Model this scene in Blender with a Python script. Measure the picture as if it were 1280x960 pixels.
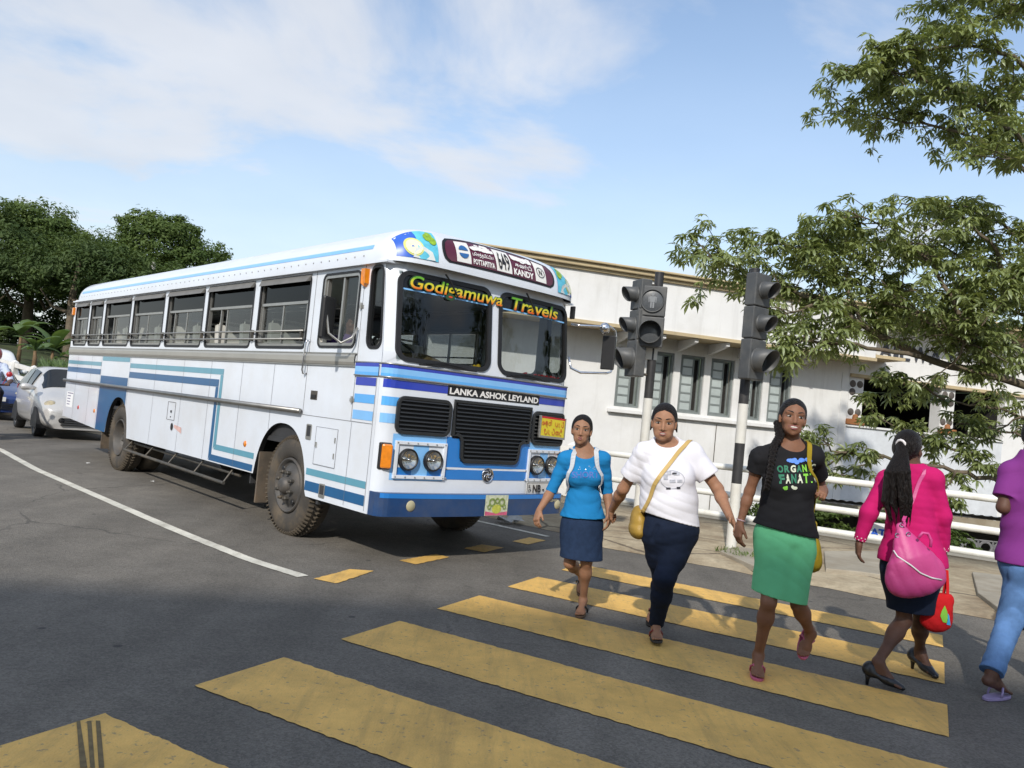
import bpy, bmesh, math, random
import numpy as np
from mathutils import Vector, Matrix
for _o in list(bpy.data.objects): bpy.data.objects.remove(_o)
SC = bpy.context.scene
COL = SC.collection
R = math.radians
random.seed(7)
RNG = np.random.default_rng(7)

# ------------------------------------------------------------------ camera
CAM_H = 1.47
PITCH, ROLL = R(2.059), R(5.563)
cd = bpy.data.cameras.new('camera'); cam = bpy.data.objects.new('camera', cd); COL.objects.link(cam)
cd.sensor_width = 36.0; cd.lens = 1000/1280*36; cd.clip_end = 3000; cd.clip_start = .05
_fw = Vector((0, math.cos(PITCH), math.sin(PITCH))); _up = Vector((0, -math.sin(PITCH), math.cos(PITCH))); _rt = Vector((1, 0, 0))
_cx = _rt*math.cos(ROLL) + _up*math.sin(ROLL); _cy = -_rt*math.sin(ROLL) + _up*math.cos(ROLL)
_m = Matrix((( _cx.x, _cy.x, -_fw.x, 0), (_cx.y, _cy.y, -_fw.y, 0), (_cx.z, _cy.z, -_fw.z, CAM_H), (0, 0, 0, 1)))
cam.matrix_world = _m
SC.camera = cam

def ray(x, y):
    d = _cx*((x-640)/1000) + _cy*(-(y-480)/1000) + _fw
    return d
def at(x, y, Y):           # the point seen at pixel (x, y) whose forward distance is Y metres
    d = ray(x, y); t = Y/d.y
    return Vector((d.x*t, Y, CAM_H + d.z*t))
def gr(x, y, z=0.0):       # the ground point seen at pixel (x, y)
    d = ray(x, y); t = (z-CAM_H)/d.z
    return Vector((d.x*t, d.y*t, z))

# ------------------------------------------------------------------ sky and sun
SUN_AZ_FROM = 194.0     # compass-like: degrees clockwise from +Y, where the sun stands
SUN_EL = 35.0
W = bpy.data.worlds.new('World'); SC.world = W; W.use_nodes = True
nt = W.node_tree; nt.nodes.clear()
def N(t, **k):
    n = nt.nodes.new(t)
    for a, b in k.items(): setattr(n, a, b)
    return n
def L(a, b): nt.links.new(a, b)
_out = N('ShaderNodeOutputWorld'); _bg = N('ShaderNodeBackground')
_sky = N('ShaderNodeTexSky'); _sky.sky_type = 'NISHITA'; _sky.sun_disc = False
_sky.sun_elevation = R(SUN_EL); _sky.sun_rotation = R(SUN_AZ_FROM); _sky.air_density = 1.25; _sky.dust_density = .6; _sky.ozone_density = 3.0
_tc = N('ShaderNodeTexCoord'); _sep = N('ShaderNodeSeparateXYZ'); L(_tc.outputs['Generated'], _sep.inputs[0])
def M_(op, a, b=None, clamp=False):
    n = N('ShaderNodeMath', operation=op); n.use_clamp = clamp
    for i, v in enumerate((a, b)):
        if v is None: continue
        if isinstance(v, (int, float)): n.inputs[i].default_value = v
        else: L(v, n.inputs[i])
    return n.outputs[0]
_zz = M_('ADD', M_('MAXIMUM', _sep.outputs[2], 0.0), 0.16)
_cmb = N('ShaderNodeCombineXYZ'); L(M_('DIVIDE', _sep.outputs[0], _zz), _cmb.inputs[0]); L(M_('DIVIDE', _sep.outputs[1], _zz), _cmb.inputs[1]); _cmb.inputs[2].default_value = 3.7
_n1 = N('ShaderNodeTexNoise'); _n1.inputs['Scale'].default_value = 1.45; _n1.inputs['Detail'].default_value = 8; _n1.inputs['Roughness'].default_value = .56; _n1.inputs['Distortion'].default_value = .3
_map = N('ShaderNodeMapping'); _map.inputs['Location'].default_value = (4.45, 1.3, 0); L(_cmb.outputs[0], _map.inputs[0]); L(_map.outputs[0], _n1.inputs['Vector'])
_rmp = N('ShaderNodeValToRGB'); _rmp.color_ramp.elements[0].position = .385; _rmp.color_ramp.elements[1].position = .64
_rmp.color_ramp.interpolation = 'EASE'; L(_n1.outputs['Fac'], _rmp.inputs[0])
_n2 = N('ShaderNodeTexNoise'); _n2.inputs['Scale'].default_value = 2.2; _n2.inputs['Detail'].default_value = 4; L(_map.outputs[0], _n2.inputs['Vector'])
_cc = N('ShaderNodeMix', data_type='RGBA'); _cc.inputs['A'].default_value = (3.4, 3.65, 4.1, 1); _cc.inputs['B'].default_value = (5.0, 5.05, 5.2, 1); L(_n2.outputs['Fac'], _cc.inputs['Factor'])
# thin high veil that thickens to the horizon, as humid air does
_hz = M_('POWER', M_('SUBTRACT', 1.0, M_('MAXIMUM', _sep.outputs[2], 0.0), True), 3.0)
_fac = M_('MAXIMUM', M_('MULTIPLY', _rmp.outputs['Color'], .86), M_('MULTIPLY', _hz, .85), True)
_mx = N('ShaderNodeMix', data_type='RGBA'); L(_fac, _mx.inputs['Factor']); L(_sky.outputs[0], _mx.inputs['A']); L(_cc.outputs['Result'], _mx.inputs['B'])
L(_mx.outputs['Result'], _bg.inputs['Color']); _bg.inputs['Strength'].default_value = .12; L(_bg.outputs[0], _out.inputs[0])
sd = bpy.data.lights.new('sun', 'SUN'); sun = bpy.data.objects.new('sun', sd); COL.objects.link(sun)
sd.energy = 2.45; sd.angle = R(1.0); sd.color = (1, .945, .86)
SUN_DIR = Vector((math.sin(R(SUN_AZ_FROM))*math.cos(R(SUN_EL)), math.cos(R(SUN_AZ_FROM))*math.cos(R(SUN_EL)), math.sin(R(SUN_EL))))  # towards the sun
sun.rotation_euler = SUN_DIR.to_track_quat('Z', 'Y').to_euler(); sun.location = (0, -20, 30)
SC.view_settings.view_transform = 'Standard'; SC.view_settings.look = 'None'; SC.view_settings.exposure = 0.65; SC.view_settings.gamma = 1
SC.view_settings.use_curve_mapping = False
SC.cycles.use_denoising = True
SC.cycles.max_bounces = 8; SC.cycles.transparent_max_bounces = 16; SC.cycles.glossy_bounces = 3; SC.cycles.diffuse_bounces = 3; SC.cycles.transmission_bounces = 4
SC.cycles.caustics_reflective = False; SC.cycles.caustics_refractive = False

# ------------------------------------------------------------------ helpers
def mat(name, col, rough=.55, metal=0.0, var=.12, scale=6.0, bump=0.0, bscale=60.0, coat=0.0, spec=.5, dirt=None, dirt_amt=.35, dirt_scale=2.0, sheen=0, emit=None):
    m = bpy.data.materials.new(name); m.use_nodes = True
    t = m.node_tree; n = t.nodes; b = n['Principled BSDF']
    b.inputs['Roughness'].default_value = rough; b.inputs['Metallic'].default_value = metal
    b.inputs['Coat Weight'].default_value = coat; b.inputs['Coat Roughness'].default_value = .08; b.inputs['Specular IOR Level'].default_value = spec
    if sheen: b.inputs['Sheen Weight'].default_value = sheen
    c = (*col, 1)
    tc = n.new('ShaderNodeTexCoord')
    src = None
    if var > 0:
        nz = n.new('ShaderNodeTexNoise'); nz.inputs['Scale'].default_value = scale; nz.inputs['Detail'].default_value = 5; nz.inputs['Roughness'].default_value = .6
        t.links.new(tc.outputs['Object'], nz.inputs['Vector'])
        mr = n.new('ShaderNodeMapRange'); mr.inputs[1].default_value = .25; mr.inputs[2].default_value = .75; mr.inputs[3].default_value = 1-var; mr.inputs[4].default_value = 1+var
        t.links.new(nz.outputs['Fac'], mr.inputs[0])
        mu = n.new('ShaderNodeMix'); mu.data_type = 'RGBA'; mu.blend_type = 'MULTIPLY'; mu.inputs['Factor'].default_value = 1; mu.inputs['A'].default_value = c
        t.links.new(mr.outputs[0], mu.inputs['B']); src = mu.outputs['Result']
    if dirt is not None:
        nz2 = n.new('ShaderNodeTexNoise'); nz2.inputs['Scale'].default_value = dirt_scale; nz2.inputs['Detail'].default_value = 8; nz2.inputs['Roughness'].default_value = .68
        t.links.new(tc.outputs['Object'], nz2.inputs['Vector'])
        rp = n.new('ShaderNodeMapRange'); rp.inputs[1].default_value = .45; rp.inputs[2].default_value = .75; rp.inputs[3].default_value = 0; rp.inputs[4].default_value = dirt_amt
        t.links.new(nz2.outputs['Fac'], rp.inputs[0])
        mx = n.new('ShaderNodeMix'); mx.data_type = 'RGBA'; mx.inputs['B'].default_value = (*dirt, 1); mx.inputs['A'].default_value = c
        if src: t.links.new(src, mx.inputs['A'])
        t.links.new(rp.outputs[0], mx.inputs['Factor']); src = mx.outputs['Result']
    if src: t.links.new(src, b.inputs['Base Color'])
    else: b.inputs['Base Color'].default_value = c
    if bump > 0:
        nb = n.new('ShaderNodeTexNoise'); nb.inputs['Scale'].default_value = bscale; nb.inputs['Detail'].default_value = 4
        t.links.new(tc.outputs['Object'], nb.inputs['Vector'])
        bp = n.new('ShaderNodeBump'); bp.inputs['Strength'].default_value = bump; bp.inputs['Distance'].default_value = .01
        t.links.new(nb.outputs['Fac'], bp.inputs['Height']); t.links.new(bp.outputs[0], b.inputs['Normal'])
    if emit: b.inputs['Emission Color'].default_value = (*emit[:3], 1); b.inputs['Emission Strength'].default_value = emit[3]
    return m
def glass(name, tint, rough=.02, refl=1.0):
    m = bpy.data.materials.new(name); m.use_nodes = True
    t = m.node_tree; n = t.nodes; n.clear()
    o = n.new('ShaderNodeOutputMaterial'); tr = n.new('ShaderNodeBsdfTransparent'); tr.inputs[0].default_value = (*tint, 1)
    gl = n.new('ShaderNodeBsdfGlossy'); gl.inputs['Roughness'].default_value = rough; gl.inputs['Color'].default_value = (refl, refl, refl, 1)
    fr = n.new('ShaderNodeFresnel'); ge = n.new('ShaderNodeNewGeometry'); ml = n.new('ShaderNodeMath'); ml.operation = 'MULTIPLY_ADD'; ml.inputs[1].default_value = 1/1.5-1.5; ml.inputs[2].default_value = 1.5; t.links.new(ge.outputs['Backfacing'], ml.inputs[0]); t.links.new(ml.outputs[0], fr.inputs['IOR']); mx = n.new('ShaderNodeMixShader')
    t.links.new(fr.outputs[0], mx.inputs[0]); t.links.new(tr.outputs[0], mx.inputs[1]); t.links.new(gl.outputs[0], mx.inputs[2]); t.links.new(mx.outputs[0], o.inputs[0])
    return m

def link(o, parent=None):
    COL.objects.link(o)
    if parent: o.parent = parent
    return o
def tag(o, label=None, cat=None, group=None, kind=None):
    if label: o['label'] = label
    if cat: o['category'] = cat
    if group: o['group'] = group
    if kind: o['kind'] = kind
    return o
def empty(name, loc=(0, 0, 0), rz=0.0, label=None, cat=None, group=None, parent=None):
    o = bpy.data.objects.new(name, None); o.empty_display_size = .2; link(o, parent)
    o.location = loc; o.rotation_euler = (0, 0, rz); return tag(o, label, cat, group)
def obj(name, me, parent=None, **k):
    return tag(link(bpy.data.objects.new(name, me), parent), **k)
def raw(name, v, f, m=None, smooth=False):
    me = bpy.data.meshes.new(name); me.from_pydata([tuple(p) for p in v], [], f)
    if smooth: me.polygons.foreach_set('use_smooth', [True]*len(me.polygons))
    if m is not None: me.materials.append(m)
    me.update(); return me
class MB:
    def __init__(s): s.v = []; s.f = []
    def add(s, v, f):
        k = len(s.v); s.v += [tuple(p) for p in v]; s.f += [tuple(i+k for i in q) for q in f]; return s
    def box(s, c, d, rot=None, taper=1.0):
        hx, hy, hz = d[0]/2, d[1]/2, d[2]/2; P = []
        for z, k in ((-hz, 1), (hz, taper)):
            for x, y in ((-hx, -hy), (hx, -hy), (hx, hy), (-hx, hy)):
                p = Vector((x*k, y*k, z))
                if rot is not None: p = rot @ p
                P.append(p + Vector(c))
        return s.add(P, [(0, 3, 2, 1), (4, 5, 6, 7), (0, 1, 5, 4), (1, 2, 6, 5), (2, 3, 7, 6), (3, 0, 4, 7)])
    def span(s, a, b):      # box from corner a to corner b
        return s.box([(p+q)/2 for p, q in zip(a, b)], [abs(q-p) for p, q in zip(a, b)])
    def tube(s, pts, r, n=8, cap=True, closed=False):
        pts = [Vector(p) for p in pts]; m = len(pts); rs = r if isinstance(r, (list, tuple)) else [r]*m
        k0 = len(s.v); up = None
        for i, p in enumerate(pts):
            a = pts[(i-1) % m] if (closed or i > 0) else p; b = pts[(i+1) % m] if (closed or i < m-1) else p
            t = (b-a).normalized() if (b-a).length > 1e-9 else Vector((0, 0, 1))
            if up is None:
                up = Vector((0, 0, 1)) if abs(t.z) < .9 else Vector((1, 0, 0))
            e1 = (up - t*up.dot(t))
            e1 = e1.normalized() if e1.length > 1e-6 else t.orthogonal().normalized()
            e2 = t.cross(e1); up = e1
            for j in range(n):
                a_ = 2*math.pi*j/n; s.v.append(tuple(p + (e1*math.cos(a_)+e2*math.sin(a_))*rs[i]))
        for i in range(m if closed else m-1):
            for j in range(n):
                a = k0+i*n+j; b = k0+i*n+(j+1) % n; c = k0+((i+1) % m)*n+(j+1) % n; d = k0+((i+1) % m)*n+j
                s.f.append((a, b, c, d))
        if cap and not closed:
            s.f.append(tuple(k0+j for j in reversed(range(n)))); s.f.append(tuple(k0+(m-1)*n+j for j in range(n)))
        return s
    def lathe(s, prof, o, axis, n=32, cap=False):   # prof: (radius, height along axis)
        ax = Vector(axis).normalized(); e1 = ax.orthogonal().normalized(); e2 = ax.cross(e1); o = Vector(o); k0 = len(s.v)
        for r, h in prof:
            for j in range(n):
                a = 2*math.pi*j/n; s.v.append(tuple(o + ax*h + (e1*math.cos(a)+e2*math.sin(a))*r))
        for i in range(len(prof)-1):
            for j in range(n):
                s.f.append((k0+i*n+j, k0+i*n+(j+1) % n, k0+(i+1)*n+(j+1) % n, k0+(i+1)*n+j))
        if cap:
            s.f.append(tuple(k0+j for j in reversed(range(n)))); s.f.append(tuple(k0+(len(prof)-1)*n+j for j in range(n)))
        return s
    def prism(s, outline, f3, d):   # outline: 2-d points, f3(u, v, depth) -> 3-d
        n = len(outline); v = [f3(u, w, 0) for u, w in outline] + [f3(u, w, d) for u, w in outline]
        return s.add(v, [tuple(reversed(range(n))), tuple(range(n, 2*n))] + [(i, (i+1) % n, n+(i+1) % n, n+i) for i in range(n)])
    def grid(s, fn, us, vs):
        k = len(s.v); nu = len(us); nv = len(vs)
        for v in vs:
            for u in us: s.v.append(tuple(fn(u, v)))
        for j in range(nv-1):
            for i in range(nu-1):
                s.f.append((k+j*nu+i, k+j*nu+i+1, k+(j+1)*nu+i+1, k+(j+1)*nu+i))
        return s
    def build(s, name, m, parent=None, smooth=False, bevel=0, sub=0, **k):
        me = raw(name, s.v, s.f, m, smooth); o = obj(name, me, parent, **k)
        if bevel:
            b = o.modifiers.new('bevel', 'BEVEL'); b.width = bevel; b.segments = 2; b.limit_method = 'ANGLE'; b.angle_limit = R(40)
        if sub:
            q = o.modifiers.new('sub', 'SUBSURF'); q.levels = q.render_levels = sub
        return o
def autosmooth(o, ang=35):
    me = o.data; me.polygons.foreach_set('use_smooth', [True]*len(me.polygons)); me.set_sharp_from_angle(angle=R(ang)); return o
def copy_tree(o, parent=None):
    c = o.copy(); COL.objects.link(c); c.parent = parent
    for ch in [q for q in bpy.data.objects if q.parent == o]: copy_tree(ch, c)
    return c
def rrect(u0, v0, u1, v1, r, n=5):
    out = []
    for cu, cv, a0 in ((u1-r, v1-r, 0), (u0+r, v1-r, 90), (u0+r, v0+r, 180), (u1-r, v0+r, 270)):
        for i in range(n+1):
            a = R(a0+90*i/n); out.append((cu+r*math.cos(a), cv+r*math.sin(a)))
    return out
def lin(a, b, step): return list(np.linspace(a, b, max(2, int(math.ceil(abs(b-a)/step))+1)))

# text as flat triangles in (u, v): lower-left at 0,0
def text_mesh(body, size=1.0, bold=0.0, shear=0.0, space=1.0):
    cu = bpy.data.curves.new('lettering', 'FONT'); cu.body = body; cu.size = size; cu.offset = bold; cu.shear = shear; cu.space_character = space; cu.resolution_u = 4; cu.fill_mode = 'FRONT'
    o = bpy.data.objects.new('lettering', cu); COL.objects.link(o)
    dg = bpy.context.evaluated_depsgraph_get(); dg.update()
    me = o.evaluated_get(dg).to_mesh()
    v = [tuple(p.co) for p in me.vertices]; f = [tuple(p.vertices) for p in me.polygons]
    o.evaluated_get(dg).to_mesh_clear(); bpy.data.objects.remove(o); bpy.data.curves.remove(cu)
    return v, f
def text_on(fn, body, u0, v0, u1, v1, bold=0.0, shear=0.0, depth=0.0, fit_h=True):
    """letters stretched to fill the box (u0,v0)-(u1,v1) of the surface fn(u, v)."""
    v, f = text_mesh(body, 1.0, bold, shear)
    a = np.array(v); mn = a.min(0); mx = a.max(0); out = []
    for p in v:
        out.append(fn(u0+(p[0]-mn[0])/(mx[0]-mn[0])*(u1-u0), v0+(p[1]-mn[1])/max(mx[1]-mn[1], 1e-6)*(v1-v0)))
    mb = MB(); mb.add(out, f); return mb
# Sinhala letters as strokes in a unit cell (no font holds them): arcs and lines
def arc(cx, cy, r, a0, a1, n=10, ry=None):
    ry = ry or r
    return [(cx+r*math.cos(R(a0+(a1-a0)*i/n)), cy+ry*math.sin(R(a0+(a1-a0)*i/n))) for i in range(n+1)]
SIN = {
 'ma': [arc(.22, .68, .16, 300, -40), arc(.5, .42, .40, 150, 390), arc(.72, .7, .14, 0, 330)],
 'ha': [arc(.28, .62, .2, -30, 300), arc(.5, .36, .34, 190, 380), [(.83, .45), (.83, .8), (.6, .85)]],
 'nu': [arc(.25, .4, .2, 20, 340), arc(.6, .45, .32, 200, -60), arc(.6, .0, .2, 150, 360)],
 'va': [arc(.5, .42, .42, -40, 290), arc(.4, .42, .16, 0, 330)],
 'ra': [arc(.45, .4, .38, -200, 60), arc(.55, .85, .16, 200, -60)],
 'po': [arc(-.02, .35, .16, 30, 350), arc(.5, .36, .36, 165, 375), [(.85, .42), (.85, .75)], [(1.05, .0), (1.05, .75)]],
 'tha': [arc(.3, .38, .3, 60, 360), arc(.7, .45, .26, 170, -90)],
 'thal': [arc(.3, .38, .3, 60, 360), arc(.7, .45, .26, 170, -90), arc(.75, .9, .14, 180, -30)],
 'pi': [arc(.5, .36, .36, 165, 375), [(.85, .42), (.85, .7)], arc(.5, .8, .34, 0, 180)],
 'ti': [arc(.45, .35, .36, 40, 320), arc(.5, .8, .34, -10, 190)],
 'ya': [arc(.3, .3, .26, 90, 400), arc(.68, .36, .3, 160, 400), [(.2, .6), (.2, .85)]],
 'a': [arc(.35, .35, .3, 90, 400), [(.5, .7), (.5, 0)], arc(.75, .4, .2, 90, -170)],
 'lu': [arc(.4, .42, .36, -60, 250), arc(.4, .4, .14, 0, 330), arc(.7, .0, .2, 120, 300)],
 'pa': [arc(.5, .36, .36, 165, 375), [(.85, .42), (.85, .75)], [(.1, .45), (.1, .75)]],
 'aa': [[(.25, .75), (.25, .1)], arc(.4, .15, .14, 180, 330)],
 'maa': [arc(.22, .68, .16, 300, -40), arc(.5, .42, .40, 150, 390)],
 'ka': [arc(.28, .36, .26, 0, 340), arc(.72, .36, .26, 180, -160), [(.5, .36), (.5, .7)]],
 'tt': [arc(.45, .35, .36, 40, 320), arc(.55, .85, .2, 180, -60)],
 ' ': [],
}
def sinhala_on(fn, word, u0, v0, u1, v1, wd=.1):
    """strokes of a Sinhala word spread over a box of the surface fn(u, v, lift)."""
    mb = MB(); n = len(word); cw = (u1-u0)/n; h = v1-v0; q = 0
    for i, ch in enumerate(word):
        for st in SIN[ch]:
            P = [Vector((u0+cw*(i+.04+.88*p[0]), v0+h*p[1])) for p in st]; t = wd*h/2; V = []; q += 1
            for k, p in enumerate(P):
                d = (P[min(k+1, len(P)-1)]-P[max(k-1, 0)]).normalized(); nx = Vector((-d.y, d.x))*t
                V += [fn(p.x+nx.x, p.y+nx.y, .0004*(q % 3)), fn(p.x-nx.x, p.y-nx.y, .0004*(q % 3))]
            mb.add(V, [(2*k, 2*k+1, 2*k+3, 2*k+2) for k in range(len(P)-1)])
    return mb
def poly_on(fn, pts): 
    mb = MB(); mb.add([fn(*p) for p in pts], [tuple(range(len(pts)))]); return mb
def disc_on(fn, cu, cv, r, n=24, ry=None): return poly_on(fn, [(cu+r*math.cos(2*math.pi*i/n), cv+(ry or r)*math.sin(2*math.pi*i/n)) for i in range(n)])
def ring_on(fn, cu, cv, r0, r1, n=28):
    mb = MB(); P = []
    for r in (r0, r1): P += [fn(cu+r*math.cos(2*math.pi*i/n), cv+r*math.sin(2*math.pi*i/n)) for i in range(n)]
    mb.add(P, [(i, (i+1) % n, n+(i+1) % n, n+i) for i in range(n)]); return mb
# ------------------------------------------------------------------ ground
def asphalt():
    m = bpy.data.materials.new('asphalt'); m.use_nodes = True; t = m.node_tree; n = t.nodes; b = n['Principled BSDF']
    tc = n.new('ShaderNodeTexCoord')
    def nz(sc, det=6, ro=.6):
        q = n.new('ShaderNodeTexNoise'); q.inputs['Scale'].default_value = sc; q.inputs['Detail'].default_value = det; q.inputs['Roughness'].default_value = ro; t.links.new(tc.outputs['Object'], q.inputs['Vector']); return q
    big = nz(.35, 8, .65); mid = nz(3.0, 5); vo = n.new('ShaderNodeTexVoronoi'); vo.inputs['Scale'].default_value = 95; t.links.new(tc.outputs['Object'], vo.inputs['Vector'])
    r1 = n.new('ShaderNodeValToRGB'); e = r1.color_ramp.elements; e[0].position = .3; e[0].color = (.120, .110, .095, 1); e[1].position = .72; e[1].color = (.178, .160, .134, 1); t.links.new(big.outputs['Fac'], r1.inputs[0])
    r2 = n.new('ShaderNodeMapRange'); r2.inputs[1].default_value = .3; r2.inputs[2].default_value = .7; r2.inputs[3].default_value = .86; r2.inputs[4].default_value = 1.12; t.links.new(mid.outputs['Fac'], r2.inputs[0])
    mu = n.new('ShaderNodeMix'); mu.data_type = 'RGBA'; mu.blend_type = 'MULTIPLY'; mu.inputs['Factor'].default_value = 1; t.links.new(r1.outputs[0], mu.inputs['A']); t.links.new(r2.outputs[0], mu.inputs['B'])
    r3 = n.new('ShaderNodeMapRange'); r3.inputs[1].default_value = .0; r3.inputs[2].default_value = 1.; r3.inputs[3].default_value = .55; r3.inputs[4].default_value = 1.5
    sp = n.new('ShaderNodeSeparateColor'); t.links.new(vo.outputs['Color'], sp.inputs[0]); t.links.new(sp.outputs[0], r3.inputs[0])
    mu2 = n.new('ShaderNodeMix'); mu2.data_type = 'RGBA'; mu2.blend_type = 'MULTIPLY'; mu2.inputs['Factor'].default_value = .55; t.links.new(mu.outputs['Result'], mu2.inputs['A']); t.links.new(r3.outputs[0], mu2.inputs['B'])
    # tar spots, oil drips and pale chips
    sv = n.new('ShaderNodeTexVoronoi'); sv.inputs['Scale'].default_value = 1.7; t.links.new(tc.outputs['Object'], sv.inputs['Vector'])
    ms = n.new('ShaderNodeMapRange'); ms.inputs[1].default_value = .035; ms.inputs[2].default_value = .05; ms.inputs[3].default_value = .75; ms.inputs[4].default_value = 0; t.links.new(sv.outputs['Distance'], ms.inputs[0])
    mx = n.new('ShaderNodeMix'); mx.data_type = 'RGBA'; mx.inputs['B'].default_value = (.035, .034, .033, 1); t.links.new(ms.outputs[0], mx.inputs['Factor']); t.links.new(mu2.outputs['Result'], mx.inputs['A'])
    # long polished wheel tracks and a net of fine cracks
    mpx = n.new('ShaderNodeMapping'); mpx.inputs['Rotation'].default_value = (0, 0, R(-40)); mpx.inputs['Scale'].default_value = (.9, .06, 1); t.links.new(tc.outputs['Object'], mpx.inputs[0])
    tn = n.new('ShaderNodeTexNoise'); tn.inputs['Scale'].default_value = 1.6; tn.inputs['Detail'].default_value = 5; t.links.new(mpx.outputs[0], tn.inputs['Vector'])
    tr = n.new('ShaderNodeMapRange'); tr.inputs[1].default_value = .35; tr.inputs[2].default_value = .68; tr.inputs[3].default_value = .80; tr.inputs[4].default_value = 1.16; t.links.new(tn.outputs['Fac'], tr.inputs[0])
    mu3 = n.new('ShaderNodeMix'); mu3.data_type = 'RGBA'; mu3.blend_type = 'MULTIPLY'; mu3.inputs['Factor'].default_value = 1; t.links.new(mx.outputs['Result'], mu3.inputs['A']); t.links.new(tr.outputs[0], mu3.inputs['B'])
    cv = n.new('ShaderNodeTexVoronoi'); cv.feature = 'DISTANCE_TO_EDGE'; cv.inputs['Scale'].default_value = .42; wd = n.new('ShaderNodeMix'); wd.data_type = 'VECTOR'; wd.inputs['Factor'].default_value = .22; t.links.new(tc.outputs['Object'], wd.inputs['A']); t.links.new(mid.outputs['Color'], wd.inputs['B']); t.links.new(wd.outputs['Result'], cv.inputs['Vector'])
    ck = n.new('ShaderNodeMapRange'); ck.inputs[1].default_value = .002; ck.inputs[2].default_value = .006; ck.inputs[3].default_value = .6; ck.inputs[4].default_value = 0; t.links.new(cv.outputs['Distance'], ck.inputs[0])
    ckm = n.new('ShaderNodeMath'); ckm.operation = 'MULTIPLY'; t.links.new(ck.outputs[0], ckm.inputs[0]); cs_ = n.new('ShaderNodeMapRange'); cs_.inputs[1].default_value = .5; cs_.inputs[2].default_value = .58; t.links.new(big.outputs['Fac'], cs_.inputs[0]); t.links.new(cs_.outputs[0], ckm.inputs[1])
    mx2 = n.new('ShaderNodeMix'); mx2.data_type = 'RGBA'; mx2.inputs['B'].default_value = (.04, .038, .035, 1); t.links.new(ckm.outputs[0], mx2.inputs['Factor']); t.links.new(mu3.outputs['Result'], mx2.inputs['A']); mx = mx2
    t.links.new(mx.outputs['Result'], b.inputs['Base Color']); b.inputs['Roughness'].default_value = .82; b.inputs['Specular IOR Level'].default_value = .35
    bp = n.new('ShaderNodeBump'); bp.inputs['Strength'].default_value = .5; bp.inputs['Distance'].default_value = .008; t.links.new(vo.outputs['Distance'], bp.inputs['Height']); t.links.new(bp.outputs[0], b.inputs['Normal'])
    return m
def paint(name, col, worn=(.13, .125, .115), amt=1.0, thr=.60):
    m = bpy.data.materials.new(name); m.use_nodes = True; t = m.node_tree; n = t.nodes; b = n['Principled BSDF']
    tc = n.new('ShaderNodeTexCoord')
    a = n.new('ShaderNodeTexNoise'); a.inputs['Scale'].default_value = 2.2; a.inputs['Detail'].default_value = 10; a.inputs['Roughness'].default_value = .72; t.links.new(tc.outputs['Object'], a.inputs['Vector'])
    c = n.new('ShaderNodeTexNoise'); c.inputs['Scale'].default_value = 26; c.inputs['Detail'].default_value = 4; c.inputs['Roughness'].default_value = .7; t.links.new(tc.outputs['Object'], c.inputs['Vector'])
    v = n.new('ShaderNodeMapRange'); v.inputs[1].default_value = .3; v.inputs[2].default_value = .7; v.inputs[3].default_value = .72; v.inputs[4].default_value = 1.18; t.links.new(a.outputs['Fac'], v.inputs[0])
    mu = n.new('ShaderNodeMix'); mu.data_type = 'RGBA'; mu.blend_type = 'MULTIPLY'; mu.inputs['Factor'].default_value = 1; mu.inputs['A'].default_value = (*col, 1); t.links.new(v.outputs[0], mu.inputs['B'])
    w = n.new('ShaderNodeMapRange'); w.inputs[1].default_value = thr; w.inputs[2].default_value = thr+.06; w.inputs[3].default_value = 0; w.inputs[4].default_value = amt*.55; t.links.new(c.outputs['Fac'], w.inputs[0])
    mx = n.new('ShaderNodeMix'); mx.data_type = 'RGBA'; mx.inputs['B'].default_value = (*worn, 1); t.links.new(w.outputs[0], mx.inputs['Factor']); t.links.new(mu.outputs['Result'], mx.inputs['A'])
    sm = n.new('ShaderNodeMapping'); sm.inputs['Rotation'].default_value = (0, 0, R(32)); sm.inputs['Scale'].default_value = (5, .5, 1); t.links.new(tc.outputs['Object'], sm.inputs[0]); sn = n.new('ShaderNodeTexNoise'); sn.inputs['Scale'].default_value = 1.5; sn.inputs['Detail'].default_value = 6; sn.inputs['Roughness'].default_value = .7; t.links.new(sm.outputs[0], sn.inputs['Vector'])
    sr_ = n.new('ShaderNodeMapRange'); sr_.inputs[1].default_value = .5; sr_.inputs[2].default_value = .78; sr_.inputs[3].default_value = 0; sr_.inputs[4].default_value = .5; t.links.new(sn.outputs['Fac'], sr_.inputs[0])
    my = n.new('ShaderNodeMix'); my.data_type = 'RGBA'; my.inputs['B'].default_value = (.16, .12, .06, 1); t.links.new(sr_.outputs[0], my.inputs['Factor']); t.links.new(mx.outputs['Result'], my.inputs['A']); mx = my
    t.links.new(mx.outputs['Result'], b.inputs['Base Color']); b.inputs['Roughness'].default_value = .7
    bp = n.new('ShaderNodeBump'); bp.inputs['Strength'].default_value = .35; bp.inputs['Distance'].default_value = .006
    c2 = n.new('ShaderNodeTexVoronoi'); c2.inputs['Scale'].default_value = 95; t.links.new(tc.outputs['Object'], c2.inputs['Vector'])
    t.links.new(c2.outputs['Distance'], bp.inputs['Height']); t.links.new(bp.outputs[0], b.inputs['Normal'])
    return m
M_ASPH = asphalt()
M_YEL = paint('yellow_road_paint', (.76, .46, .12), thr=.60)
M_WHT = paint('white_road_paint', (.66, .63, .54), thr=.62)
M_EARTH = mat('bare_earth', (.17, .125, .075), .95, var=.35, scale=1.3, bump=.6, bscale=30, dirt=(.06, .075, .03), dirt_amt=.6, dirt_scale=.5)
def vz(p, z): return (p[0], p[1], z)

# far ground, lower than the road (the station yard lies below the retaining wall)
mb = MB(); mb.grid(lambda u, v: (u, v, -2.6), lin(-900, 900, 120), lin(-600, 1200, 120))
mb.build('ground', M_EARTH, kind='structure')
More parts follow.
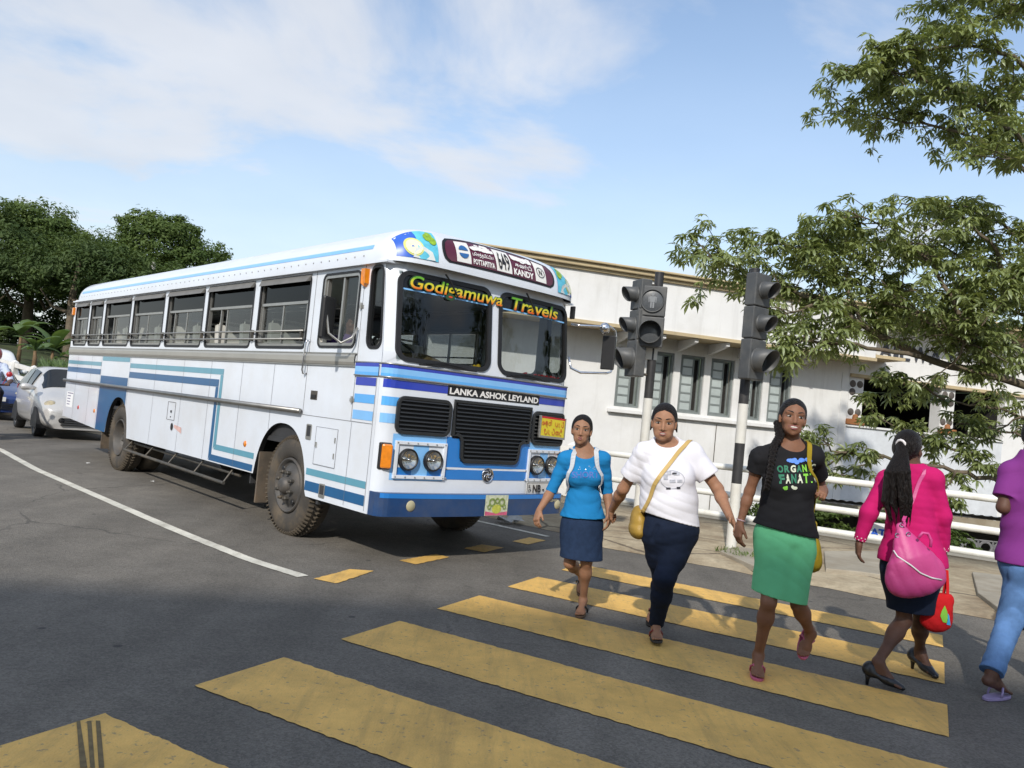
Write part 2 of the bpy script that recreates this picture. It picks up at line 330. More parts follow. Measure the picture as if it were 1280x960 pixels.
# railing line (edge of the road deck): through two points of the pavement's rear edge
RA = Vector((7.09, 11.02, 0)); RB = Vector((3.44, 13.20, 0)); RDIR = (RB-RA).normalized(); RN = Vector((RDIR.y, -RDIR.x, 0))   # RN points to the yard side
if RN.dot(Vector((0, 1, 0))) < 0: RN = -RN
E1 = RA - RDIR*40 + RN*.12; E2 = RA + RDIR*120 + RN*.12
# road deck: one sheet from the railing line back past the camera
mb = MB()
def road_fn(u, v):
    p = E1 + (E2-E1)*u - RN*(140*v); return (p.x, p.y, 0)
mb.grid(road_fn, list(np.linspace(0, 1, 9)), list(np.linspace(0, 1, 7)))
mb.build('road', M_ASPH, kind='structure')
M_CONC = mat('worn_concrete', (.36, .32, .25), .9, var=.2, scale=2.5, bump=.4, bscale=40, dirt=(.2, .15, .09), dirt_amt=.8, dirt_scale=1.1)
M_WALLC = mat('retaining_concrete', (.3, .29, .26), .9, var=.25, scale=1.5, bump=.3, bscale=20, dirt=(.08, .08, .06), dirt_amt=.7, dirt_scale=.8)
mb = MB(); a, b_ = E1, E2; mb.add([(a.x, a.y, -2.65), (b_.x, b_.y, -2.65), (b_.x, b_.y, -.003), (a.x, a.y, -.003)], [(0, 1, 2, 3)])
tag(mb.build('retaining_wall', M_WALLC), 'grey concrete retaining wall below the white pipe railing', 'wall')

# pavement: a low worn slab between carriageway and railing
KA = Vector((1.31, 9.46, 0)); KF = Vector((4.56, 7.44, 0)); KD = (KF-KA).normalized()
front = [KA + KD*d for d in lin(14, 0, .35)]
back_dir = Vector((math.sin(R(-50)), math.cos(R(-50)), 0))
front += [Vector((1.05, 9.72, 0)), Vector((.95, 10.05, 0))] + [Vector((.92, 10.2, 0)) + back_dir*d for d in lin(0, 60, .8)]
def wob(p, a): return p + Vector((random.uniform(-a, a), random.uniform(-a, a), 0))
front = [wob(p, .05 if p.y < 10 else .012) for p in front]
M_PAVE = None
def pavement_mat():
    m = bpy.data.materials.new('dusty_pavement'); m.use_nodes = True; t = m.node_tree; n = t.nodes; b = n['Principled BSDF']; tc = n.new('ShaderNodeTexCoord')
    def nz(sc, det=8, ro=.65):
        q = n.new('ShaderNodeTexNoise'); q.inputs['Scale'].default_value = sc; q.inputs['Detail'].default_value = det; q.inputs['Roughness'].default_value = ro; t.links.new(tc.outputs['Object'], q.inputs['Vector']); return q
    a = nz(.9); r = n.new('ShaderNodeValToRGB'); e = r.color_ramp.elements; e[0].position = .36; e[0].color = (.20, .145, .088, 1); e[1].position = .62; e[1].color = (.45, .375, .255, 1)
    k = r.color_ramp.elements.new(.47); k.color = (.32, .255, .165, 1); t.links.new(a.outputs['Fac'], r.inputs[0])
    c = nz(12, 6, .7); v = n.new('ShaderNodeMapRange'); v.inputs[1].default_value = .25; v.inputs[2].default_value = .75; v.inputs[3].default_value = .75; v.inputs[4].default_value = 1.22; t.links.new(c.outputs['Fac'], v.inputs[0])
    mu = n.new('ShaderNodeMix'); mu.data_type = 'RGBA'; mu.blend_type = 'MULTIPLY'; mu.inputs['Factor'].default_value = 1; t.links.new(r.outputs[0], mu.inputs['A']); t.links.new(v.outputs[0], mu.inputs['B'])
    # cracks
    vo = n.new('ShaderNodeTexVoronoi'); vo.feature = 'DISTANCE_TO_EDGE'; vo.inputs['Scale'].default_value = .55; d = nz(2.2, 4); mv = n.new('ShaderNodeMix'); mv.data_type = 'VECTOR'; mv.inputs['Factor'].default_value = .12
    t.links.new(tc.outputs['Object'], mv.inputs['A']); t.links.new(d.outputs['Color'], mv.inputs['B']); t.links.new(mv.outputs['Result'], vo.inputs['Vector'])
    cr = n.new('ShaderNodeMapRange'); cr.inputs[1].default_value = .004; cr.inputs[2].default_value = .012; cr.inputs[3].default_value = .8; cr.inputs[4].default_value = 0; t.links.new(vo.outputs['Distance'], cr.inputs[0])
    mx = n.new('ShaderNodeMix'); mx.data_type = 'RGBA'; mx.inputs['B'].default_value = (.08, .06, .04, 1); t.links.new(cr.outputs[0], mx.inputs['Factor']); t.links.new(mu.outputs['Result'], mx.inputs['A'])
    t.links.new(mx.outputs['Result'], b.inputs['Base Color']); b.inputs['Roughness'].default_value = .95
    bp = n.new('ShaderNodeBump'); bp.inputs['Strength'].default_value = .6; bp.inputs['Distance'].default_value = .02; t.links.new(c.outputs['Fac'], bp.inputs['Height']); t.links.new(bp.outputs[0], b.inputs['Normal'])
    return m
M_PAVE = pavement_mat()
mb = MB(); v = []; f = []
for i, p in enumerate(front):
    d = (RA + RN*.02 - p).dot(RN); q = p + RN*d       # foot of the perpendicular on the railing line
    inn = min(.22, d*.4)
    v += [(p.x, p.y, .004), ((p+RN*inn).x, (p+RN*inn).y, .05), ((p+RN*(d*.7)).x, (p+RN*(d*.7)).y, .07), (q.x, q.y, .075), (q.x, q.y, -.02)]
for i in range(len(front)-1):
    for k in range(4): f.append((5*i+k, 5*i+5+k, 5*i+6+k, 5*i+1+k))
mb.add(v, f); mb.build('pavement', M_PAVE, kind='structure', smooth=True)
# concrete slabs lying in the dust of the pavement
def slab(cs, h):
    q = MB(); n = len(cs); q.add([(p.x, p.y, .03) for p in cs]+[(p.x, p.y, h) for p in cs], [tuple(range(n, 2*n))]+[(i, (i+1) % n, n+(i+1) % n, n+i) for i in range(n)])
    return q
pv = bpy.data.objects['pavement']
for px in ([(1030, 690), (1100, 690), (1118, 722), (1075, 716), (1032, 712)], [(1215, 716), (1275, 723), (1290, 780), (1262, 772), (1222, 742)], [(900, 690), (920, 684), (960, 690), (1000, 712), (950, 712)]):
    o = slab([gr(x, y, .08) for x, y in px], .095).build('concrete_slab', M_CONC, pv, bevel=.01)
# worn grass tufts at the kerb
def tuft(c, r, n, h, seed):
    rg = random.Random(seed); q = MB()
    for i in range(n):
        a = rg.uniform(0, 6.28); d = r*math.sqrt(rg.random()); p = Vector((c.x+d*math.cos(a), c.y+d*math.sin(a)*.7, c.z)); hh = h*rg.uniform(.5, 1.2); b = rg.uniform(0, 6.28)
        s = Vector((math.cos(b), math.sin(b), 0))*.006; l = Vector((rg.uniform(-1, 1), rg.uniform(-1, 1), 0))*hh*.6
        q.add([p-s, p+s, p+l*.5+s*.7+Vector((0, 0, hh*.7)), p+l+Vector((0, 0, hh))], [(0, 1, 2), (0, 2, 3)])
    return q
M_GRASS = mat('grass_blade', (.1, .14, .035), .7, var=.4, scale=20)
for i, (x, y, r, n) in enumerate([(930, 697, .22, 160), (910, 690, .15, 60), (1010, 712, .12, 40)]):
    tuft(gr(x, y, .06), r, n, .07, i).build('grass', M_GRASS, kind='stuff')

# zebra crossing: yellow stripes with ragged edges
def ragged(p0, p1, p2, p3, z, name, m, parent, jit=.006, step=.03):
    rg = random.Random(hash((round(p0.x, 2), round(p0.y, 2))) & 0xffff)
    def edge(a, b, j):
        n = max(1, int((b-a).length/step)); return [a.lerp(b, i/n) + Vector((rg.uniform(-j, j), rg.uniform(-j, j), 0)) for i in range(n)]
    A = edge(p0, p1, jit); n = len(A); B = [p3.lerp(p2, i/n) + Vector((rg.uniform(-jit, jit), rg.uniform(-jit, jit), 0)) for i in range(n+1)]; A.append(p1)
    v = [vz(p, z) for p in A] + [vz(p, z) for p in B]
    me = raw(name, v, [(i, i+1, n+1+i+1, n+1+i) for i in range(n)], m); return obj(name, me, parent)
mk = empty('zebra_crossing'); mk['kind'] = 'structure'
G0 = Vector((-1.62, 3.52, 0)); U = Vector((.508, .962, 0)); ES = Vector((.868, -.497, 0))
for k in range(-2, 6):
    lt = G0 + U*k; lb = lt - U*.56; ln = 3.27
    if k == 5: lt = lt - U*.12; lb = lt - U*.42
    ragged(lt, lt+ES*ln, lb+ES*ln, lb, .005, 'stripe', M_YEL, mk)
st = empty('stop_line'); st['kind'] = 'structure'
for q in ([(393, 724), (437, 712), (468, 714), (420, 730)], [(499, 701), (545, 693), (562, 697), (520, 706)], [(580, 686), (602, 681), (630, 685), (606, 691)], [(640, 677), (662, 672), (682, 676), (660, 681)]):
    P = [gr(*p) for p in q]; ragged(P[0], P[1], P[2], P[3], .005, 'dash', M_YEL, st, .008)
def line(name, pts, w, m):
    P = [gr(*p) for p in pts]; Q = []
    for a, b in zip(P[:-1], P[1:]): Q += [a.lerp(b, i/12) for i in range(12)]
    Q.append(P[-1]); v = []
    for i, p in enumerate(Q):
        t = (Q[min(i+1, len(Q)-1)]-Q[max(i-1, 0)]).normalized(); nn = Vector((-t.y, t.x, 0))*(w/2); j = random.uniform(-.004, .004)
        v += [vz(p+nn*(1+j/w*2), .005), vz(p-nn*(1-j/w*2), .005)]
    return obj(name, raw(name, v, [(2*i, 2*i+1, 2*i+3, 2*i+2) for i in range(len(Q)-1)], m), kind='structure')
line('centre_line', [(-260, 478), (-120, 520), (0, 562), (44, 586.5), (141, 629), (234, 669), (312, 700), (379, 721)], .115, M_WHT)
line('edge_line', [(540, 638), (590, 650), (640, 661), (685, 671)], .09, M_WHT)
# rising bank beyond the road on the far left
mb = MB()
def bank(u, v):
    d = 15+u; p = RB + RDIR*d + RN*(.3+v); h = -.02 + min(2.6, max(0, (d-16)*.1)) - .02*v*max(0, 1-u/12)*9*min(1, v/6)
    return (p.x, p.y, h + .1*math.sin(u*1.3)*math.sin(v*.9)*min(1, v) - (2.6 if u <= 0 else 0)*min(1, v/3))
mb.grid(bank, lin(0, 110, 2), lin(0, 90, 3)); mb.build('bank', mat('overgrown_bank', (.045, .065, .02), .95, var=.5, scale=1.2, bump=1.0, bscale=9, dirt=(.09, .07, .04), dirt_amt=.6, dirt_scale=.8), kind='structure', smooth=True)

# tyre scuffs on the nearest stripe and scraps of litter by the kerb
M_SCUFF = mat('tyre_scuff', (.16, .115, .05), .8, var=.4, scale=25)
for x0, x1 in ((95, 103), (109, 115), (120, 125)):
    P = [gr(x0, 903), gr(x0+5, 903), gr(x1+5, 962), gr(x0+4, 962)]; ragged(P[0], P[1], P[2], P[3], .0075, 'tyre_scuff', M_SCUFF, mk, .004)
def scrap(px, py, s, m, seed):
    rg = random.Random(seed); c = gr(px, py, .0); v = []
    for j in range(4):
        for i in range(5): v.append((c.x+(i-2)*s*.25+rg.uniform(-.1, .1)*s, c.y+(j-1.5)*s*.2+rg.uniform(-.1, .1)*s, .02+rg.uniform(0, .35)*s))
    return obj('paper_scrap', raw('paper_scrap', v, [(j*5+i, j*5+i+1, j*5+i+6, j*5+i+5) for j in range(3) for i in range(4)], m))
M_PAPER = mat('dirty_paper', (.5, .5, .48), .8, var=.2)
tag(scrap(638, 655, .34, M_PAPER, 1), 'crumpled grey paper scrap lying by the edge line beyond the bus', 'litter')
tag(scrap(190, 604, .05, M_PAPER, 2), 'tiny pale paper scrap on the road beside the ladder guard', 'litter'); tag(scrap(110, 581, .05, M_PAPER, 3), 'tiny pale paper scrap on the road near the rear wheel', 'litter')
# ------------------------------------------------------------------ bus
# local frame: x across (0 = the side we see, 2.38 = far side), y towards the rear (0 = front axle), z up
BW = 2.38; YR = 8.85
bus = empty('bus', (-2.2047, 8.272, 0), math.atan2(.67688, .73610), 'white public bus with blue stripes and route board stopped before the crossing', 'bus')
B_WHITE = mat('bus_white_paint', (.72, .76, .82), .28, var=.03, scale=3, coat=.5, dirt=(.55, .52, .47), dirt_amt=.35, dirt_scale=1.3, bump=.05, bscale=2.2)
B_NAVY = mat('bus_navy_paint', (.008, .10, .25), .34, var=.06, coat=.4)
B_TEAL = mat('bus_teal_paint', (.11, .32, .42), .32, var=.06, coat=.4)
B_SKY = mat('bus_sky_paint', (.10, .40, .82), .3, var=.05, coat=.4)
B_SKY2 = mat('bus_pale_blue_paint', (.22, .50, .86), .3, var=.05, coat=.4)
B_ROYAL = mat('bus_royal_paint', (.018, .045, .42), .3, var=.05, coat=.4)
B_BLUE = mat('bus_blue_paint', (.02, .19, .56), .3, var=.06, coat=.4)
B_BLACK = mat('black_rubber', (.012, .012, .013), .5, var=.2)
B_GRILLE = mat('grille_plastic', (.018, .019, .02), .42, var=.2)
B_ALU = mat('window_aluminium', (.42, .41, .38), .38, .75, var=.12)
B_MOULD = mat('anodised_moulding', (.48, .46, .41), .42, .55, var=.08, scale=2)
B_CHROME = mat('chrome', (.75, .75, .76), .12, 1.0, var=.05)
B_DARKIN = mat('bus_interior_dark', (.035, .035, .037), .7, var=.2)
B_SEAT = mat('seat_cover', (.66, .65, .60), .75, var=.12, bump=.15, bscale=25)
B_AWN = mat('awning_strip', (.16, .155, .145), .55, var=.15)
B_GLASS_T = glass('tinted_glass', (.012, .013, .015), refl=.55)
B_GLASS_C = glass('side_glass', (.52, .55, .54))
B_GLASS_W = glass('windscreen_glass', (.50, .54, .54))
B_STEEL = mat('dark_steel', (.09, .085, .075), .6, .4, var=.3, dirt=(.2, .14, .08), dirt_amt=.5, dirt_scale=6)
def rake(z): return .10*max(0.0, z-1.8)/.9
def SM(y, z, off=0.0):          # near side wall
    if y < -1.05: y = y + rake(z)*min(1, (-1.05-y)/.47)
    return (-off, y, z)
def SF(y, z, off=0.0):
    p = SM(y, z, off); return (BW-p[0], p[1], p[2])
def FM(w, z, off=0.0):          # front wall, slightly bowed with rounded corners
    t = (w-1.19)/1.19; y = -(1.60+.085*(1-t*t)); e = min(w, BW-w)
    if e < .10: y += .10 - math.sqrt(max(0, .01-(.10-max(e, 0))**2))
    return (w, y+rake(z)-off, z)
def arch_z(y):
    for c, hw, top, pw in ((.22, .60, 1.13, 2.3), (5.70, .55, 1.12, 2.3)):
        d = abs(y-c)/hw
        if d < 1: return .3+(top-.3)*(1-d**pw)**(1/pw)
    return 0
def bottom(y): return .45 if y < -.36 else (.53 if y < 6.35 else .53+.09*min(1, (y-6.35)/2.4))
def surround(mb, fn, o, h, r, n=6):     # wall cell o=(u0,v0,u1,v1) with a rounded hole h
    inner = rrect(*h, r, n); outer = []
    u0, v0, u1, v1 = o; hu, hv = (h[0]+h[2])/2, (h[1]+h[3])/2
    for k, (cu, cv) in enumerate(((u1, v1), (u0, v1), (u0, v0), (u1, v0))):
        for i in range(n+1):
            p = inner[k*(n+1)+i]; s = i/n
            # walk the corner of the cell: from one side, round the corner, to the next
            first = (cu, p[1]) if k in (0, 2) else (p[0], cv); second = (p[0], cv) if k in (0, 2) else (cu, p[1])
            outer.append(first if s < .34 else ((cu, cv) if s <= .67 else second))
    m = len(inner); v = [fn(*p) for p in outer]+[fn(*p) for p in inner]
    mb.add(v, [(i, (i+1) % m, m+(i+1) % m, m+i) for i in range(m)])
def frame_ring(mb, fn, h, r, t, d0, d1, n=6):    # rounded ring of width t, from depth d0 (inside) to d1 (proud)
    a = rrect(*h, r, n); b = rrect(h[0]+t, h[1]+t, h[2]-t, h[3]-t, max(.004, r-t), n); m = len(a)
    v = [fn(*p, d0) for p in a]+[fn(*p, d1) for p in a]+[fn(*p, d1) for p in b]+[fn(*p, d0) for p in b]
    f = []
    for i in range(m):
        j = (i+1) % m
        for k in range(3): f.append((k*m+i, k*m+j, (k+1)*m+j, (k+1)*m+i))
    mb.add(v, f)
def bar_on(mb, fn, u0, v0, u1, v1, d0, d1):
    P = [(u0, v0), (u1, v0), (u1, v1), (u0, v1)]; v = [fn(*p, d0) for p in P]+[fn(*p, d1) for p in P]
    mb.add(v, [(0, 3, 2, 1), (4, 5, 6, 7), (0, 1, 5, 4), (1, 2, 6, 5), (2, 3, 7, 6), (3, 0, 4, 7)])
def sheet(fn, u0, v0, u1, v1, off, nu=1):
    mb = MB(); mb.grid(lambda u, v: fn(u, v, off), list(np.linspace(u0, u1, nu+1)), [v0, v1]); return mb

WIN = [(-.07, 1.10), (1.25, 2.58), (2.71, 4.0), (4.15, 5.47), (5.6, 6.9), (7.05, 7.75), (7.88, 8.7)]
ZW0, ZW1 = 1.925, 2.69
body = MB(); LIPS = {}
for fn in (SM, SF):
    LIPS[fn, 0] = MB(); LIPS[fn, 1] = MB()
    # lower skirt with wheel arches
    ys = sorted(set([round(q, 3) for q in lin(-1.52, YR, .3)]+[round(q, 3) for q in lin(-.40, .84, .03)]+[round(q, 3) for q in lin(5.13, 6.27, .03)]))
    for y0, y1 in zip(ys[:-1], ys[1:]):
        b0, b1 = max(bottom(y0+1e-4), arch_z(y0)), max(bottom(y1-1e-4), arch_z(y1))
        body.add([fn(y0, b0), fn(y1, b1), fn(y1, 1.9), fn(y0, 1.9)], [(0, 1, 2, 3)])
        (LIPS[fn, int(y0 > 3)] if arch_z((y0+y1)/2) > 0 else body).add([fn(y0, b0), fn(y1, b1), fn(y1, b1, -.06), fn(y0, b0, -.06)], [(0, 1, 2, 3)])
    # window band 1.9 .. 2.76
    cells = [((-1.52, -1.20), None)]
    if fn is SM:
        surround(body, fn, (-1.60+.08, 1.9, -1.10, 2.76), (-1.50, 1.935, -1.24, 2.70), .09); surround(body, fn, (-1.10, 1.9, -.17, 2.76), (-1.03, 1.94, -.33, 2.67), .07)
    else:
        surround(body, fn, (-1.60+.08, 1.9, -1.10, 2.76), (-1.50, 1.935, -1.24, 2.70), .09); surround(body, fn, (-1.10, 1.9, -.17, 2.76), (-1.03, 1.94, -.33, 2.67), .07)
    e0 = -.17
    for i, (a, b) in enumerate(WIN):
        e1 = (b+WIN[i+1][0])/2 if i+1 < len(WIN) else YR
        surround(body, fn, (e0, 1.9, e1, 2.76), (a, ZW0, b, ZW1), .07); e0 = e1
# front wall: between bumper and windscreen, and around the two panes
ws = [0, .01, .03, .06, .10]+lin(.2, 2.18, .1)+[2.28, 2.32, 2.35, 2.37, 2.38]
body.grid(lambda w, z: FM(w, z), ws, [.45, .8, 1.2, 1.5, 1.8])
for o, h in (((0, 1.8, 1.19, 2.76), (.09, 1.85, 1.13, 2.66)), ((1.19, 1.8, BW, 2.76), (1.25, 1.85, 2.29, 2.66))):
    surround(body, FM, o, h, .11, 8)
# rear wall
body.add([(0, YR, .62), (BW, YR, .62), (BW, YR, 2.76), (0, YR, 2.76)], [(0, 3, 2, 1)])
bo = body.build('body', B_WHITE, bus); autosmooth(bo, 28)
for q_ in LIPS.values(): q_.build('wheel_arch', B_BLACK, bus)
# roof: one superellipse shell with a domed front and rear
def roof(th, ph, rear=False):
    c = max(0.0, math.cos(ph)); s = math.sin(ph)
    a, b, k = 5.5, 2.2, 2.3
    ct, stn = math.cos(th), max(0.0, math.sin(th))
    w = 1.19 + 1.235*(c**(2/a) if c > 0 else 0)*math.copysign(abs(ct)**(2/a), ct)
    z = 2.735 + .40*(c**(2/b))*(stn**(2/b))
    return w, z, s**(2/k)
rf = MB(); ths = list(np.linspace(0, math.pi, 41)); rows = []
for ph in list(np.linspace(math.pi/2, 0, 16)): rows.append(('f', ph))
for y in lin(-1.0, 8.4, .8): rows.append(('m', y))
for ph in list(np.linspace(.2, math.pi/2, 10)): rows.append(('r', ph))
V = []
for kd, q in rows:
    for th in ths:
        if kd == 'm': w, z, s = roof(th, 0); y = q
        else:
            w, z, s = roof(th, q); y = (-1.30-.385*s) if kd == 'f' else (8.4+.47*s)
        V.append((w, y, z))
n = len(ths); rf.add(V, [(j*n+i, j*n+i+1, (j+1)*n+i+1, (j+1)*n+i) for j in range(len(rows)-1) for i in range(n-1)])
ro = rf.build('roof', B_WHITE, bus, smooth=True)
# underside of the roof lip
MB().span((-.045, -1.5, 2.715), (BW+.045, 8.83, 2.735)).build('roof_lip', B_WHITE, bus)
def capY(w, z, off=0.0):
    A = abs((w-1.19)/1.235)**5.5; Bq = max(0, (z-2.735)/.40)**2.2; s = max(0.0, 1-A-Bq)**(1/2.3)
    return (w, -1.30-.385*s-off, z)
def roof_side(y, z, off=0.0):
    B_ = max(0, (z-2.735)/.40)**2.2; w = 1.19-1.235*(max(0, 1-B_))**(1/5.5); return (w-off, y, z)
gm = MB(); gm.grid(lambda y, z: roof_side(y, z, .003), lin(-1.22, 8.35, .6), [2.855, 2.875, 2.895]); gm.build('roof_stripe', B_SKY2, bus, smooth=True)
# rivets along the gutter
gm = MB()
for y in lin(-1.1, 8.3, .16): gm.box(roof_side(y, 2.795, .002), (.008, .012, .012))
gm.build('rivet_row', B_ALU, bus)
# destination board and fruit pictures on the front dome
def sheet_cap(u0, v0, u1, v1, r, off):
    out = rrect(u0, v0, u1, v1, r, 6); c = ((u0+u1)/2, (v0+v1)/2); mb = MB(); mv = []
    # grid of rows so that the sheet follows the dome
    nz_ = 8; nu = 24
    for j in range(nz_+1):
        z = v0+(v1-v0)*j/nz_; dz = min(z-v0, v1-z); ins = r-math.sqrt(max(0, r*r-(r-dz)**2)) if dz < r else 0
        for i in range(nu+1): mv.append(capY(u0+ins+(u1-u0-2*ins)*i/nu, z, off))
    mb.add(mv, [(j*(nu+1)+i, j*(nu+1)+i+1, (j+1)*(nu+1)+i+1, (j+1)*(nu+1)+i) for j in range(nz_) for i in range(nu)]); return mb
def arcsign(u, v): return u, 2.815+v*(.255-.05*abs((u-1.19)/.72)**2.5)+.012*(1-abs((u-1.19)/.72)**2)
M_MAROON = mat('route_board_maroon', (.10, .012, .028), .3, var=.1, coat=.5)
M_BOARDW = mat('route_board_white', (.78, .77, .73), .4, var=.04)
M_LETTERW = mat('white_lettering', (.82, .80, .77), .45, var=.04)
M_INK = mat('black_lettering', (.02, .018, .02), .5, var=.1)
rb = empty('route_board', parent=bus)
def arc_sheet(u0, v0, u1, v1, off, r=.05, nu=28, nv=8):
    mb = MB(); mv = []
    for j in range(nv+1):
        vv = v0+(v1-v0)*j/nv; d = min(j, nv-j)/nv*.5; ins = .05*(1-math.sqrt(max(0, 1-(1-min(1, d/.25))**2)))*(r/.05)
        for i in range(nu+1):
            u = u0+ins+(u1-u0-2*ins)*i/nu; uu, z = arcsign(u, vv); mv.append(capY(uu, z, off))
    mb.add(mv, [(j*(nu+1)+i, j*(nu+1)+i+1, (j+1)*(nu+1)+i+1, (j+1)*(nu+1)+i) for j in range(nv) for i in range(nu)]); return mb
arc_sheet(.445, -.06, 1.935, 1.06, .004, .07).build('board_gasket', B_BLACK, rb, smooth=True)
arc_sheet(.475, .02, 1.905, .98, .009, .06).build('board_field', M_MAROON, rb, smooth=True)
def AS(u, v, d=0.0): uu, z = arcsign(u, v); return capY(uu, z, .016+d)
def AS2(u, v, d=0.0): uu, z = arcsign(u, v); return capY(uu, z, .020+d)
for u0, u1 in ((.60, .775), (1.10, 1.305), (1.635, 1.79)):
    g_ = MB(); g_.grid(lambda u, v: AS(u, v, -.003), lin(u0, u1, .04), list(np.linspace(.06, .94, 7))); g_.build('white_panel', M_BOARDW, rb, smooth=True)
text_on(AS2, '649', 1.125, .14, 1.28, .86, bold=.015).build('route_number', M_INK, rb)
text_on(AS, 'POTTAPITIYA', .80, .09, 1.075, .31, bold=.03).build('lettering', M_LETTERW, rb)
text_on(AS, 'பொத்தபிட்டிய', .80, .38, 1.07, .60, bold=.02).build('lettering', M_LETTERW, rb)
sinhala_on(AS, ['po', 'thal', 'tha', 'pi', 'ti', 'ya'], .81, .68, 1.07, .9, .2).build('lettering', M_LETTERW, rb)
text_on(AS, 'KANDY', 1.33, .08, 1.605, .34, bold=.04).build('lettering', M_LETTERW, rb)
text_on(AS, 'கண்டி', 1.36, .42, 1.59, .62, bold=.02).build('lettering', M_LETTERW, rb)
sinhala_on(AS, ['ma', 'ha', 'nu', 'va', 'ra'], 1.34, .70, 1.6, .92, .2).build('lettering', M_LETTERW, rb)
M_EMB = mat('emblem_blue', (.03, .13, .35), .4, var=.1)
def emb(a0, a1, name, m):
    mb = MB(); k = 12; P = [(.6875+.062*math.cos(R(a0+(a1-a0)*i/k)), .52+.27*math.sin(R(a0+(a1-a0)*i/k))) for i in range(k+1)]
    mb.add([AS2(*p) for p in P], [tuple(range(k+1))]); return mb.build(name, m, rb)
emb(15, 165, 'emblem', M_EMB); emb(195, 345, 'emblem', M_EMB)
mb = MB(); n = 24; mb.add([AS2(1.7125+r*math.cos(2*math.pi*i/n), .5+r*4.0*math.sin(2*math.pi*i/n)) for r in (.05, .058) for i in range(n)], [(i, (i+1) % n, n+(i+1) % n, n+i) for i in range(n)]); mb.build('emblem_ring', M_INK, rb)
text_on(AS2, 'N', 1.69, .38, 1.735, .62, bold=.03).build('lettering', M_INK, rb)
# painted drinks pictures either side of the board
M_PBLUE = mat('picture_blue', (.03, .12, .55), .35, var=.15); M_PAQUA = mat('picture_aqua', (.12, .52, .68), .35, var=.2, scale=20)
M_LIME = mat('picture_lime', (.68, .68, .20), .35, var=.12, scale=30); M_LIMEP = mat('picture_lime_flesh', (.82, .82, .55), .35, var=.08, scale=40); M_PGREEN = mat('picture_green', (.25, .42, .03), .35, var=.4, scale=30)
M_PGLASS = mat('picture_glass', (.70, .74, .72), .35, var=.1, scale=20)
for mir in (False, True):
    f_ = (lambda w, z, o=0: capY(BW-w, z, o)) if mir else capY
    pic = empty('drink_picture', parent=bus)
    def zone(u0, u1, v0, v1, off, name, m, top=None, nu=10, nv=8):
        g_ = MB()
        def q(i, j):
            u = u0+(u1-u0)*i; zt = 2.735+.40*max(0, 1-abs((u-1.19)/1.235)**5.5)**(1/2.2)*.94
            return f_(u, 2.775+(min(zt, 3.08)-2.775)*(v0+(v1-v0)*j), off)
        g_.grid(q, list(np.linspace(0, 1, nu)), list(np.linspace(0, 1, nv))); return g_.build(name, m, pic, smooth=True)
    zone(.03, .395, .02, .96, .004, 'field', M_PBLUE); zone(.20, .395, .02, .96, .007, 'sky_panel', M_PAQUA)
    def PF(u, v, d=0.0): return f_(u, v, .012+d)
    disc_on(lambda u, v: f_(u, v, .010), .165, 2.885, .085).build('lime_slice', M_LIME, pic); disc_on(lambda u, v: f_(u, v, .0125), .165, 2.885, .070).build('lime_flesh', M_LIMEP, pic)
    poly_on(lambda u, v: f_(u, v, .0145), [(.15, 2.785), (.36, 2.785), (.33, 2.86), (.25, 2.90), (.17, 2.87)]).build('drink', M_PGLASS, pic)
    for (a, b, r) in ((.30, 3.0, .035), (.345, 2.975, .04), (.33, 3.03, .03)): disc_on(lambda u, v: f_(u, v, .013+r*.05), a, b, r).build('leaf', M_PGREEN, pic)

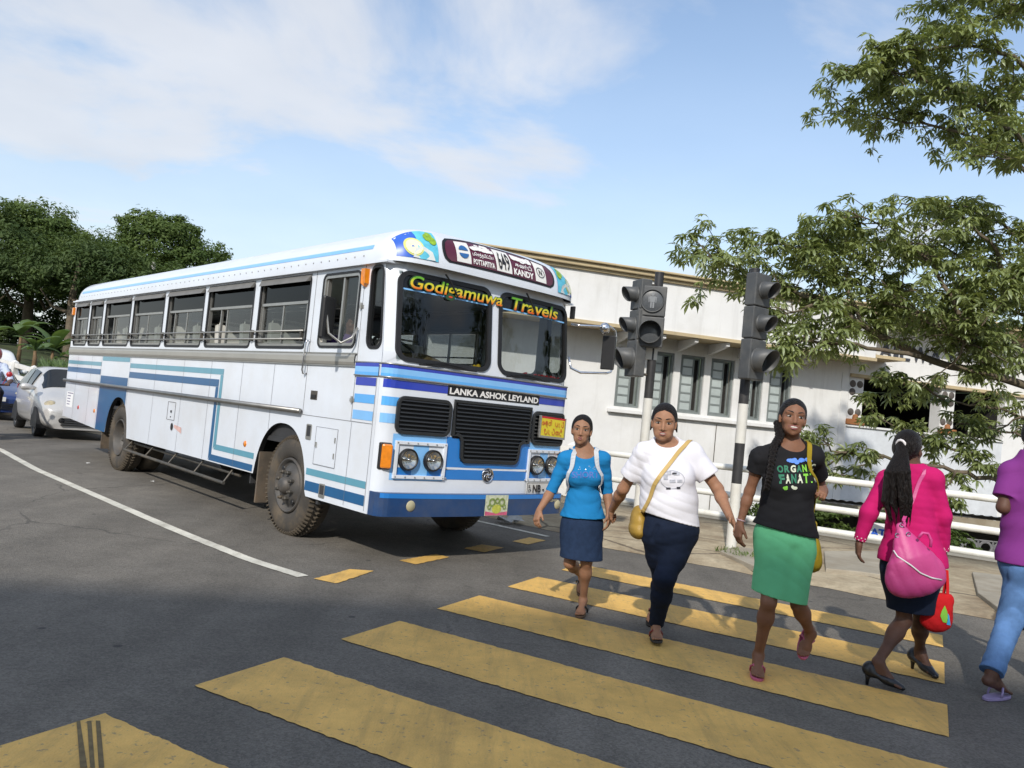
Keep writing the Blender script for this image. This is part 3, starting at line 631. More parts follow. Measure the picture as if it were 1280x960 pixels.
# stripes on the near side and far side
def stripe(fn, pts, m, off=.003):
    mb = MB(); n = len(pts); mb.add([fn(-s, z, off) for s, z in pts], [tuple(range(n))]); return mb.build('stripe', m, bus)
for fn in (SM, SF):
    q = stripe
    for m, pts in ((B_TEAL, [(-8.83, 1.65), (-6.80, 1.65), (-6.80, 1.585), (-8.83, 1.585)]), (B_NAVY, [(-8.83, 1.53), (-6.80, 1.53), (-6.80, 1.44), (-8.83, 1.44)]),
                   (B_TEAL, [(-6.76, 1.745), (-5.38, 1.745), (-5.38, 1.675), (-6.76, 1.675)]),
                   (B_TEAL, [(-5.34, 1.66), (-1.87, 1.66), (-1.87, 1.59), (-5.34, 1.59)]), (B_TEAL, [(-1.95, 1.586), (-1.87, 1.586), (-1.87, .745), (-1.95, .69)]), (B_TEAL, [(-1.866, .75), (-.83, .75), (-.83, .685), (-1.93, .685)]),
                   (B_NAVY, [(-5.34, 1.53), (-1.98, 1.53), (-1.98, 1.44), (-5.34, 1.44)]), (B_NAVY, [(-2.06, 1.437), (-1.98, 1.437), (-1.98, .62), (-2.06, .55)]), (B_NAVY, [(-1.976, .62), (-.835, .62), (-.84, .545), (-2.05, .545)]),
                   (B_TEAL, [(.37, .73), (1.46, .73), (1.46, .665), (.37, .665)]), (B_NAVY, [(.37, .605), (1.46, .605), (1.46, .51), (.37, .51)]),
                   (B_ROYAL, [(1.12, 1.665), (1.46, 1.665), (1.46, 1.59), (1.12, 1.59)]), (B_SKY, [(1.12, 1.51), (1.46, 1.51), (1.46, 1.43), (1.12, 1.43)]), (B_SKY2, [(1.12, 1.36), (1.46, 1.36), (1.46, 1.275), (1.12, 1.275)])):
        q(fn, pts, m)
    # navy block round the rear wheel
    mb = MB(); ys = [5.38]+lin(5.42, 6.72, .04)+[6.76]
    for y0, y1 in zip(ys[:-1], ys[1:]):
        b0, b1 = max(bottom(y0), arch_z(y0)), max(bottom(y1), arch_z(y1)); mb.add([fn(y0, b0, .003), fn(y1, b1, .003), fn(y1, 1.43, .003), fn(y0, 1.43, .003)], [(0, 1, 2, 3)])
    mb.build('stripe', B_NAVY, bus)
    # mouldings, belt and rail
    mb = MB(); prof = [(.0, 1.765), (.012, 1.772), (.02, 1.80), (.02, 1.85), (.012, 1.872), (.0, 1.878)]
    for i in range(5): mb.add([fn(-1.08, prof[i][1], prof[i][0]+.001), fn(8.83, prof[i][1], prof[i][0]+.001), fn(8.83, prof[i+1][1], prof[i+1][0]+.001), fn(-1.08, prof[i+1][1], prof[i+1][0]+.001)], [(0, 1, 2, 3)])
    mb.build('window_moulding', B_MOULD, bus, smooth=True)
    mb = MB()
    for z in (1.762, 1.881): bar_on(mb, fn, -1.10, z-.006, 8.84, z+.006, 0, .016)
    mb.build('moulding_edge', B_ALU, bus)
    MB().tube([fn(-.17, 1.28, .035), fn(8.86, 1.28, .035)], .027, 10).build('rub_rail', mat('rub_rail_steel', (.30, .29, .27), .35, .85, var=.15), bus, smooth=True)
# the belt of three blues runs round the front
for z0, z1, m in ((1.765, 1.80, B_ROYAL), (1.715, 1.765, B_SKY2), (1.685, 1.715, B_SKY)):
    mb = MB(); mb.grid(lambda w, z: FM(w, z, .016), ws, [z0, z1]); mb.add([SM(-1.105, z0, .016), SM(-1.5, z0, .016), SM(-1.5, z1, .016), SM(-1.105, z1, .016)], [(0, 1, 2, 3)]); mb.build('belt_band', m, bus)
mb = MB()
for z in (1.682, 1.803):
    mb.tube([SM(-1.10, z, .016)]+[FM(w, z, .018) for w in ws], .008, 6)
mb.build('belt_trim', B_ALU, bus, smooth=True)
# front bands below the belt
def front_sheet(w0, w1, z0, z1, m, off=.003, name='stripe'):
    mb = MB(); mb.grid(lambda w, z: FM(w, z, off), [w for w in ([w0]+[q for q in ws if w0 < q < w1]+[w1])], [z0, z1]); return mb.build(name, m, bus)
front_sheet(.012, .655, 1.59, 1.665, B_ROYAL); front_sheet(1.875, 2.37, 1.59, 1.665, B_ROYAL); front_sheet(.655, 1.875, 1.575, 1.67, B_BLACK, .0035, 'name_strip')
front_sheet(.012, .2, 1.43, 1.51, B_SKY); front_sheet(.012, .2, 1.275, 1.36, B_SKY2); front_sheet(2.2, 2.37, 1.43, 1.51, B_SKY); front_sheet(2.2, 2.37, 1.275, 1.36, B_SKY2)
FT = lambda w, z, d=0.0: FM(w, z, .007+d)
text_on(FT, 'LANKA ASHOK LEYLAND', .675, 1.59, 1.855, 1.652, bold=.035).build('lettering', M_LETTERW, bus)
front_sheet(.70, 1.785, .905, 1.19, B_BLUE, .003, 'blue_panel'); front_sheet(.70, 1.785, .79, .885, B_BLUE, .0035, 'blue_panel')
front_sheet(.13, .695, .77, 1.185, B_SKY2, .003, 'blue_panel'); front_sheet(1.79, 2.30, .80, 1.185, B_SKY2, .003, 'blue_panel')
mb = MB(); bar_on(mb, FM, .70, .884, 1.785, .904, 0, .012); mb.build('trim_strip', B_WHITE, bus)
# screws of the trim
mb = MB()
for w in (.72, 1.765):
    for z in (.80, .894): mb.lathe([(0, .004), (.008, .003), (.01, 0)], FM(w, z, .012), (0, -1, 0), 8)
mb.build('screw', B_CHROME, bus)

# grilles: black frames with slats
M_VOID = mat('grille_void', (.004, .004, .004), .8, var=0)
def grille(outline, slats, backs):
    gq = empty('grille', parent=bus)
    # outline polygon as backing, rim as tube-like border
    for (a_, b_, c_, d_) in backs:
        mb = MB(); mb.grid(lambda u, v: FM(u, v, .006), lin(a_, c_, .1), [b_, d_]); mb.build('backing', M_VOID, gq)
    mb = MB(); n = len(outline); c = (sum(p[0] for p in outline)/n, sum(p[1] for p in outline)/n); V = []
    ins = []
    for i, p in enumerate(outline):
        a = outline[i-1]; b = outline[(i+1) % n]; t = Vector((b[0]-a[0], b[1]-a[1])).normalized(); ins.append((p[0]-t.y*.032, p[1]+t.x*.032))
    V = [FM(u, v, .004) for u, v in outline]+[FM(u, v, .026) for u, v in outline]+[FM(u, v, .026) for u, v in ins]+[FM(u, v, .004) for u, v in ins]
    mb.add(V, [(k*n+i, k*n+(i+1) % n, (k+1)*n+(i+1) % n, (k+1)*n+i) for k in range(3) for i in range(n)]); mb.build('frame', B_GRILLE, gq, bevel=.004)
    for (u0, u1, z) in slats:
        mb = MB(); mb.grid(lambda u, k: FM(u, z+(.005, -.007, -.010, .002)[k], (.022, .026, .010, .008)[k]), lin(u0, u1, .15), [0, 1, 2, 3]); s_ = mb.build('slat', B_GRILLE, gq)
    return gq
o1 = rrect(.13, 1.185, .715, 1.53, .08, 5)
grille(o1, [(.165, .69, z) for z in np.linspace(1.235, 1.49, 8)], [(.15, 1.205, .70, 1.51)])
o3 = rrect(1.79, 1.16, 2.335, 1.515, .08, 5)
grille(o3, [(1.82, 2.30, z) for z in np.linspace(1.21, 1.475, 8)], [(1.81, 1.18, 2.315, 1.495)])
half = [(1.765, 1.545)] + [(.74, 1.545)] + [(.74, 1.20)] + [(.80+.05*math.sin(R(a)), 1.20-.05+.05*math.cos(R(a))) for a in (0, 30, 60, 90)] + [(.86, 1.03)] + [(.93-.07*math.cos(R(a)), 1.02-.07*math.sin(R(a))) for a in (20, 45, 70, 90)] \
    + [(1.56+.07*math.sin(R(a)), 1.02-.07*math.cos(R(a))) for a in (0, 20, 45, 70)] + [(1.64, 1.08)] + [(1.69-.05*math.cos(R(a)), 1.12+.05*math.sin(R(a))) for a in (0, 30, 60, 90)] + [(1.765, 1.17)]
zs = list(np.linspace(.985, 1.505, 15)); gs = []
for z in zs:
    gs.append((.775, 1.735, z) if z > 1.2 else ((.90, 1.605, z) if z < 1.16 else (.84, 1.66, z)))
grille(half, gs, [(.755, 1.18, 1.75, 1.53), (.875, .965, 1.625, 1.18)])
# yellow destination plate hung in the right grille
yb = empty('notice_plate', parent=bus)
M_YB = mat('notice_yellow', (.74, .60, .03), .45, var=.08, scale=8); M_REDL = mat('notice_red', (.55, .02, .03), .5, var=.1)
def YB(u, v, d=0.0): return FM(u, v-.03*(u-1.9), .045+d)
mb = MB(); bar_on(mb, YB, 1.885, 1.265, 2.305, 1.47, -.012, .0); mb.build('plate', M_YB, yb)
mb = MB(); bar_on(mb, YB, 1.885, 1.45, 2.305, 1.47, .0, .001); mb.build('red_edge', M_REDL, yb)
mb = MB()
for a, b, c, d in ((1.865, 1.245, 1.89, 1.475), (1.865, 1.245, 2.32, 1.268), (2.30, 1.245, 2.32, 1.475)): bar_on(mb, YB, a, b, c, d, -.01, .008)
mb.build('plate_holder', B_ALU, yb)
YT = lambda u, v, d=0.0: YB(u, v, .002+d)
sinhala_on(YT, ['a', 'lu', 'thal', ' ', 'pa', 'aa', 'ra'], 1.905, 1.375, 2.29, 1.435, .10).build('lettering', M_REDL, yb)
sinhala_on(YT, ['maa', 'aa', 'ra', 'ka', 'tt'], 1.95, 1.285, 2.27, 1.35, .10).build('lettering', M_REDL, yb)

# headlights
M_REFL = mat('lamp_reflector', (.72, .71, .68), .16, .95, var=.15, scale=18); M_LENS = glass('lamp_lens', (.9, .9, .88), .05)
def headlight_box(w0, w1, z0, z1):
    hb = empty('headlight_unit', parent=bus)
    mb = MB(); bar_on(mb, FM, w0+.03, z0+.03, w1-.03, z0+.10, .004, .006); mb.build('blue_base', B_BLUE, hb)
    mb = MB(); bar_on(mb, FM, w0+.03, z0+.10, w1-.03, z1-.03, .004, .006); mb.build('panel', B_WHITE, hb)
    mb = MB(); t = .032
    for a, b, c, d in ((w0, z0, w1, z0+t), (w0, z1-t, w1, z1), (w0, z0+t, w0+t, z1-t), (w1-t, z0+t, w1, z1-t)): bar_on(mb, FM, a, b, c, d, .002, .024)
    mb.build('frame', B_WHITE, hb, bevel=.003)
    mb = MB()
    for w in np.linspace(w0+.02, w1-.02, 6):
        for z in (z0+.016, z1-.016): mb.box(FM(w, z, .025), (.010, .006, .010))
    mb.build('screw', B_ALU, hb)
    for k in (.25, .73):
        c = FM(w0+(w1-w0)*k, (z0+z1)/2+.005, .006); ht = empty('headlight', parent=hb)
        mb = MB(); mb.lathe([(.100, 0), (.100, .035), (.094, .046), (.086, .046), (.083, .03)], c, (0, -1, 0), 28); mb.build('bezel', B_BLACK, ht, smooth=True)
        mb = MB(); mb.lathe([(.001, .004), (.03, .006), (.06, .018), (.083, .036)], c, (0, -1, 0), 28); mb.build('reflector', M_REFL, ht, smooth=True)
        mb = MB(); mb.lathe([(.0, .062), (.03, .060), (.06, .052), (.085, .038)], c, (0, -1, 0), 28); mb.build('lens', M_LENS, ht, smooth=True)
        mb = MB(); mb.lathe([(.0, .04), (.012, .036), (.014, .01)], c, (0, -1, 0), 12); mb.build('bulb', B_CHROME, ht, smooth=True)
headlight_box(.155, .70, .785, 1.125); headlight_box(1.775, 2.305, .785, 1.115)
# corner indicators
M_AMBER = mat('amber_lens', (.72, .22, .01), .2, var=.25, scale=14, coat=.6)
for s in (0, 1):
    f_ = FM if s == 0 else (lambda w, z, o=0: FM(BW-w, z, o))
    iu = empty('indicator', parent=bus)
    mb = MB(); bar_on(mb, f_, .022, .86, .115, 1.10, .0, .03); mb.build('housing', B_BLACK, iu, bevel=.01)
    mb = MB(); bar_on(mb, f_, .028, .872, .109, 1.088, .028, .058); mb.build('lens', M_AMBER, iu, bevel=.018)
# bumper, fog discs, lettering, plate, badge, sticker
mb = MB(); mb.grid(lambda w, k: FM(w, (.45, .45, .66, .66)[k], (-.02, .075, .075, -.02)[k]), [.005]+[w for w in ws if .01 < w < 2.37]+[2.375], [0, 1, 2, 3])
mb.add([FM(.005, .45, -.02), FM(.005, .45, .075), FM(.005, .66, .075), FM(.005, .66, -.02)], [(0, 1, 2, 3)]); mb.add([FM(2.375, .45, -.02), FM(2.375, .45, .075), FM(2.375, .66, .075), FM(2.375, .66, -.02)], [(3, 2, 1, 0)])
bm = mb.build('bumper', mat('bumper_navy', (.012, .05, .15), .35, var=.15, scale=4, coat=.3, dirt=(.12, .12, .12), dirt_amt=.4, dirt_scale=3), bus)
mb = MB(); mb.grid(lambda w, z: FM(w, z, .078), [w for w in ws if .02 < w < 2.36], [.615, .657]); mb.build('bumper_edge', B_BLUE, bm)
M_DISC = mat('cream_disc', (.42, .38, .24), .5, var=.12)
for w in (.33, 2.255):
    mb = MB(); mb.lathe([(.0, .012), (.04, .010), (.05, 0)], FM(w, .548, .076), (0, -1, 0), 20); mb.build('fog_disc', M_DISC, bm, smooth=True)
BT = lambda w, z, d=0.0: FM(w, z, .081+d)
text_on(BT, 'VIKING', 2.06, .578, 2.245, .608, bold=.03).build('lettering', M_DISC, bm)
M_PLATE = mat('number_plate', (.62, .61, .58), .45, var=.05)
npz = empty('number_plate', parent=bus)
PT = lambda w, z, d=0.0: FM(w, z-.02, .03+d)
mb = MB(); bar_on(mb, PT, 1.78, .665, 2.315, .80, -.01, .0); mb.build('plate', M_PLATE, npz, bevel=.004)
mb = MB()
for a, b, c, d in ((1.785, .67, 2.31, .676), (1.785, .789, 2.31, .795), (1.785, .676, 1.791, .789), (2.304, .676, 2.31, .789)): bar_on(mb, PT, a, b, c, d, 0, .0015)
mb.build('plate_border', M_INK, npz)
text_on(lambda w, z: PT(w, z, .002), 'NB -', 1.875, .692, 2.06, .772, bold=.03).build('lettering', M_INK, npz)
text_on(lambda w, z: PT(w, z, .002), '5', 2.235, .692, 2.285, .772, bold=.03).build('lettering', M_INK, npz)
text_on(lambda w, z: PT(w, z, .002), 'SL\nCP', 1.805, .695, 1.85, .77, bold=.02).build('lettering', M_INK, npz)
# round badge
bd = empty('badge', parent=bus); c = FM(1.235, .838, .004)
mb = MB(); mb.lathe([(.062, 0), (.068, .008), (.072, .008), (.074, 0)], c, (0, -1, 0), 28); mb.lathe([(0, .006), (.02, .007), (.022, .003)], c, (0, -1, 0), 16); mb.build('rim', B_CHROME, bd, smooth=True)
mb = MB(); mb.lathe([(0, .003), (.064, .002), (.066, 0)], c, (0, -1, 0), 28); mb.build('disc', mat('badge_grey', (.08, .08, .09), .35, .5, var=.1), bd, smooth=True)
mb = MB()
for k in range(5):
    P = [(1.235+(.02+.042*t)*math.cos(R(72*k+75*t)), .838+(.02+.042*t)*math.sin(R(72*k+75*t))) for t in np.linspace(0, 1, 7)]
    mb.tube([FM(u, v, .011) for u, v in P], .006, 5)
mb.build('spiral_arm', B_CHROME, bd, smooth=True)
# sticker on the bumper
M_STK = mat('sticker_paper', (.55, .58, .42), .5, var=.35, scale=26); M_STY = mat('sticker_yellow', (.50, .52, .08), .5, var=.3, scale=30); M_STP = mat('sticker_pink', (.62, .12, .22), .5, var=.3, scale=22); M_STG = mat('sticker_green', (.22, .3, .08), .5, var=.5, scale=40)
sk = empty('sticker', parent=bus); ST = lambda w, z, d=0.0: FM(w, z, .083+d)
mb = MB(); bar_on(mb, ST, 1.175, .455, 1.475, .655, -.003, 0); mb.build('sheet', M_STK, sk)
poly_on(lambda u, v: ST(u, v, .001), [(1.178, .458), (1.472, .458), (1.472, .495), (1.38, .485), (1.27, .485), (1.178, .5)]).build('pink_edge', M_STP, sk)
disc_on(lambda u, v: ST(u, v, .002), 1.325, .52, .062, ry=.045).build('bowl', M_STY, sk)
for k, (u, v, r) in enumerate(((1.26, .585, .042), (1.39, .585, .042), (1.325, .60, .03), (1.225, .54, .025), (1.425, .54, .025))): ring_on(lambda a, b: ST(a, b, .003+.0005*k), u, v, r*.55, r).build('scroll', M_STG, sk)

# windscreen panes with rubber gaskets, lettering band and wipers
M_GRAD = bpy.data.materials.new('rainbow_lettering'); M_GRAD.use_nodes = True
_t = M_GRAD.node_tree; _b = _t.nodes['Principled BSDF']; _c = _t.nodes.new('ShaderNodeTexCoord'); _s = _t.nodes.new('ShaderNodeSeparateXYZ'); _r = _t.nodes.new('ShaderNodeValToRGB'); _mr = _t.nodes.new('ShaderNodeMapRange')
_mr.inputs[1].default_value = 2.47; _mr.inputs[2].default_value = 2.625; _t.links.new(_c.outputs['Object'], _s.inputs[0]); _t.links.new(_s.outputs[2], _mr.inputs[0]); _t.links.new(_mr.outputs[0], _r.inputs[0]); _t.links.new(_r.outputs[0], _b.inputs['Base Color'])
_e = _r.color_ramp.elements; _e[0].color = (.55, .03, .01, 1); _e[0].position = .12; _e[1].color = (.13, .40, .02, 1); _e[1].position = .95
for p_, c_ in ((.30, (.72, .10, .01, 1)), (.48, (.80, .46, .02, 1)), (.72, (.62, .62, .03, 1))): _k = _r.color_ramp.elements.new(p_); _k.color = c_
_b.inputs['Roughness'].default_value = .4
M_BAND = mat('windscreen_sun_band', (.008, .009, .010), .25, var=.1)
wsq = empty('windscreen', parent=bus)
for h in ((.09, 1.85, 1.13, 2.66), (1.25, 1.85, 2.29, 2.66)):
    mb = MB(); frame_ring(mb, FM, (h[0]-.012, h[1]-.012, h[2]+.012, h[3]+.012), .12, .042, -.03, .014, 8); mb.build('gasket', B_BLACK, wsq, smooth=False)
    mb = MB(); out = rrect(*h, .11, 8); mb.grid(lambda u, v: FM(u, v, -.008), lin(h[0], h[2], .1), lin(h[1]+.0, h[3]-.0, .2)); mb.build('pane', B_GLASS_W, wsq, smooth=True)
    mb = MB(); mb.grid(lambda u, v: FM(u, v, -.004), lin(h[0]+.02, h[2]-.02, .1), [2.50, 2.65]); mb.build('sun_band', M_BAND, wsq, smooth=True)
    mb = MB(); mb.grid(lambda u, v: FM(u, v, -.001), lin(h[0]+.02, h[2]-.02, .1), [2.492, 2.507]); mb.build('blue_line', B_SKY2, wsq, smooth=True)
WT = lambda u, v, d=0.0: FM(u, v, .019+d)
WT2 = lambda u, v, d=0.0: FM(u, v, .016+d)
M_HALO = mat('lettering_outline', (.02, .07, .02), .4, var=.1)
for body_, u0, u1 in (('Godigamuwa', .19, 1.27), ('Travels', 1.40, 2.12)):
    def slope(u, v): return WT(u, v)
    t1 = text_on(slope, body_, u0, 2.475 if 'g' in body_ else 2.505, u1, 2.635, bold=.012, shear=.18); t1.build('company_lettering', M_GRAD, bus)
    t2 = text_on(lambda u, v: WT2(u, v), body_, u0-.012, 2.468 if 'g' in body_ else 2.498, u1+.012, 2.642, bold=.04, shear=.18); t2.build('lettering_outline', M_HALO, bus)
for w0, dx in ((.66, .05), (1.70, .06)):
    wp = empty('wiper', parent=bus)
    mb = MB(); mb.tube([FM(w0-.12, 2.70, .05), FM(w0-.05, 2.64, .04), FM(w0+dx, 2.50, .03)], .009, 6); mb.build('arm', B_BLACK, wp); 
    mb = MB(); mb.tube([FM(w0-.35, 1.825, .02), FM(w0, 1.84, .03), FM(w0+.3, 1.835, .02)], .008, 6); mb.tube([FM(w0-.28, 1.84, .025), FM(w0-.1, 1.87, .03), FM(w0+.15, 1.845, .03)], .007, 6); mb.build('blade', B_BLACK, wp)

# side windows
def side_window(fn, a, b, kind, k):
    sw = empty('side_window', parent=bus)
    mb = MB(); frame_ring(mb, fn, (a-.008, ZW0-.008, b+.008, ZW1+.008), .075, .03, -.045, .006); mb.build('rubber', B_BLACK, sw)
    mb = MB(); bar_on(mb, fn, a+.02, 2.395, b-.02, 2.425, -.05, -.012); bar_on(mb, fn, a+.02, ZW0+.02, b-.02, ZW0+.05, -.05, -.012)
    bar_on(mb, fn, a+.02, ZW0+.05, a+.045, 2.66, -.05, -.012); bar_on(mb, fn, b-.045, ZW0+.05, b-.02, 2.66, -.05, -.012); mb.build('frame', B_ALU, sw)
    sheet(fn, a+.03, 2.425, b-.03, 2.66, -.03).build('upper_pane', B_GLASS_T, sw)
    w = b-a; mid = a+w*(.52+.06*math.sin(k*2.1)); op = (k*37 % 10)/10*.35
    sheet(fn, a+.05, ZW0+.06, mid, 2.39, -.028).build('sliding_pane', B_GLASS_C, sw)
    if op < .2: sheet(fn, mid-.02, ZW0+.06, b-.05-w*op, 2.39, -.044).build('sliding_pane', B_GLASS_C, sw)
    for y in (mid, a+.06+.02, b-.06-w*op): mb = MB(); bar_on(mb, fn, y-.012, ZW0+.05, y+.012, 2.395, -.05, -.022); mb.build('pane_stile', B_ALU, sw)
    mb = MB(); mb.add([fn(a+.0, 2.70, .002), fn(b, 2.70, .002), fn(b-.04, 2.615, .05), fn(a+.04, 2.615, .05)], [(0, 1, 2, 3)]); mb.add([fn(a, 2.70, .002), fn(a+.04, 2.615, .05), fn(a+.02, 2.63, .0)], [(0, 1, 2)]); mb.add([fn(b, 2.70, .002), fn(b-.04, 2.615, .05), fn(b-.02, 2.63, .0)], [(0, 2, 1)]); mb.build('awning', B_AWN, sw)
for fn in (SM, SF):
    for k, (a, b) in enumerate(WIN): side_window(fn, a, b, 0, k)
    gb = empty('guard_bars', parent=bus)
    for z in (2.105, 2.02): MB().tube([fn(-.05, z, .03), fn(8.72, z, .03)], .010, 6).build('bar', B_STEEL if False else B_ALU, gb, smooth=True)
    mb = MB()
    for y in [0, 1.175, 2.645, 4.075, 5.535, 6.975, 7.815, 8.7]: bar_on(mb, fn, y-.015, 2.0, y+.015, 2.125, 0, .034)
    mb.build('bracket', B_STEEL, gb)
    # quarter light and cab window
    qw = empty('quarter_window', parent=bus); mb = MB(); frame_ring(mb, fn, (-1.508, 1.927, -1.232, 2.708), .095, .028, -.04, .008); mb.build('rubber', B_BLACK, qw); sheet(fn, -1.49, 1.94, -1.25, 2.69, -.02, 4).build('pane', B_GLASS_C, qw)
# cab door on the near side
dr = empty('driver_door', parent=bus)
mb = MB(); frame_ring(mb, SM, (-1.038, 1.932, -.322, 2.678), .075, .022, -.045, .010); mb.build('rubber', B_BLACK, dr)
mb = MB(); frame_ring(mb, SM, (-1.018, 1.952, -.342, 2.658), .06, .03, -.05, .004); bar_on(mb, SM, -.72, 1.98, -.69, 2.63, -.05, -.01); bar_on(mb, SM, -.40, 1.98, -.375, 2.63, -.05, -.01); mb.build('window_frame', B_ALU, dr)
sheet(SM, -.99, 1.98, -.70, 2.63, -.03).build('pane', B_GLASS_C, dr)
mb = MB()
for a, b, c, d in ((-1.105, 1.245, -1.098, 2.72), (-.175, 1.245, -.168, 2.72), (-1.105, 1.245, -.168, 1.251)): bar_on(mb, SM, a, b, c, d, .0005, .002)
mb.build('door_seam', mat('panel_gap', (.20, .20, .21), .8, var=0), dr)
mb = MB(); bar_on(mb, SM, -.43, 1.41, -.30, 1.50, .0, .006); mb.build('door_handle', B_STEEL, dr, bevel=.004); mb = MB(); bar_on(mb, SM, -.41, 1.425, -.33, 1.46, .006, .014); mb.build('handle_latch', B_BLACK, dr)
mb = MB(); mb.tube([SM(-.175, 2.0, .0), SM(-.165, 2.0, .04), SM(-.16, 1.97, .045), SM(-.15, 1.70, .045), SM(-.155, 1.665, .035), SM(-.16, 1.665, .0)], .011, 6); mb.build('grab_handle', B_CHROME, dr, smooth=True)
mb = MB()
for z in (2.30, 2.52, 1.42): mb.tube([SM(-1.09, z, .012), SM(-1.09, z+.06, .012)], .012, 6); bar_on(mb, SM, -1.13, z+.01, -1.05, z+.04, 0, .008)
mb.build('hinge', B_ALU, dr)
# marker lamps
for y, z, m in ((-1.14, 2.595, M_AMBER),):
    mb = MB(); mb.add([SM(y-.05, z+.08, .0), SM(y+.05, z+.08, .0), SM(y+.05, z-.06, 0), SM(y, z-.09, 0), SM(y-.05, z-.06, 0), SM(y-.04, z+.08, .05), SM(y+.04, z+.08, .05), SM(y+.04, z-.055, .045), SM(y, z-.085, .03), SM(y-.04, z-.055, .045)], [(5, 6, 7, 8, 9), (0, 1, 6, 5), (1, 2, 7, 6), (2, 3, 8, 7), (3, 4, 9, 8), (4, 0, 5, 9)]); mb.build('side_indicator', M_AMBER, bus)
M_REDR = mat('red_reflector', (.45, .03, .02), .3, var=.2)
for y, m in ((1.08, M_AMBER), (6.91, M_AMBER), (7.87, M_REDR)):
    mb = MB(); c = SM(y, .83, .0); mb.lathe([(0, .012), (.03, .010), (.036, 0)], c, (-1, 0, 0), 14); mb.build('side_reflector', m, bus, smooth=True)
mb = MB(); bar_on(mb, SM, 8.78, 2.48, 8.86, 2.62, 0, .04); mb.build('rear_marker', M_AMBER, bus, bevel=.01)
# panel seams, hatches, vents
M_GAP = bpy.data.materials['panel_gap']
mb = MB()
for y in (.55, 1.35, 2.25, 3.15, 4.2, 5.33, 6.80, 7.35, 8.2): bar_on(mb, SM, y-.002, max(bottom(y), arch_z(y))+.01, y+.002, 1.75, .0036, .0044)
for y in (-1.47, -1.12): bar_on(mb, SM, y-.002, .47, y+.002, 1.24 if y > -1.2 else 1.67, .0036, .0044)
bar_on(mb, SM, -1.46, 1.247, -1.108, 1.252, .0036, .0044)
mb.build('panel_seam', M_GAP, bus)
M_HATCHL = mat('hatch_outline', (.38, .38, .38), .6, var=.1)
ht = empty('hatch', parent=bus); mb = MB()
for a, b, c, d in ((-.90, .78, -.486, .783), (-.90, 1.15, -.486, 1.153), (-.90, .783, -.896, 1.15), (-.49, .783, -.486, 1.15)): bar_on(mb, SM, a, b, c, d, .004, .0055)
mb.build('outline', M_GAP, ht)
mb = MB(); bar_on(mb, SM, -.895, .786, -.492, 1.147, .001, .004); mb.build('lid', B_WHITE, ht)
mb = MB(); bar_on(mb, SM, -.53, .95, -.515, 1.0, .004, .02); bar_on(mb, SM, -.875, .87, -.86, .92, .004, .012); bar_on(mb, SM, -.875, 1.02, -.86, 1.07, .004, .012); mb.build('catch', B_ALU, ht)
for (a, b, c, d) in ((-.38, 1.02, -.30, 1.15), (-.755, .49, -.67, .60)):
    vq = empty('step_pocket', parent=bus); mb = MB(); bar_on(mb, SM, a, b, c, d, .002, .0048); mb.build('recess', B_DARKIN, vq); mb = MB(); frame_ring(mb, SM, (a-.012, b-.012, c+.012, d+.012), .012, .014, 0, .007, 2); bar_on(mb, SM, a, b, c, b+.02, .004, .008); mb.build('rim', B_ALU, vq)
fq = empty('fuel_flap', parent=bus); mb = MB(); frame_ring(mb, SM, (3.30, .93, 3.58, 1.175), .01, .006, .002, .006, 2); mb.build('outline', M_GAP, fq)
mb = MB(); bar_on(mb, SM, 3.42, 1.03, 3.46, 1.06, .003, .008); bar_on(mb, SM, 3.43, .965, 3.455, .98, .003, .006); mb.build('lock', B_BLACK, fq)
disc_on(lambda u, v: SM(u, v, .005), 3.36, .845, .045, ry=.05).build('filler_cap', B_BLACK, bus)
poly_on(lambda u, v: SM(u, v, .004), [(3.0, .78), (3.28, .84), (3.28, .88), (3.02, .86)]).build('rust_smear', mat('rust_smear', (.62, .40, .36), .6, var=.3, scale=14), bus)
# notice lettering near the rear corner
M_NOTE = mat('notice_paper', (.80, .80, .80), .6, var=.05); M_NOTEI = mat('notice_ink', (.22, .20, .30), .6, var=.2)
nq = empty('side_notice', parent=bus); sheet(SM, 8.25, .80, 8.68, 1.08, .004).build('sheet', M_NOTE, nq)
mb = MB()
for i, l in enumerate((.34, .22, .20, .20, .18)): bar_on(mb, lambda y, z, o=0: SM(y, z, o), 8.62-l, 1.045-.05*i, 8.62, 1.062-.05*i, .0045, .0052)
mb.build('lettering', M_NOTEI, nq)
# side under-run guard (ladder between the axles)
lg = empty('side_guard', parent=bus)
MB().tube([SM(1.40, .345, .06), SM(5.0, .375, .06)], .020, 8).build('lower_rail', B_STEEL, lg); MB().tube([SM(1.33, .44, -.10), SM(5.05, .47, -.10)], .018, 8).build('upper_rail', B_STEEL, lg)
for y in np.linspace(1.42, 4.98, 5): MB().tube([SM(y, .345+.03*(y-1.4)/3.6, .06), SM(y+.05, .55, -.10)], .012, 6).build('rung', B_STEEL, lg)
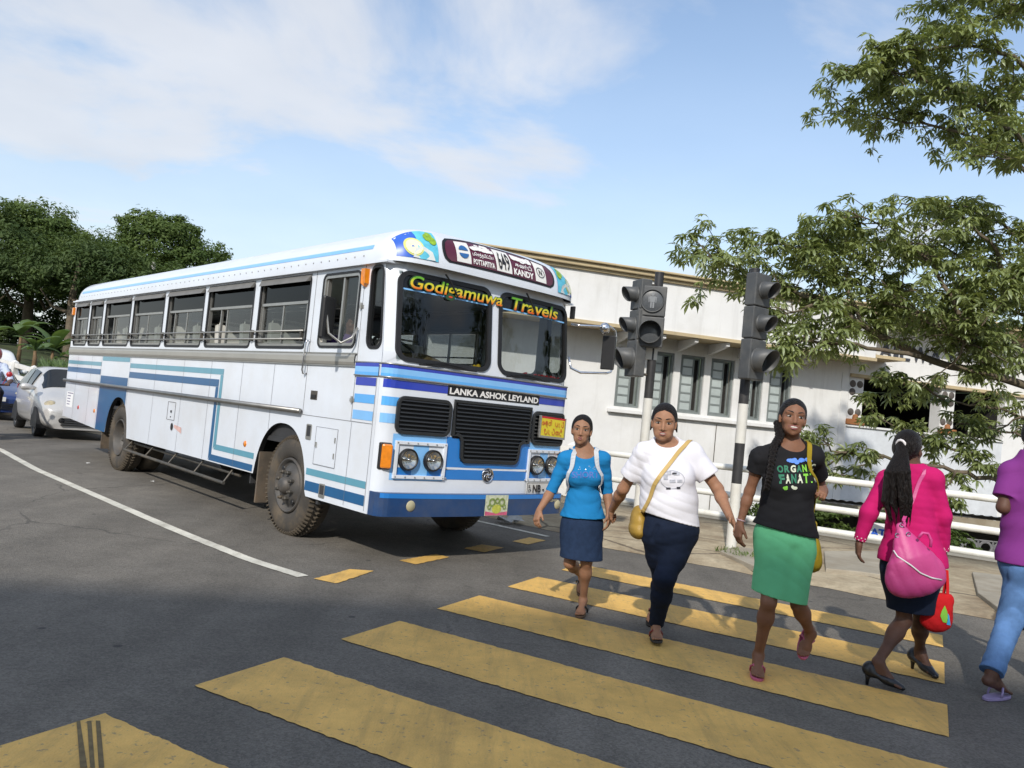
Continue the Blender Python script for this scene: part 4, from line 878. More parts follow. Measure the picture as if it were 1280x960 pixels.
# wheels
M_TYRE = mat('dusty_tyre', (.055, .048, .040), .88, var=.25, scale=5, bump=.15, bscale=30, dirt=(.20, .145, .085), dirt_amt=.55, dirt_scale=4)
M_RIM = mat('dirty_rim', (.085, .08, .075), .6, .3, var=.3, dirt=(.16, .12, .08), dirt_amt=.5, dirt_scale=7)
M_TREAD = mat('worn_tread', (.085, .068, .048), .95, var=.3, scale=8, bump=.3, bscale=40)
def tyre_prof(R0, wd, rin):
    return [(rin, .03), (rin+.02, .005), (rin+.06, -.004), (R0-.12, -.010), (R0-.06, 0), (R0-.025, .018), (R0, .05), (R0, wd-.05), (R0-.025, wd-.018), (R0-.06, wd), (R0-.14, wd+.004), (rin, wd-.03)]
def wheel(y, x0, far, dual, turn=0.0):
    wq = empty('wheel', (0, 0, 0), 0, parent=bus); wq.location = (x0, y, .505); wq.rotation_euler = (0, 0, (math.pi if far else 0)+turn)
    mb = MB(); mb.lathe(tyre_prof(.505, .27, .285), (0, 0, 0), (1, 0, 0), 56); mb.build('tyre', M_TYRE, wq, smooth=True)
    if dual: mb = MB(); mb.lathe(tyre_prof(.505, .27, .285), (.31, 0, 0), (1, 0, 0), 40); mb.build('inner_tyre', M_TYRE, wq, smooth=True)
    # tread lugs on the shoulder
    mb = MB()
    for i in range(64):
        a = 2*math.pi*i/64; c = Vector((.030, .497*math.cos(a), .497*math.sin(a))); mb.box(c, (.06, .026, .014), Matrix.Rotation(a, 3, 'X') @ Matrix.Rotation(R(35), 3, 'Z'))
        c = Vector((.16, .5*math.cos(a+.05), .5*math.sin(a+.05))); mb.box(c, (.14, .030, .012), Matrix.Rotation(a+.05, 3, 'X') @ Matrix.Rotation(R(-20), 3, 'Z'))
    mb.build('tread', M_TREAD, wq)
    dish = .13 if dual else -.0
    mb = MB(); 
    if dual: mb.lathe([(.285, .02), (.275, .0), (.262, .01), (.25, .10), (.20, .17), (.14, .19), (.0, .19)], (0, 0, 0), (1, 0, 0), 40)
    else: mb.lathe([(.285, .02), (.278, -.002), (.262, .0), (.25, .035), (.225, .045), (.20, .02), (.15, -.01), (.10, -.018), (.0, -.018)], (0, 0, 0), (1, 0, 0), 40)
    mb.build('rim', M_RIM, wq, smooth=True)
    x = .14 if dual else -.02
    mb = MB(); mb.lathe([(.10, .03), (.095, -.01), (.07, -.05), (.045, -.065), (.0, -.065)], (x, 0, 0), (1, 0, 0), 24); mb.build('hub', M_RIM, wq, smooth=True)
    for i in range(8):
        a = 2*math.pi*(i+.5)/8; mb = MB(); mb.lathe([(.0, -.05), (.012, -.048), (.016, -.03), (.020, -.025), (.020, .02)], (x, .142*math.cos(a), .142*math.sin(a)), (1, 0, 0), 8); mb.build('wheel_nut', B_STEEL, wq)
    for i in range(2):
        a = math.pi*i+.9; mb = MB(); mb.lathe([(0, -.004), (.026, -.002), (.03, .004)], ((.155 if dual else .0), .205*math.cos(a), .205*math.sin(a)), (1, 0, 0), 12); mb.build('hand_hole', B_BLACK, wq)
    return wq
wheel(.02, .015, False, False, R(0)); wheel(.02, BW-.015, True, False); wheel(5.62, .03, False, True); wheel(5.62, BW-.03, True, True)
# mud flaps, wheel wells, chassis, axles
MB().span((.02, .72, .22), (.30, .75, .78)).build('mud_flap', mat('mud_flap', (.10, .08, .06), .9, var=.35, dirt=(.22, .15, .09), dirt_amt=.8, dirt_scale=5), bus)
MB().span((.02, 6.42, .25), (.62, 6.45, .75)).build('mud_flap', bpy.data.materials['mud_flap'], bus)
mb = MB(); mb.span((BW-.75, -.62, .95), (BW-.06, 1.0, 1.22)); mb.build('wheel_well', B_DARKIN, bus)
mb = MB(); mb.span((.06, -.62, .95), (.75, 1.0, 1.22)); mb.span((.62, -.62, .45), (.66, 1.0, .95)); mb.span((.02, -.62, .4), (.62, -.58, .95)); mb.span((.06, .97, .4), (.62, 1.0, .95)); mb.build('wheel_well', B_DARKIN, bus)
MB().span((.66, 5.0, .5), (.70, 6.4, .95)).build('wheel_well', B_DARKIN, bus)
mb = MB(); mb.span((.75, -1.4, .48), (.88, 8.5, .68)); mb.span((BW-.88, -1.4, .48), (BW-.75, 8.5, .68)); mb.span((.3, -.06, .42), (2.08, .08, .56)); mb.span((.35, 5.5, .42), (2.03, 5.75, .62)); mb.span((.5, 1.5, .45), (1.1, 2.6, .80)); mb.span((1.3, 2.8, .42), (2.1, 3.9, .8)); mb.build('chassis', B_STEEL, bus)
# inside: floor, ceiling, dashboard, seats, wheel, garland
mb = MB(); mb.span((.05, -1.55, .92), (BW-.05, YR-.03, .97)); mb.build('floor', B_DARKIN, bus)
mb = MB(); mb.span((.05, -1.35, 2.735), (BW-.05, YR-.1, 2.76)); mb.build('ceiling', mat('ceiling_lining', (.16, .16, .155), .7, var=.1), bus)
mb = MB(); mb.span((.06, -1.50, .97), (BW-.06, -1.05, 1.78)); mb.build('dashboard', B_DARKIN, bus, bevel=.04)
M_MATT = mat('woven_mat', (.23, .155, .065), .85, var=.45, scale=40, bump=.5, bscale=60)
mb = MB(); mb.grid(lambda u, v: (u, -1.46+v*.42, 1.80+.17*v*(1-.55*max(0, (u-.75)/.5))+.02*math.sin(u*9)), lin(.13, 1.20, .1), [0, .3, .6, 1]); mb.build('dashboard_mat', M_MATT, bus, smooth=True)
st_ = empty('steering_wheel', parent=bus); sc_ = Vector((.62, -.78, 1.98)); mb = MB(); rt = Matrix.Rotation(R(38), 3, 'X')
mb.tube([sc_ + rt @ Vector((.24*math.cos(a), .24*math.sin(a), 0)) for a in np.linspace(0, 2*math.pi, 28)[:-1]], .016, 6, closed=True); mb.build('rim', B_BLACK, st_, smooth=True)
mb = MB(); mb.tube([sc_+rt @ Vector((-.23, 0, 0)), sc_+rt @ Vector((.23, 0, 0))], .012, 6); mb.tube([sc_, sc_+rt @ Vector((0, 0, -.6))], .03, 8); mb.build('column', B_BLACK, st_)
M_GARL = mat('red_garland', (.5, .02, .03), .8, var=.3, scale=60)
mb = MB(); rg = random.Random(3)
for i in range(90):
    w = rg.uniform(1.32, 2.26); p = Vector(FM(w, 1.86+rg.uniform(0, .035)*(w > 1.6), -.05-rg.uniform(0, .03))); mb.box(p, (.022, .018, .018), Matrix.Rotation(rg.uniform(0, 3), 3, 'Z'))
mb.build('garland', M_GARL, bus)
mb = MB(); mb.lathe([(0, .03), (.02, .02), (.025, 0), (.02, -.01)], FM(1.06, 1.885, -.08), (0, 0, 1), 10); mb.lathe([(0, .025), (.018, .015), (.02, 0), (.015, -.01)], FM(1.02, 1.88, -.09), (0, 0, 1), 10); mb.build('yellow_flower', mat('yellow_flower', (.8, .5, .02), .7), bus)
def seat_mesh(w):
    mb = MB(); mb.box((w/2, .0, .42), (w-.03, .42, .12)); mb.box((w/2, .24, .86), (w-.04, .09, .80), Matrix.Rotation(R(-10), 3, 'X')); mb.tube([(.06, .33, 1.20), (.08, .34, 1.31), (w-.08, .34, 1.31), (w-.06, .33, 1.20)], .013, 6); mb.span((.05, -.15, 0), (.09, .15, .38)); mb.span((w-.09, -.15, 0), (w-.05, .15, .38))
    me = raw('seat', mb.v, mb.f, B_SEAT); return me
s_l = seat_mesh(.90)
for y in np.linspace(.75, 8.2, 11):
    for x in (.10, 1.40):
        o = obj('seat', s_l, bus); o.location = (x, y, .97)
        bv = o.modifiers.new('bevel', 'BEVEL'); bv.width = .03; bv.segments = 2
o = obj('driver_seat', s_l, bus); o.location = (.18, -.12, .93); o.scale = (.62, 1, 1)
mb = MB()
for x in (1.08, 1.32):
    for y in (1.0, 3.5, 6.0): mb.tube([(x, y, .97), (x, y, 2.73)], .015, 6)
mb.tube([(1.08, .3, 2.6), (1.08, 8, 2.6)], .013, 6); mb.tube([(1.32, .3, 2.6), (1.32, 8, 2.6)], .013, 6); mb.build('grab_pole', B_CHROME, bus, smooth=True)
# mirrors: driver's on the near side, hooped one on the far corner
mr = empty('door_mirror', parent=bus)
mb = MB(); mb.box((0, 0, 0), (.05, .20, .40)); o = mb.build('housing', B_BLACK, mr, bevel=.02); o.location = SM(-.93, 2.18, .26); o.rotation_euler = (0, 0, R(-62))
mb = MB(); p0 = Vector(SM(-1.08, 2.12, .02)); mb.tube([p0, p0+Vector((-.06, -.02, -.10)), p0+Vector((-.14, .03, -.16)), p0+Vector((-.24, .10, -.08)), p0+Vector((-.27, .12, .10)), p0+Vector((-.27, .12, .24))], .013, 8); mb.build('arm', B_ALU, mr, smooth=True)
hm = empty('hoop_mirror', parent=bus); fx = lambda w, z, o=0.0: Vector((w, -1.52-o, z))
mb = MB(); mb.tube([fx(2.37, 2.50, .02), fx(2.42, 2.49, .12), fx(2.80, 2.53, .22), fx(2.88, 2.50, .22), fx(2.905, 2.43, .22), fx(2.90, 2.10, .22), fx(2.87, 2.03, .22), fx(2.80, 2.01, .22), fx(2.46, 1.98, .14), fx(2.40, 2.02, .05), fx(2.375, 2.14, .02)], .0135, 8); mb.build('hoop', B_CHROME, hm, smooth=True)
mb = MB(); mb.lathe([(0, .06), (.035, .052), (.06, .025), (.064, 0), (.05, -.02), (0, -.025)], fx(2.70, 2.50, .22), (-.3, -1, 0), 20); mb.build('round_mirror', B_CHROME, hm, smooth=True)
mb = MB(); mb.box((0, 0, 0), (.03, .16, .38)); o = mb.build('mirror', B_BLACK, hm, bevel=.012); o.location = fx(2.80, 2.24, .22); o.rotation_euler = (0, 0, R(20))
mb = MB(); mb.tube([fx(2.90, 2.24, .22), fx(2.81, 2.24, .22)], .012, 6); mb.build('bracket', B_STEEL, hm); mb = MB(); mb.span((2.372, -1.56, 2.56), (2.40, -1.50, 2.70)); mb.build('side_lamp', B_BLACK, bus, bevel=.006)
# ------------------------------------------------------------------ station building
BD = Vector((math.sin(R(75)), math.cos(R(75)), 0)); BN = Vector((math.cos(R(75)), -math.sin(R(75)), 0)); B0 = Vector((3.578, 22.0, 0))
def BM(u, z, off=0.0):
    p = B0+BD*u+BN*off; return (p.x, p.y, z)
def bbox(mb, u0, z0, u1, z1, o0, o1): bar_on(mb, BM, u0, z0, u1, z1, o0, o1); return mb
M_STUCCO = mat('white_stucco', (.74, .74, .73), .85, var=.05, scale=1.2, bump=.12, bscale=14, dirt=(.5, .48, .42), dirt_amt=.45, dirt_scale=.55)
def streak(m, amt=.24, col=(.22, .21, .18)):
    t = m.node_tree; n = t.nodes; b = n['Principled BSDF']; src = b.inputs['Base Color'].links[0].from_socket; tc = n.new('ShaderNodeTexCoord'); mp = n.new('ShaderNodeMapping'); mp.inputs['Scale'].default_value = (2.6, 2.6, .22); t.links.new(tc.outputs['Object'], mp.inputs[0])
    nz = n.new('ShaderNodeTexNoise'); nz.inputs['Scale'].default_value = 1.7; nz.inputs['Detail'].default_value = 7; nz.inputs['Roughness'].default_value = .65; t.links.new(mp.outputs[0], nz.inputs['Vector']); r = n.new('ShaderNodeMapRange'); r.inputs[1].default_value = .52; r.inputs[2].default_value = .8; r.inputs[3].default_value = 0; r.inputs[4].default_value = amt; t.links.new(nz.outputs['Fac'], r.inputs[0])
    mx = n.new('ShaderNodeMix'); mx.data_type = 'RGBA'; mx.inputs['B'].default_value = (*col, 1); t.links.new(r.outputs[0], mx.inputs['Factor']); t.links.new(src, mx.inputs['A']); t.links.new(mx.outputs['Result'], b.inputs['Base Color']); return m
streak(M_STUCCO)
M_CREAM = mat('cream_trim', (.52, .42, .25), .75, var=.12, scale=3, bump=.1, dirt=(.25, .2, .14), dirt_amt=.5, dirt_scale=1.5); streak(M_CREAM, .4, (.14, .12, .09))
M_WFRAME = mat('grey_green_window_paint', (.19, .215, .21), .6, var=.15, scale=9)
M_PANE = mat('frosted_pane', (.40, .45, .44), .18, var=.15, scale=3, coat=.5)
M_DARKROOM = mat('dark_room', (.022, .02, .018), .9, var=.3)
bl = empty('station_building', tuple(B0), 0, 'long white stucco station building with cream cornice and grey-green windows', 'building')
bl.location = (0, 0, 0)
UL, UR = -6.3, 16.0; WINU = [-.79+.945*k for k in range(6)]
wall = MB()
# recessed window wall with openings
edges = [UL]+[q for w in WINU for q in (w, w+.745)]+[6.6]
bbox(wall, UL, -2.6, 6.6, 1.93, -.25, 0); bbox(wall, UL, 3.56, 6.6, 4.3, -.25, 0)
for a, b in zip(edges[0::2], edges[1::2]): bbox(wall, a, 1.93, b, 3.56, -.25, 0)
wall.build('wall', M_STUCCO, bl)
bbox(MB(), UL-.2, 4.02, 6.6, 5.28, -.2, 1.05).build('upper_wall', M_STUCCO, bl)
bbox(MB(), UL-.22, 3.93, 6.62, 4.018, -.2, 1.10).build('eave_band', M_CREAM, bl)
mb = MB(); 
for z0, z1, o in ((5.282, 5.36, 1.13), (5.362, 5.47, 1.22), (5.472, 5.53, 1.30)): bbox(mb, UL-.25, z0, UR, z1, -.3, o)
mb.build('cornice', M_CREAM, bl, bevel=.02)
bbox(MB(), -.98, 1.76, 4.78, 1.86, .0, .13).build('window_sill', M_STUCCO, bl, bevel=.01)
for k in range(7):
    u = -.79+.945*k-.10; mb = MB(); mb.add([BM(u-.05, 3.92, .0), BM(u-.05, 3.92, 1.0), BM(u-.05, 3.82, 1.0), BM(u-.05, 3.62, .0), BM(u+.05, 3.92, .0), BM(u+.05, 3.92, 1.0), BM(u+.05, 3.82, 1.0), BM(u+.05, 3.62, .0)], [(0, 1, 2, 3), (7, 6, 5, 4), (1, 5, 6, 2), (2, 6, 7, 3)])
    mb.build('eave_bracket', M_STUCCO, bl)
for k, u in enumerate(WINU):
    wq = empty('window', parent=bl); a, b = u+.012, u+.733
    mb = MB(); t = .055
    for q in ((a, 1.932, a+t, 3.558), (b-t, 1.932, b, 3.558), (a+t, 1.932, b-t, 1.932+t), (a+t, 3.558-t, b-t, 3.558)): bbox(mb, *q, -.16, -.05)
    mb.build('frame', M_WFRAME, wq)
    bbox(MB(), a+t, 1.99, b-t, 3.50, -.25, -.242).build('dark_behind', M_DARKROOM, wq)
    # one casement closed, the other swung inward a little
    for s in (0, 1):
        x0, x1 = (a+t, (a+b)/2+.09) if s == 0 else ((a+b)/2+.095, b-t); o0, o1 = (-.13, -.09) if s == 0 else (-.22, -.18)
        sq = MB(); st = .045
        bbox(sq, x0, 1.99, x0+st, 3.50, o0, o1); bbox(sq, x1-st, 1.99, x1, 3.50, o0, o1)
        for i in (range(7) if s == 0 else (0, 6)): z = 1.99+(3.50-st-1.99)*i/6; bbox(sq, x0+st, z, x1-st, z+st, o0, o1)
        sq.build('casement', M_WFRAME, wq)
        if s == 0:
            for i in range(6):
                z = 1.99+(3.50-st-1.99)*i/6
                bbox(MB(), x0+st, z+st, x1-st, z+(3.50-st-1.99)/6, (o0+o1)/2-.004, (o0+o1)/2+.004).build('pane', M_PANE, wq)
# drain pipe and cable on the wall
MB().tube([BM(2.35, 1.70, .03), BM(2.35, -1.2, .03)], .012, 6).build('cable', B_STEEL, bl)
# pavilion with the open hall
bbox(MB(), 6.6, 3.62, UR, 5.28, -.2, .02).build('fascia', M_STUCCO, bl)
bbox(MB(), 6.6, 3.52, UR, 3.615, -.3, .10).build('fascia_band', M_CREAM, bl)
bbox(MB(), 6.45, 4.06, 7.75, 4.15, .02, .9).build('canopy_slab', M_CREAM, bl)
bbox(MB(), 6.6, -2.6, 12.4, 2.04, -.25, .0).build('parapet_wall', mat('shaded_parapet', (.62, .65, .68), .7, var=.08, dirt=(.4, .4, .4), dirt_amt=.4, dirt_scale=.8), bl)  # bluish wall colour has the shade of the tree painted in
bbox(MB(), 6.6, 2.042, 12.4, 2.10, -.3, .06).build('parapet_coping', M_STUCCO, bl)
bbox(MB(), 12.4, -2.6, UR, 3.52, -.25, .0).build('end_wall', M_STUCCO, bl)
bbox(MB(), 6.35, -2.6, 6.6, 3.62, -.25, .02).build('corner_wall', M_STUCCO, bl)
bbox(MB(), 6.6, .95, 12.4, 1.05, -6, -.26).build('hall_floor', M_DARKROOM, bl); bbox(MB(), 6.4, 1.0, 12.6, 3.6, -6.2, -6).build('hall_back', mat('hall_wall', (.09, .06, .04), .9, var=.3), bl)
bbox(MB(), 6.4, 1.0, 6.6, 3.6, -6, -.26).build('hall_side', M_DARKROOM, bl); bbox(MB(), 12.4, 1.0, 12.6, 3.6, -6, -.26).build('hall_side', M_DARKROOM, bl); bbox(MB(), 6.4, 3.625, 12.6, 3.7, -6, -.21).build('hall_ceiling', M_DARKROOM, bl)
bbox(MB(), UL, 5.0, UR, 5.27, -9, -.21).build('roof_deck', M_CREAM, bl)
bbox(MB(), UL, -2.6, UL+.25, 5.0, -9, -.26).build('gable_wall', M_STUCCO, bl)
M_VENT = mat('round_vent', (.10, .085, .075), .7, var=.3); M_POT = mat('orange_planter', (.30, .12, .04), .7, var=.25)
for u in (6.64, 9.98):
    cq = empty('column', parent=bl)
    bbox(MB(), u, 2.10, u+.5, 3.52, -.45, -.02).build('shaft', M_STUCCO, cq)
    for dz in (.18, .42, 1.02):
        for du in (.12, .37):
            if dz == .42 and du > .2 and u < 8: continue
            mb = MB(); mb.lathe([(.0, .035), (.05, .03), (.09, .02), (.11, .0)], BM(u+du, 3.50-dz, -.02), tuple(BN), 16); mb.build('round_vent', M_VENT, cq, smooth=True)
    pl = empty('planter', parent=cq); bbox(MB(), u-.06, 2.102, u+.56, 2.27, -.018, .10).build('box', M_POT, pl, bevel=.02); mb = MB(); mb.lathe([(0, .16), (.07, .13), (.09, 0)], BM(u+.25, 2.27, .04), (0, 0, 1), 12); mb.build('pot', M_POT, pl)
M_SIGNL = mat('sign_letters', (.05, .055, .07), .5, var=.1)
for i, (ch, w) in enumerate(zip('RAILWAY', (.40, .44, .16, .36, .58, .44, .44))):
    u0 = 7.08 + sum((.40, .44, .16, .36, .58, .44, .44)[:i]) + .07*i
    v, f = text_mesh(ch, 1.0, .012); a = np.array(v); mn, mx = a.min(0), a.max(0)
    P = [(u0+(p[0]-mn[0])/(mx[0]-mn[0])*w, 4.20+(p[1]-mn[1])/(mx[1]-mn[1])*.47) for p in v]
    mb = MB(); mb.add([BM(*p, .05) for p in P], f); o = mb.build('letter', M_SIGNL, bl); s_ = o.modifiers.new('thick', 'SOLIDIFY'); s_.thickness = .03; s_.offset = 0

# small yard shed and sign below the railing
M_TIN = mat('zinc_sheet', (.42, .45, .48), .35, .6, var=.15, scale=4, bump=.1)
sh = empty('yard_shed', (8.0, 15.2, -2.6), R(-10), 'low shed with silver sheet roof and openwork block wall below the railing', 'shed')
mb = MB(); mb.grid(lambda u, v: (u, v, 2.98+.012*math.sin(u*40)-.10*v), lin(-2.6, 3.2, .05), [-.9, 1.0]); mb.build('roof', M_TIN, sh)
mb = MB(); mb.span((-2.5, -.86, 2.80), (3.1, -.80, 3.0)); mb.build('fascia_board', M_CONC, sh)
mb = MB(); mb.span((-2.4, .6, 0), (3.0, .75, 2.85)); mb.span((-2.4, -.7, 0), (-2.2, .6, 2.85)); mb.build('wall', mat('grimy_wall', (.11, .105, .095), .9, var=.3), sh)
M_BLOCK = mat('openwork_block', (.20, .20, .21), .85, var=.2)
blk = MB(); blk.tube([(.10*math.cos(a), 0, .10*math.sin(a)) for a in np.linspace(0, 2*math.pi, 13)[:-1]], .022, 5, closed=True)
for a, b in (((-.12, .12), (.12, .12)), ((-.12, -.12), (.12, -.12)), ((-.12, -.12), (-.12, .12)), ((.12, -.12), (.12, .12))): blk.tube([(a[0], 0, a[1]), (b[0], 0, b[1])], .015, 4)
bme = raw('openwork_block', blk.v, blk.f, M_BLOCK)
for i in range(12):
    for j in range(4):
        o = obj('openwork_block', bme, sh); o.location = (-.6+.245*i, -.62, 1.75+.245*j)
mb = MB(); mb.span((-.9, -.75, 0), (-.72, -.5, 2.85)); mb.build('post', M_CONC, sh); mb = MB(); mb.span((2.5, -.75, 0), (2.68, -.5, 2.85)); mb.build('post', M_CONC, sh)
sg = empty('notice_board', tuple(at(1090, 665, 12.15)), R(-6), 'white board with blue letters behind the lowest pipe rail', 'sign'); 
mb = MB(); mb.span((-.12, 0, -.14), (.40, .03, .14)); mb.build('board', M_STUCCO, sg); text_on(lambda u, v: (u, -.004, v), 'AT', -.03, -.06, .20, .06, bold=.04).build('lettering', mat('blue_letters', (.02, .10, .5), .5), sg)
mb = MB(); mb.span((.05, .03, -3.7), (.10, .08, .10)); mb.build('post', B_STEEL, sg)

# ------------------------------------------------------------------ pipe railing
M_PIPE = mat('white_pipe_paint', (.76, .755, .70), .4, var=.05, scale=4, dirt=(.42, .36, .26), dirt_amt=.4, dirt_scale=5)
rl = empty('pipe_railing', tuple(RA), 0, 'white three-pipe railing along the rear edge of the pavement', 'railing'); 
def RP(d, z, o=-.06): p = RDIR*d + RN*o; return (p.x, p.y, z)
L1 = (RB-RA).length + 2.4
for z, r in ((.93, .052), (.49, .052), (.15, .052)): MB().tube([RP(d, z+.004*math.sin(d*2)) for d in lin(-9, L1, 1.0)], r, 12).build('rail', M_PIPE, rl, smooth=True)
for d in (-7.6, -4.9, -2.0, 1.4, 5.35, L1): MB().tube([RP(d, .0), RP(d, 1.0)], .045, 12).build('post', M_PIPE, rl, smooth=True)
bbox_ = MB(); 
P = [RP(-9, .0, -.10), RP(L1, .0, -.10), RP(L1, .0, .10), RP(-9, .0, .10)]; bbox_.add([(p[0], p[1], .03) for p in P]+[(p[0], p[1], .11) for p in P], [(4, 5, 6, 7), (0, 1, 5, 4), (1, 2, 6, 5), (2, 3, 7, 6), (3, 0, 4, 7)]); bbox_.build('plinth', M_WALLC, rl)
# concrete balustrade that carries on where the pipes end and climbs with the far road
M_BAL = mat('whitewashed_concrete', (.72, .71, .67), .8, var=.08, scale=3, dirt=(.35, .33, .28), dirt_amt=.5, dirt_scale=2)
fn_ = empty('concrete_balustrade', tuple(RB), 0, 'white concrete post-and-rail balustrade climbing along the far roadside', 'balustrade')
def hgt(d): return 0 if d < 16 else min(2.6, (d-16)*.1)
FD = RDIR
def FP(d, z, o=0.0): p = FD*d + RN*o; return (p.x, p.y, hgt(d)+z)
for i in range(34):
    d = 2.6+1.05*i
    mb = MB(); P = [FP(d-.07, 0, -.07), FP(d+.07, 0, -.07), FP(d+.07, 0, .07), FP(d-.07, 0, .07)]; mb.add([(p[0], p[1], p[2]-.3) for p in P]+[(p[0], p[1], p[2]+1.0) for p in P]+[FP(d, 1.06, 0)], [(0, 1, 5, 4), (1, 2, 6, 5), (2, 3, 7, 6), (3, 0, 4, 7), (4, 5, 8), (5, 6, 8), (6, 7, 8), (7, 4, 8)]); mb.build('post', M_BAL, fn_)
    for z in (.84, .50, .2):
        mb = MB(); MBP = [FP(d+.07, z, -.05), FP(d+.98, z, -.05), FP(d+.98, z, .05), FP(d+.07, z, .05)]; mb.add(MBP+[(p[0], p[1], p[2]+.13) for p in MBP], [(3, 2, 1, 0), (4, 5, 6, 7), (0, 1, 5, 4), (1, 2, 6, 5), (2, 3, 7, 6), (3, 0, 4, 7)]); mb.build('rail', M_BAL, fn_)
mb = MB(); mb.grid(lambda d, k: FP(d, (-1.2, .05, .05, -2)[k], (-.13, -.13, .13, .3)[k]), lin(2.5, 38, 1.2), [0, 1, 2, 3]); mb.build('base_wall', mat('brown_base_wall', (.30, .23, .15), .9, var=.25, dirt=(.14, .11, .07), dirt_amt=.6), fn_)

# ------------------------------------------------------------------ traffic signals
M_SIGB = mat('signal_grey_plastic', (.065, .068, .07), .5, var=.15, scale=6, dirt=(.16, .15, .13), dirt_amt=.5, dirt_scale=4)
M_SIGIN = mat('signal_black', (.008, .008, .008), .6, var=.2)
M_POLEB = mat('black_pole_paint', (.025, .025, .027), .45, var=.2, dirt=(.1, .09, .08), dirt_amt=.4)
M_POLEW = mat('white_pole_paint', (.66, .65, .60), .5, var=.06, dirt=(.35, .30, .22), dirt_amt=.5, dirt_scale=3)
M_LENSD = {k: mat('dark_%s_lens' % k, c, .25, var=.3, scale=60, coat=.5) for k, c in (('red', (.06, .008, .006)), ('amber', (.07, .035, .006)), ('green', (.01, .045, .03)))}
M_PEDL = mat('dim_pedestrian_lens', (.07, .075, .08), .3, var=.25, scale=50, coat=.4); M_PEDM = mat('pedestrian_figure', (.20, .21, .22), .4, var=.15)
def pole(loc, h, bands, label):
    p = empty('traffic_signal', loc, 0, label, 'traffic light', 'signals at the crossing')
    z0 = 0
    for z1, m in bands:
        mb = MB(); mb.tube([(0, 0, z0), (0, 0, z1)], .064 if m is M_POLEW else .0625, 16, cap=False); mb.build('pole', m, p, smooth=True); z0 = z1
    mb = MB(); mb.lathe([(.066, h-.02), (.066, h), (.0, h+.005)], (0, 0, 0), (0, 0, 1), 16); mb.build('pole_cap', M_POLEB, p)
    mb = MB(); mb.lathe([(.13, .0), (.13, .03), (.075, .05)], (0, 0, 0), (0, 0, 1), 16); mb.build('base_flange', B_STEEL, p); return p
def visor(mb, c, r, ln, up=.62, n=26, th=.004):
    """open-fronted cowl round a lens: long above, cut back below. c: centre on the face; face looks along -y"""
    ro = []; 
    for i in range(n+1):
        a = R(90+360*i/n); ro.append((a, ln*(.42+.58*(.5+.5*math.sin(a))**.7)))
    V = []; 
    for rr in (r, r-th):
        for a, l in ro: V += [(c[0]+rr*math.cos(a), c[1], c[2]+rr*math.sin(a)), (c[0]+rr*.98*math.cos(a), c[1]-l, c[2]+rr*.98*math.sin(a)-l*.10)]
    m = 2*(n+1); f = []
    for i in range(n): f += [(2*i, 2*i+2, 2*i+3, 2*i+1), (m+2*i+1, m+2*i+3, m+2*i+2, m+2*i), (2*i+1, 2*i+3, m+2*i+3, m+2*i+1)]
    mb.add(V, f)
def head(parent, z0, mods, azf, dist, kind, side=0.0, w=.30):
    """stack of modules from the bottom up: (height, lens radius, visor length, lens)"""
    hq = empty('signal_head', (0, 0, z0), 0, parent=parent); rz = math.atan2(math.cos(R(azf)), math.sin(R(azf)))+math.pi/2
    hq.rotation_euler = (0, 0, rz); z = 0
    for i, (h, r, vl, lens) in enumerate(mods):
        mb = MB(); mb.span((-w/2+side, -dist-.16, z+.004), (w/2+side, -dist, z+h-.004)); mb.build('module_box', M_SIGB, hq, bevel=.015)
        c = (side, -dist-.16, z+h/2); mb = MB(); mb.lathe([(0, .012), (r*.6, .009), (r*.95, .0)], c, (0, -1, 0), 28); mb.build('lens', M_LENSD.get(lens, M_PEDL), hq, smooth=True)
        mb = MB(); mb.lathe([(r*1.06, 0), (r*1.06, .025), (r*.98, .025), (r*.96, 0)], c, (0, -1, 0), 28); mb.build('lens_ring', M_SIGB, hq, smooth=True)
        if vl > 0: mb = MB(); visor(mb, c, r*1.04, vl, th=.006); mb.build('visor', M_SIGB, hq, smooth=True)
        if lens == 'ped':
            mb = MB(); q = lambda x, zz: (side+x, -dist-.175, z+h/2+zz)
            mb.add([q(*p) for p in arc(0, .085, .02, 0, 324, 9)], [tuple(range(10))])
            for P in ([(-.035, .06), (.035, .06), (.045, .05), (.03, -.02), (-.03, -.02), (-.045, .05)], [(-.028, -.022), (-.003, -.022), (-.006, -.10), (-.026, -.10)], [(.003, -.022), (.028, -.022), (.026, -.10), (.006, -.10)], [(-.058, .05), (-.047, .055), (-.04, -.02), (-.05, -.03)], [(.058, .05), (.05, -.03), (.04, -.02), (.047, .055)]): mb.add([q(*p) for p in P], [tuple(range(len(P)))])
            mb.build('walking_figure', M_PEDM, hq)
        z += h
    if dist > .1:
        for zz in (.05, z-.05): mb = MB(); mb.tube([(side, -dist+.01, zz), (0, -.03, zz)], .018, 8); mb.build('bracket', B_STEEL, hq)
    return hq
p2 = pole((2.89, 9.95, .0), 3.56, [(.87, M_POLEW), (1.37, M_POLEB), (1.86, M_POLEW), (3.56, M_POLEB)], 'striped signal pole with one three-lamp head turned to the right')
head(p2, 2.15, [(.50, .14, .25, 'green'), (.40, .10, .20, 'amber'), (.41, .10, .20, 'red')], 143, .075, 'veh', side=-.11)
p1 = pole((1.885, 11.0, .0), 3.60, [(1.85, M_POLEW), (3.60, M_POLEB)], 'striped signal pole with walking-figure lamp and a three-lamp head behind it')
head(p1, 2.53, [(.42, .15, .22, 'off'), (.42, .15, .0, 'ped')], 188, .10, 'ped', side=-.07, w=.37)
head(p1, 2.12, [(.50, .14, .25, 'green'), (.42, .10, .20, 'amber'), (.42, .10, .20, 'red')], 252, .17, 'veh', side=.0)
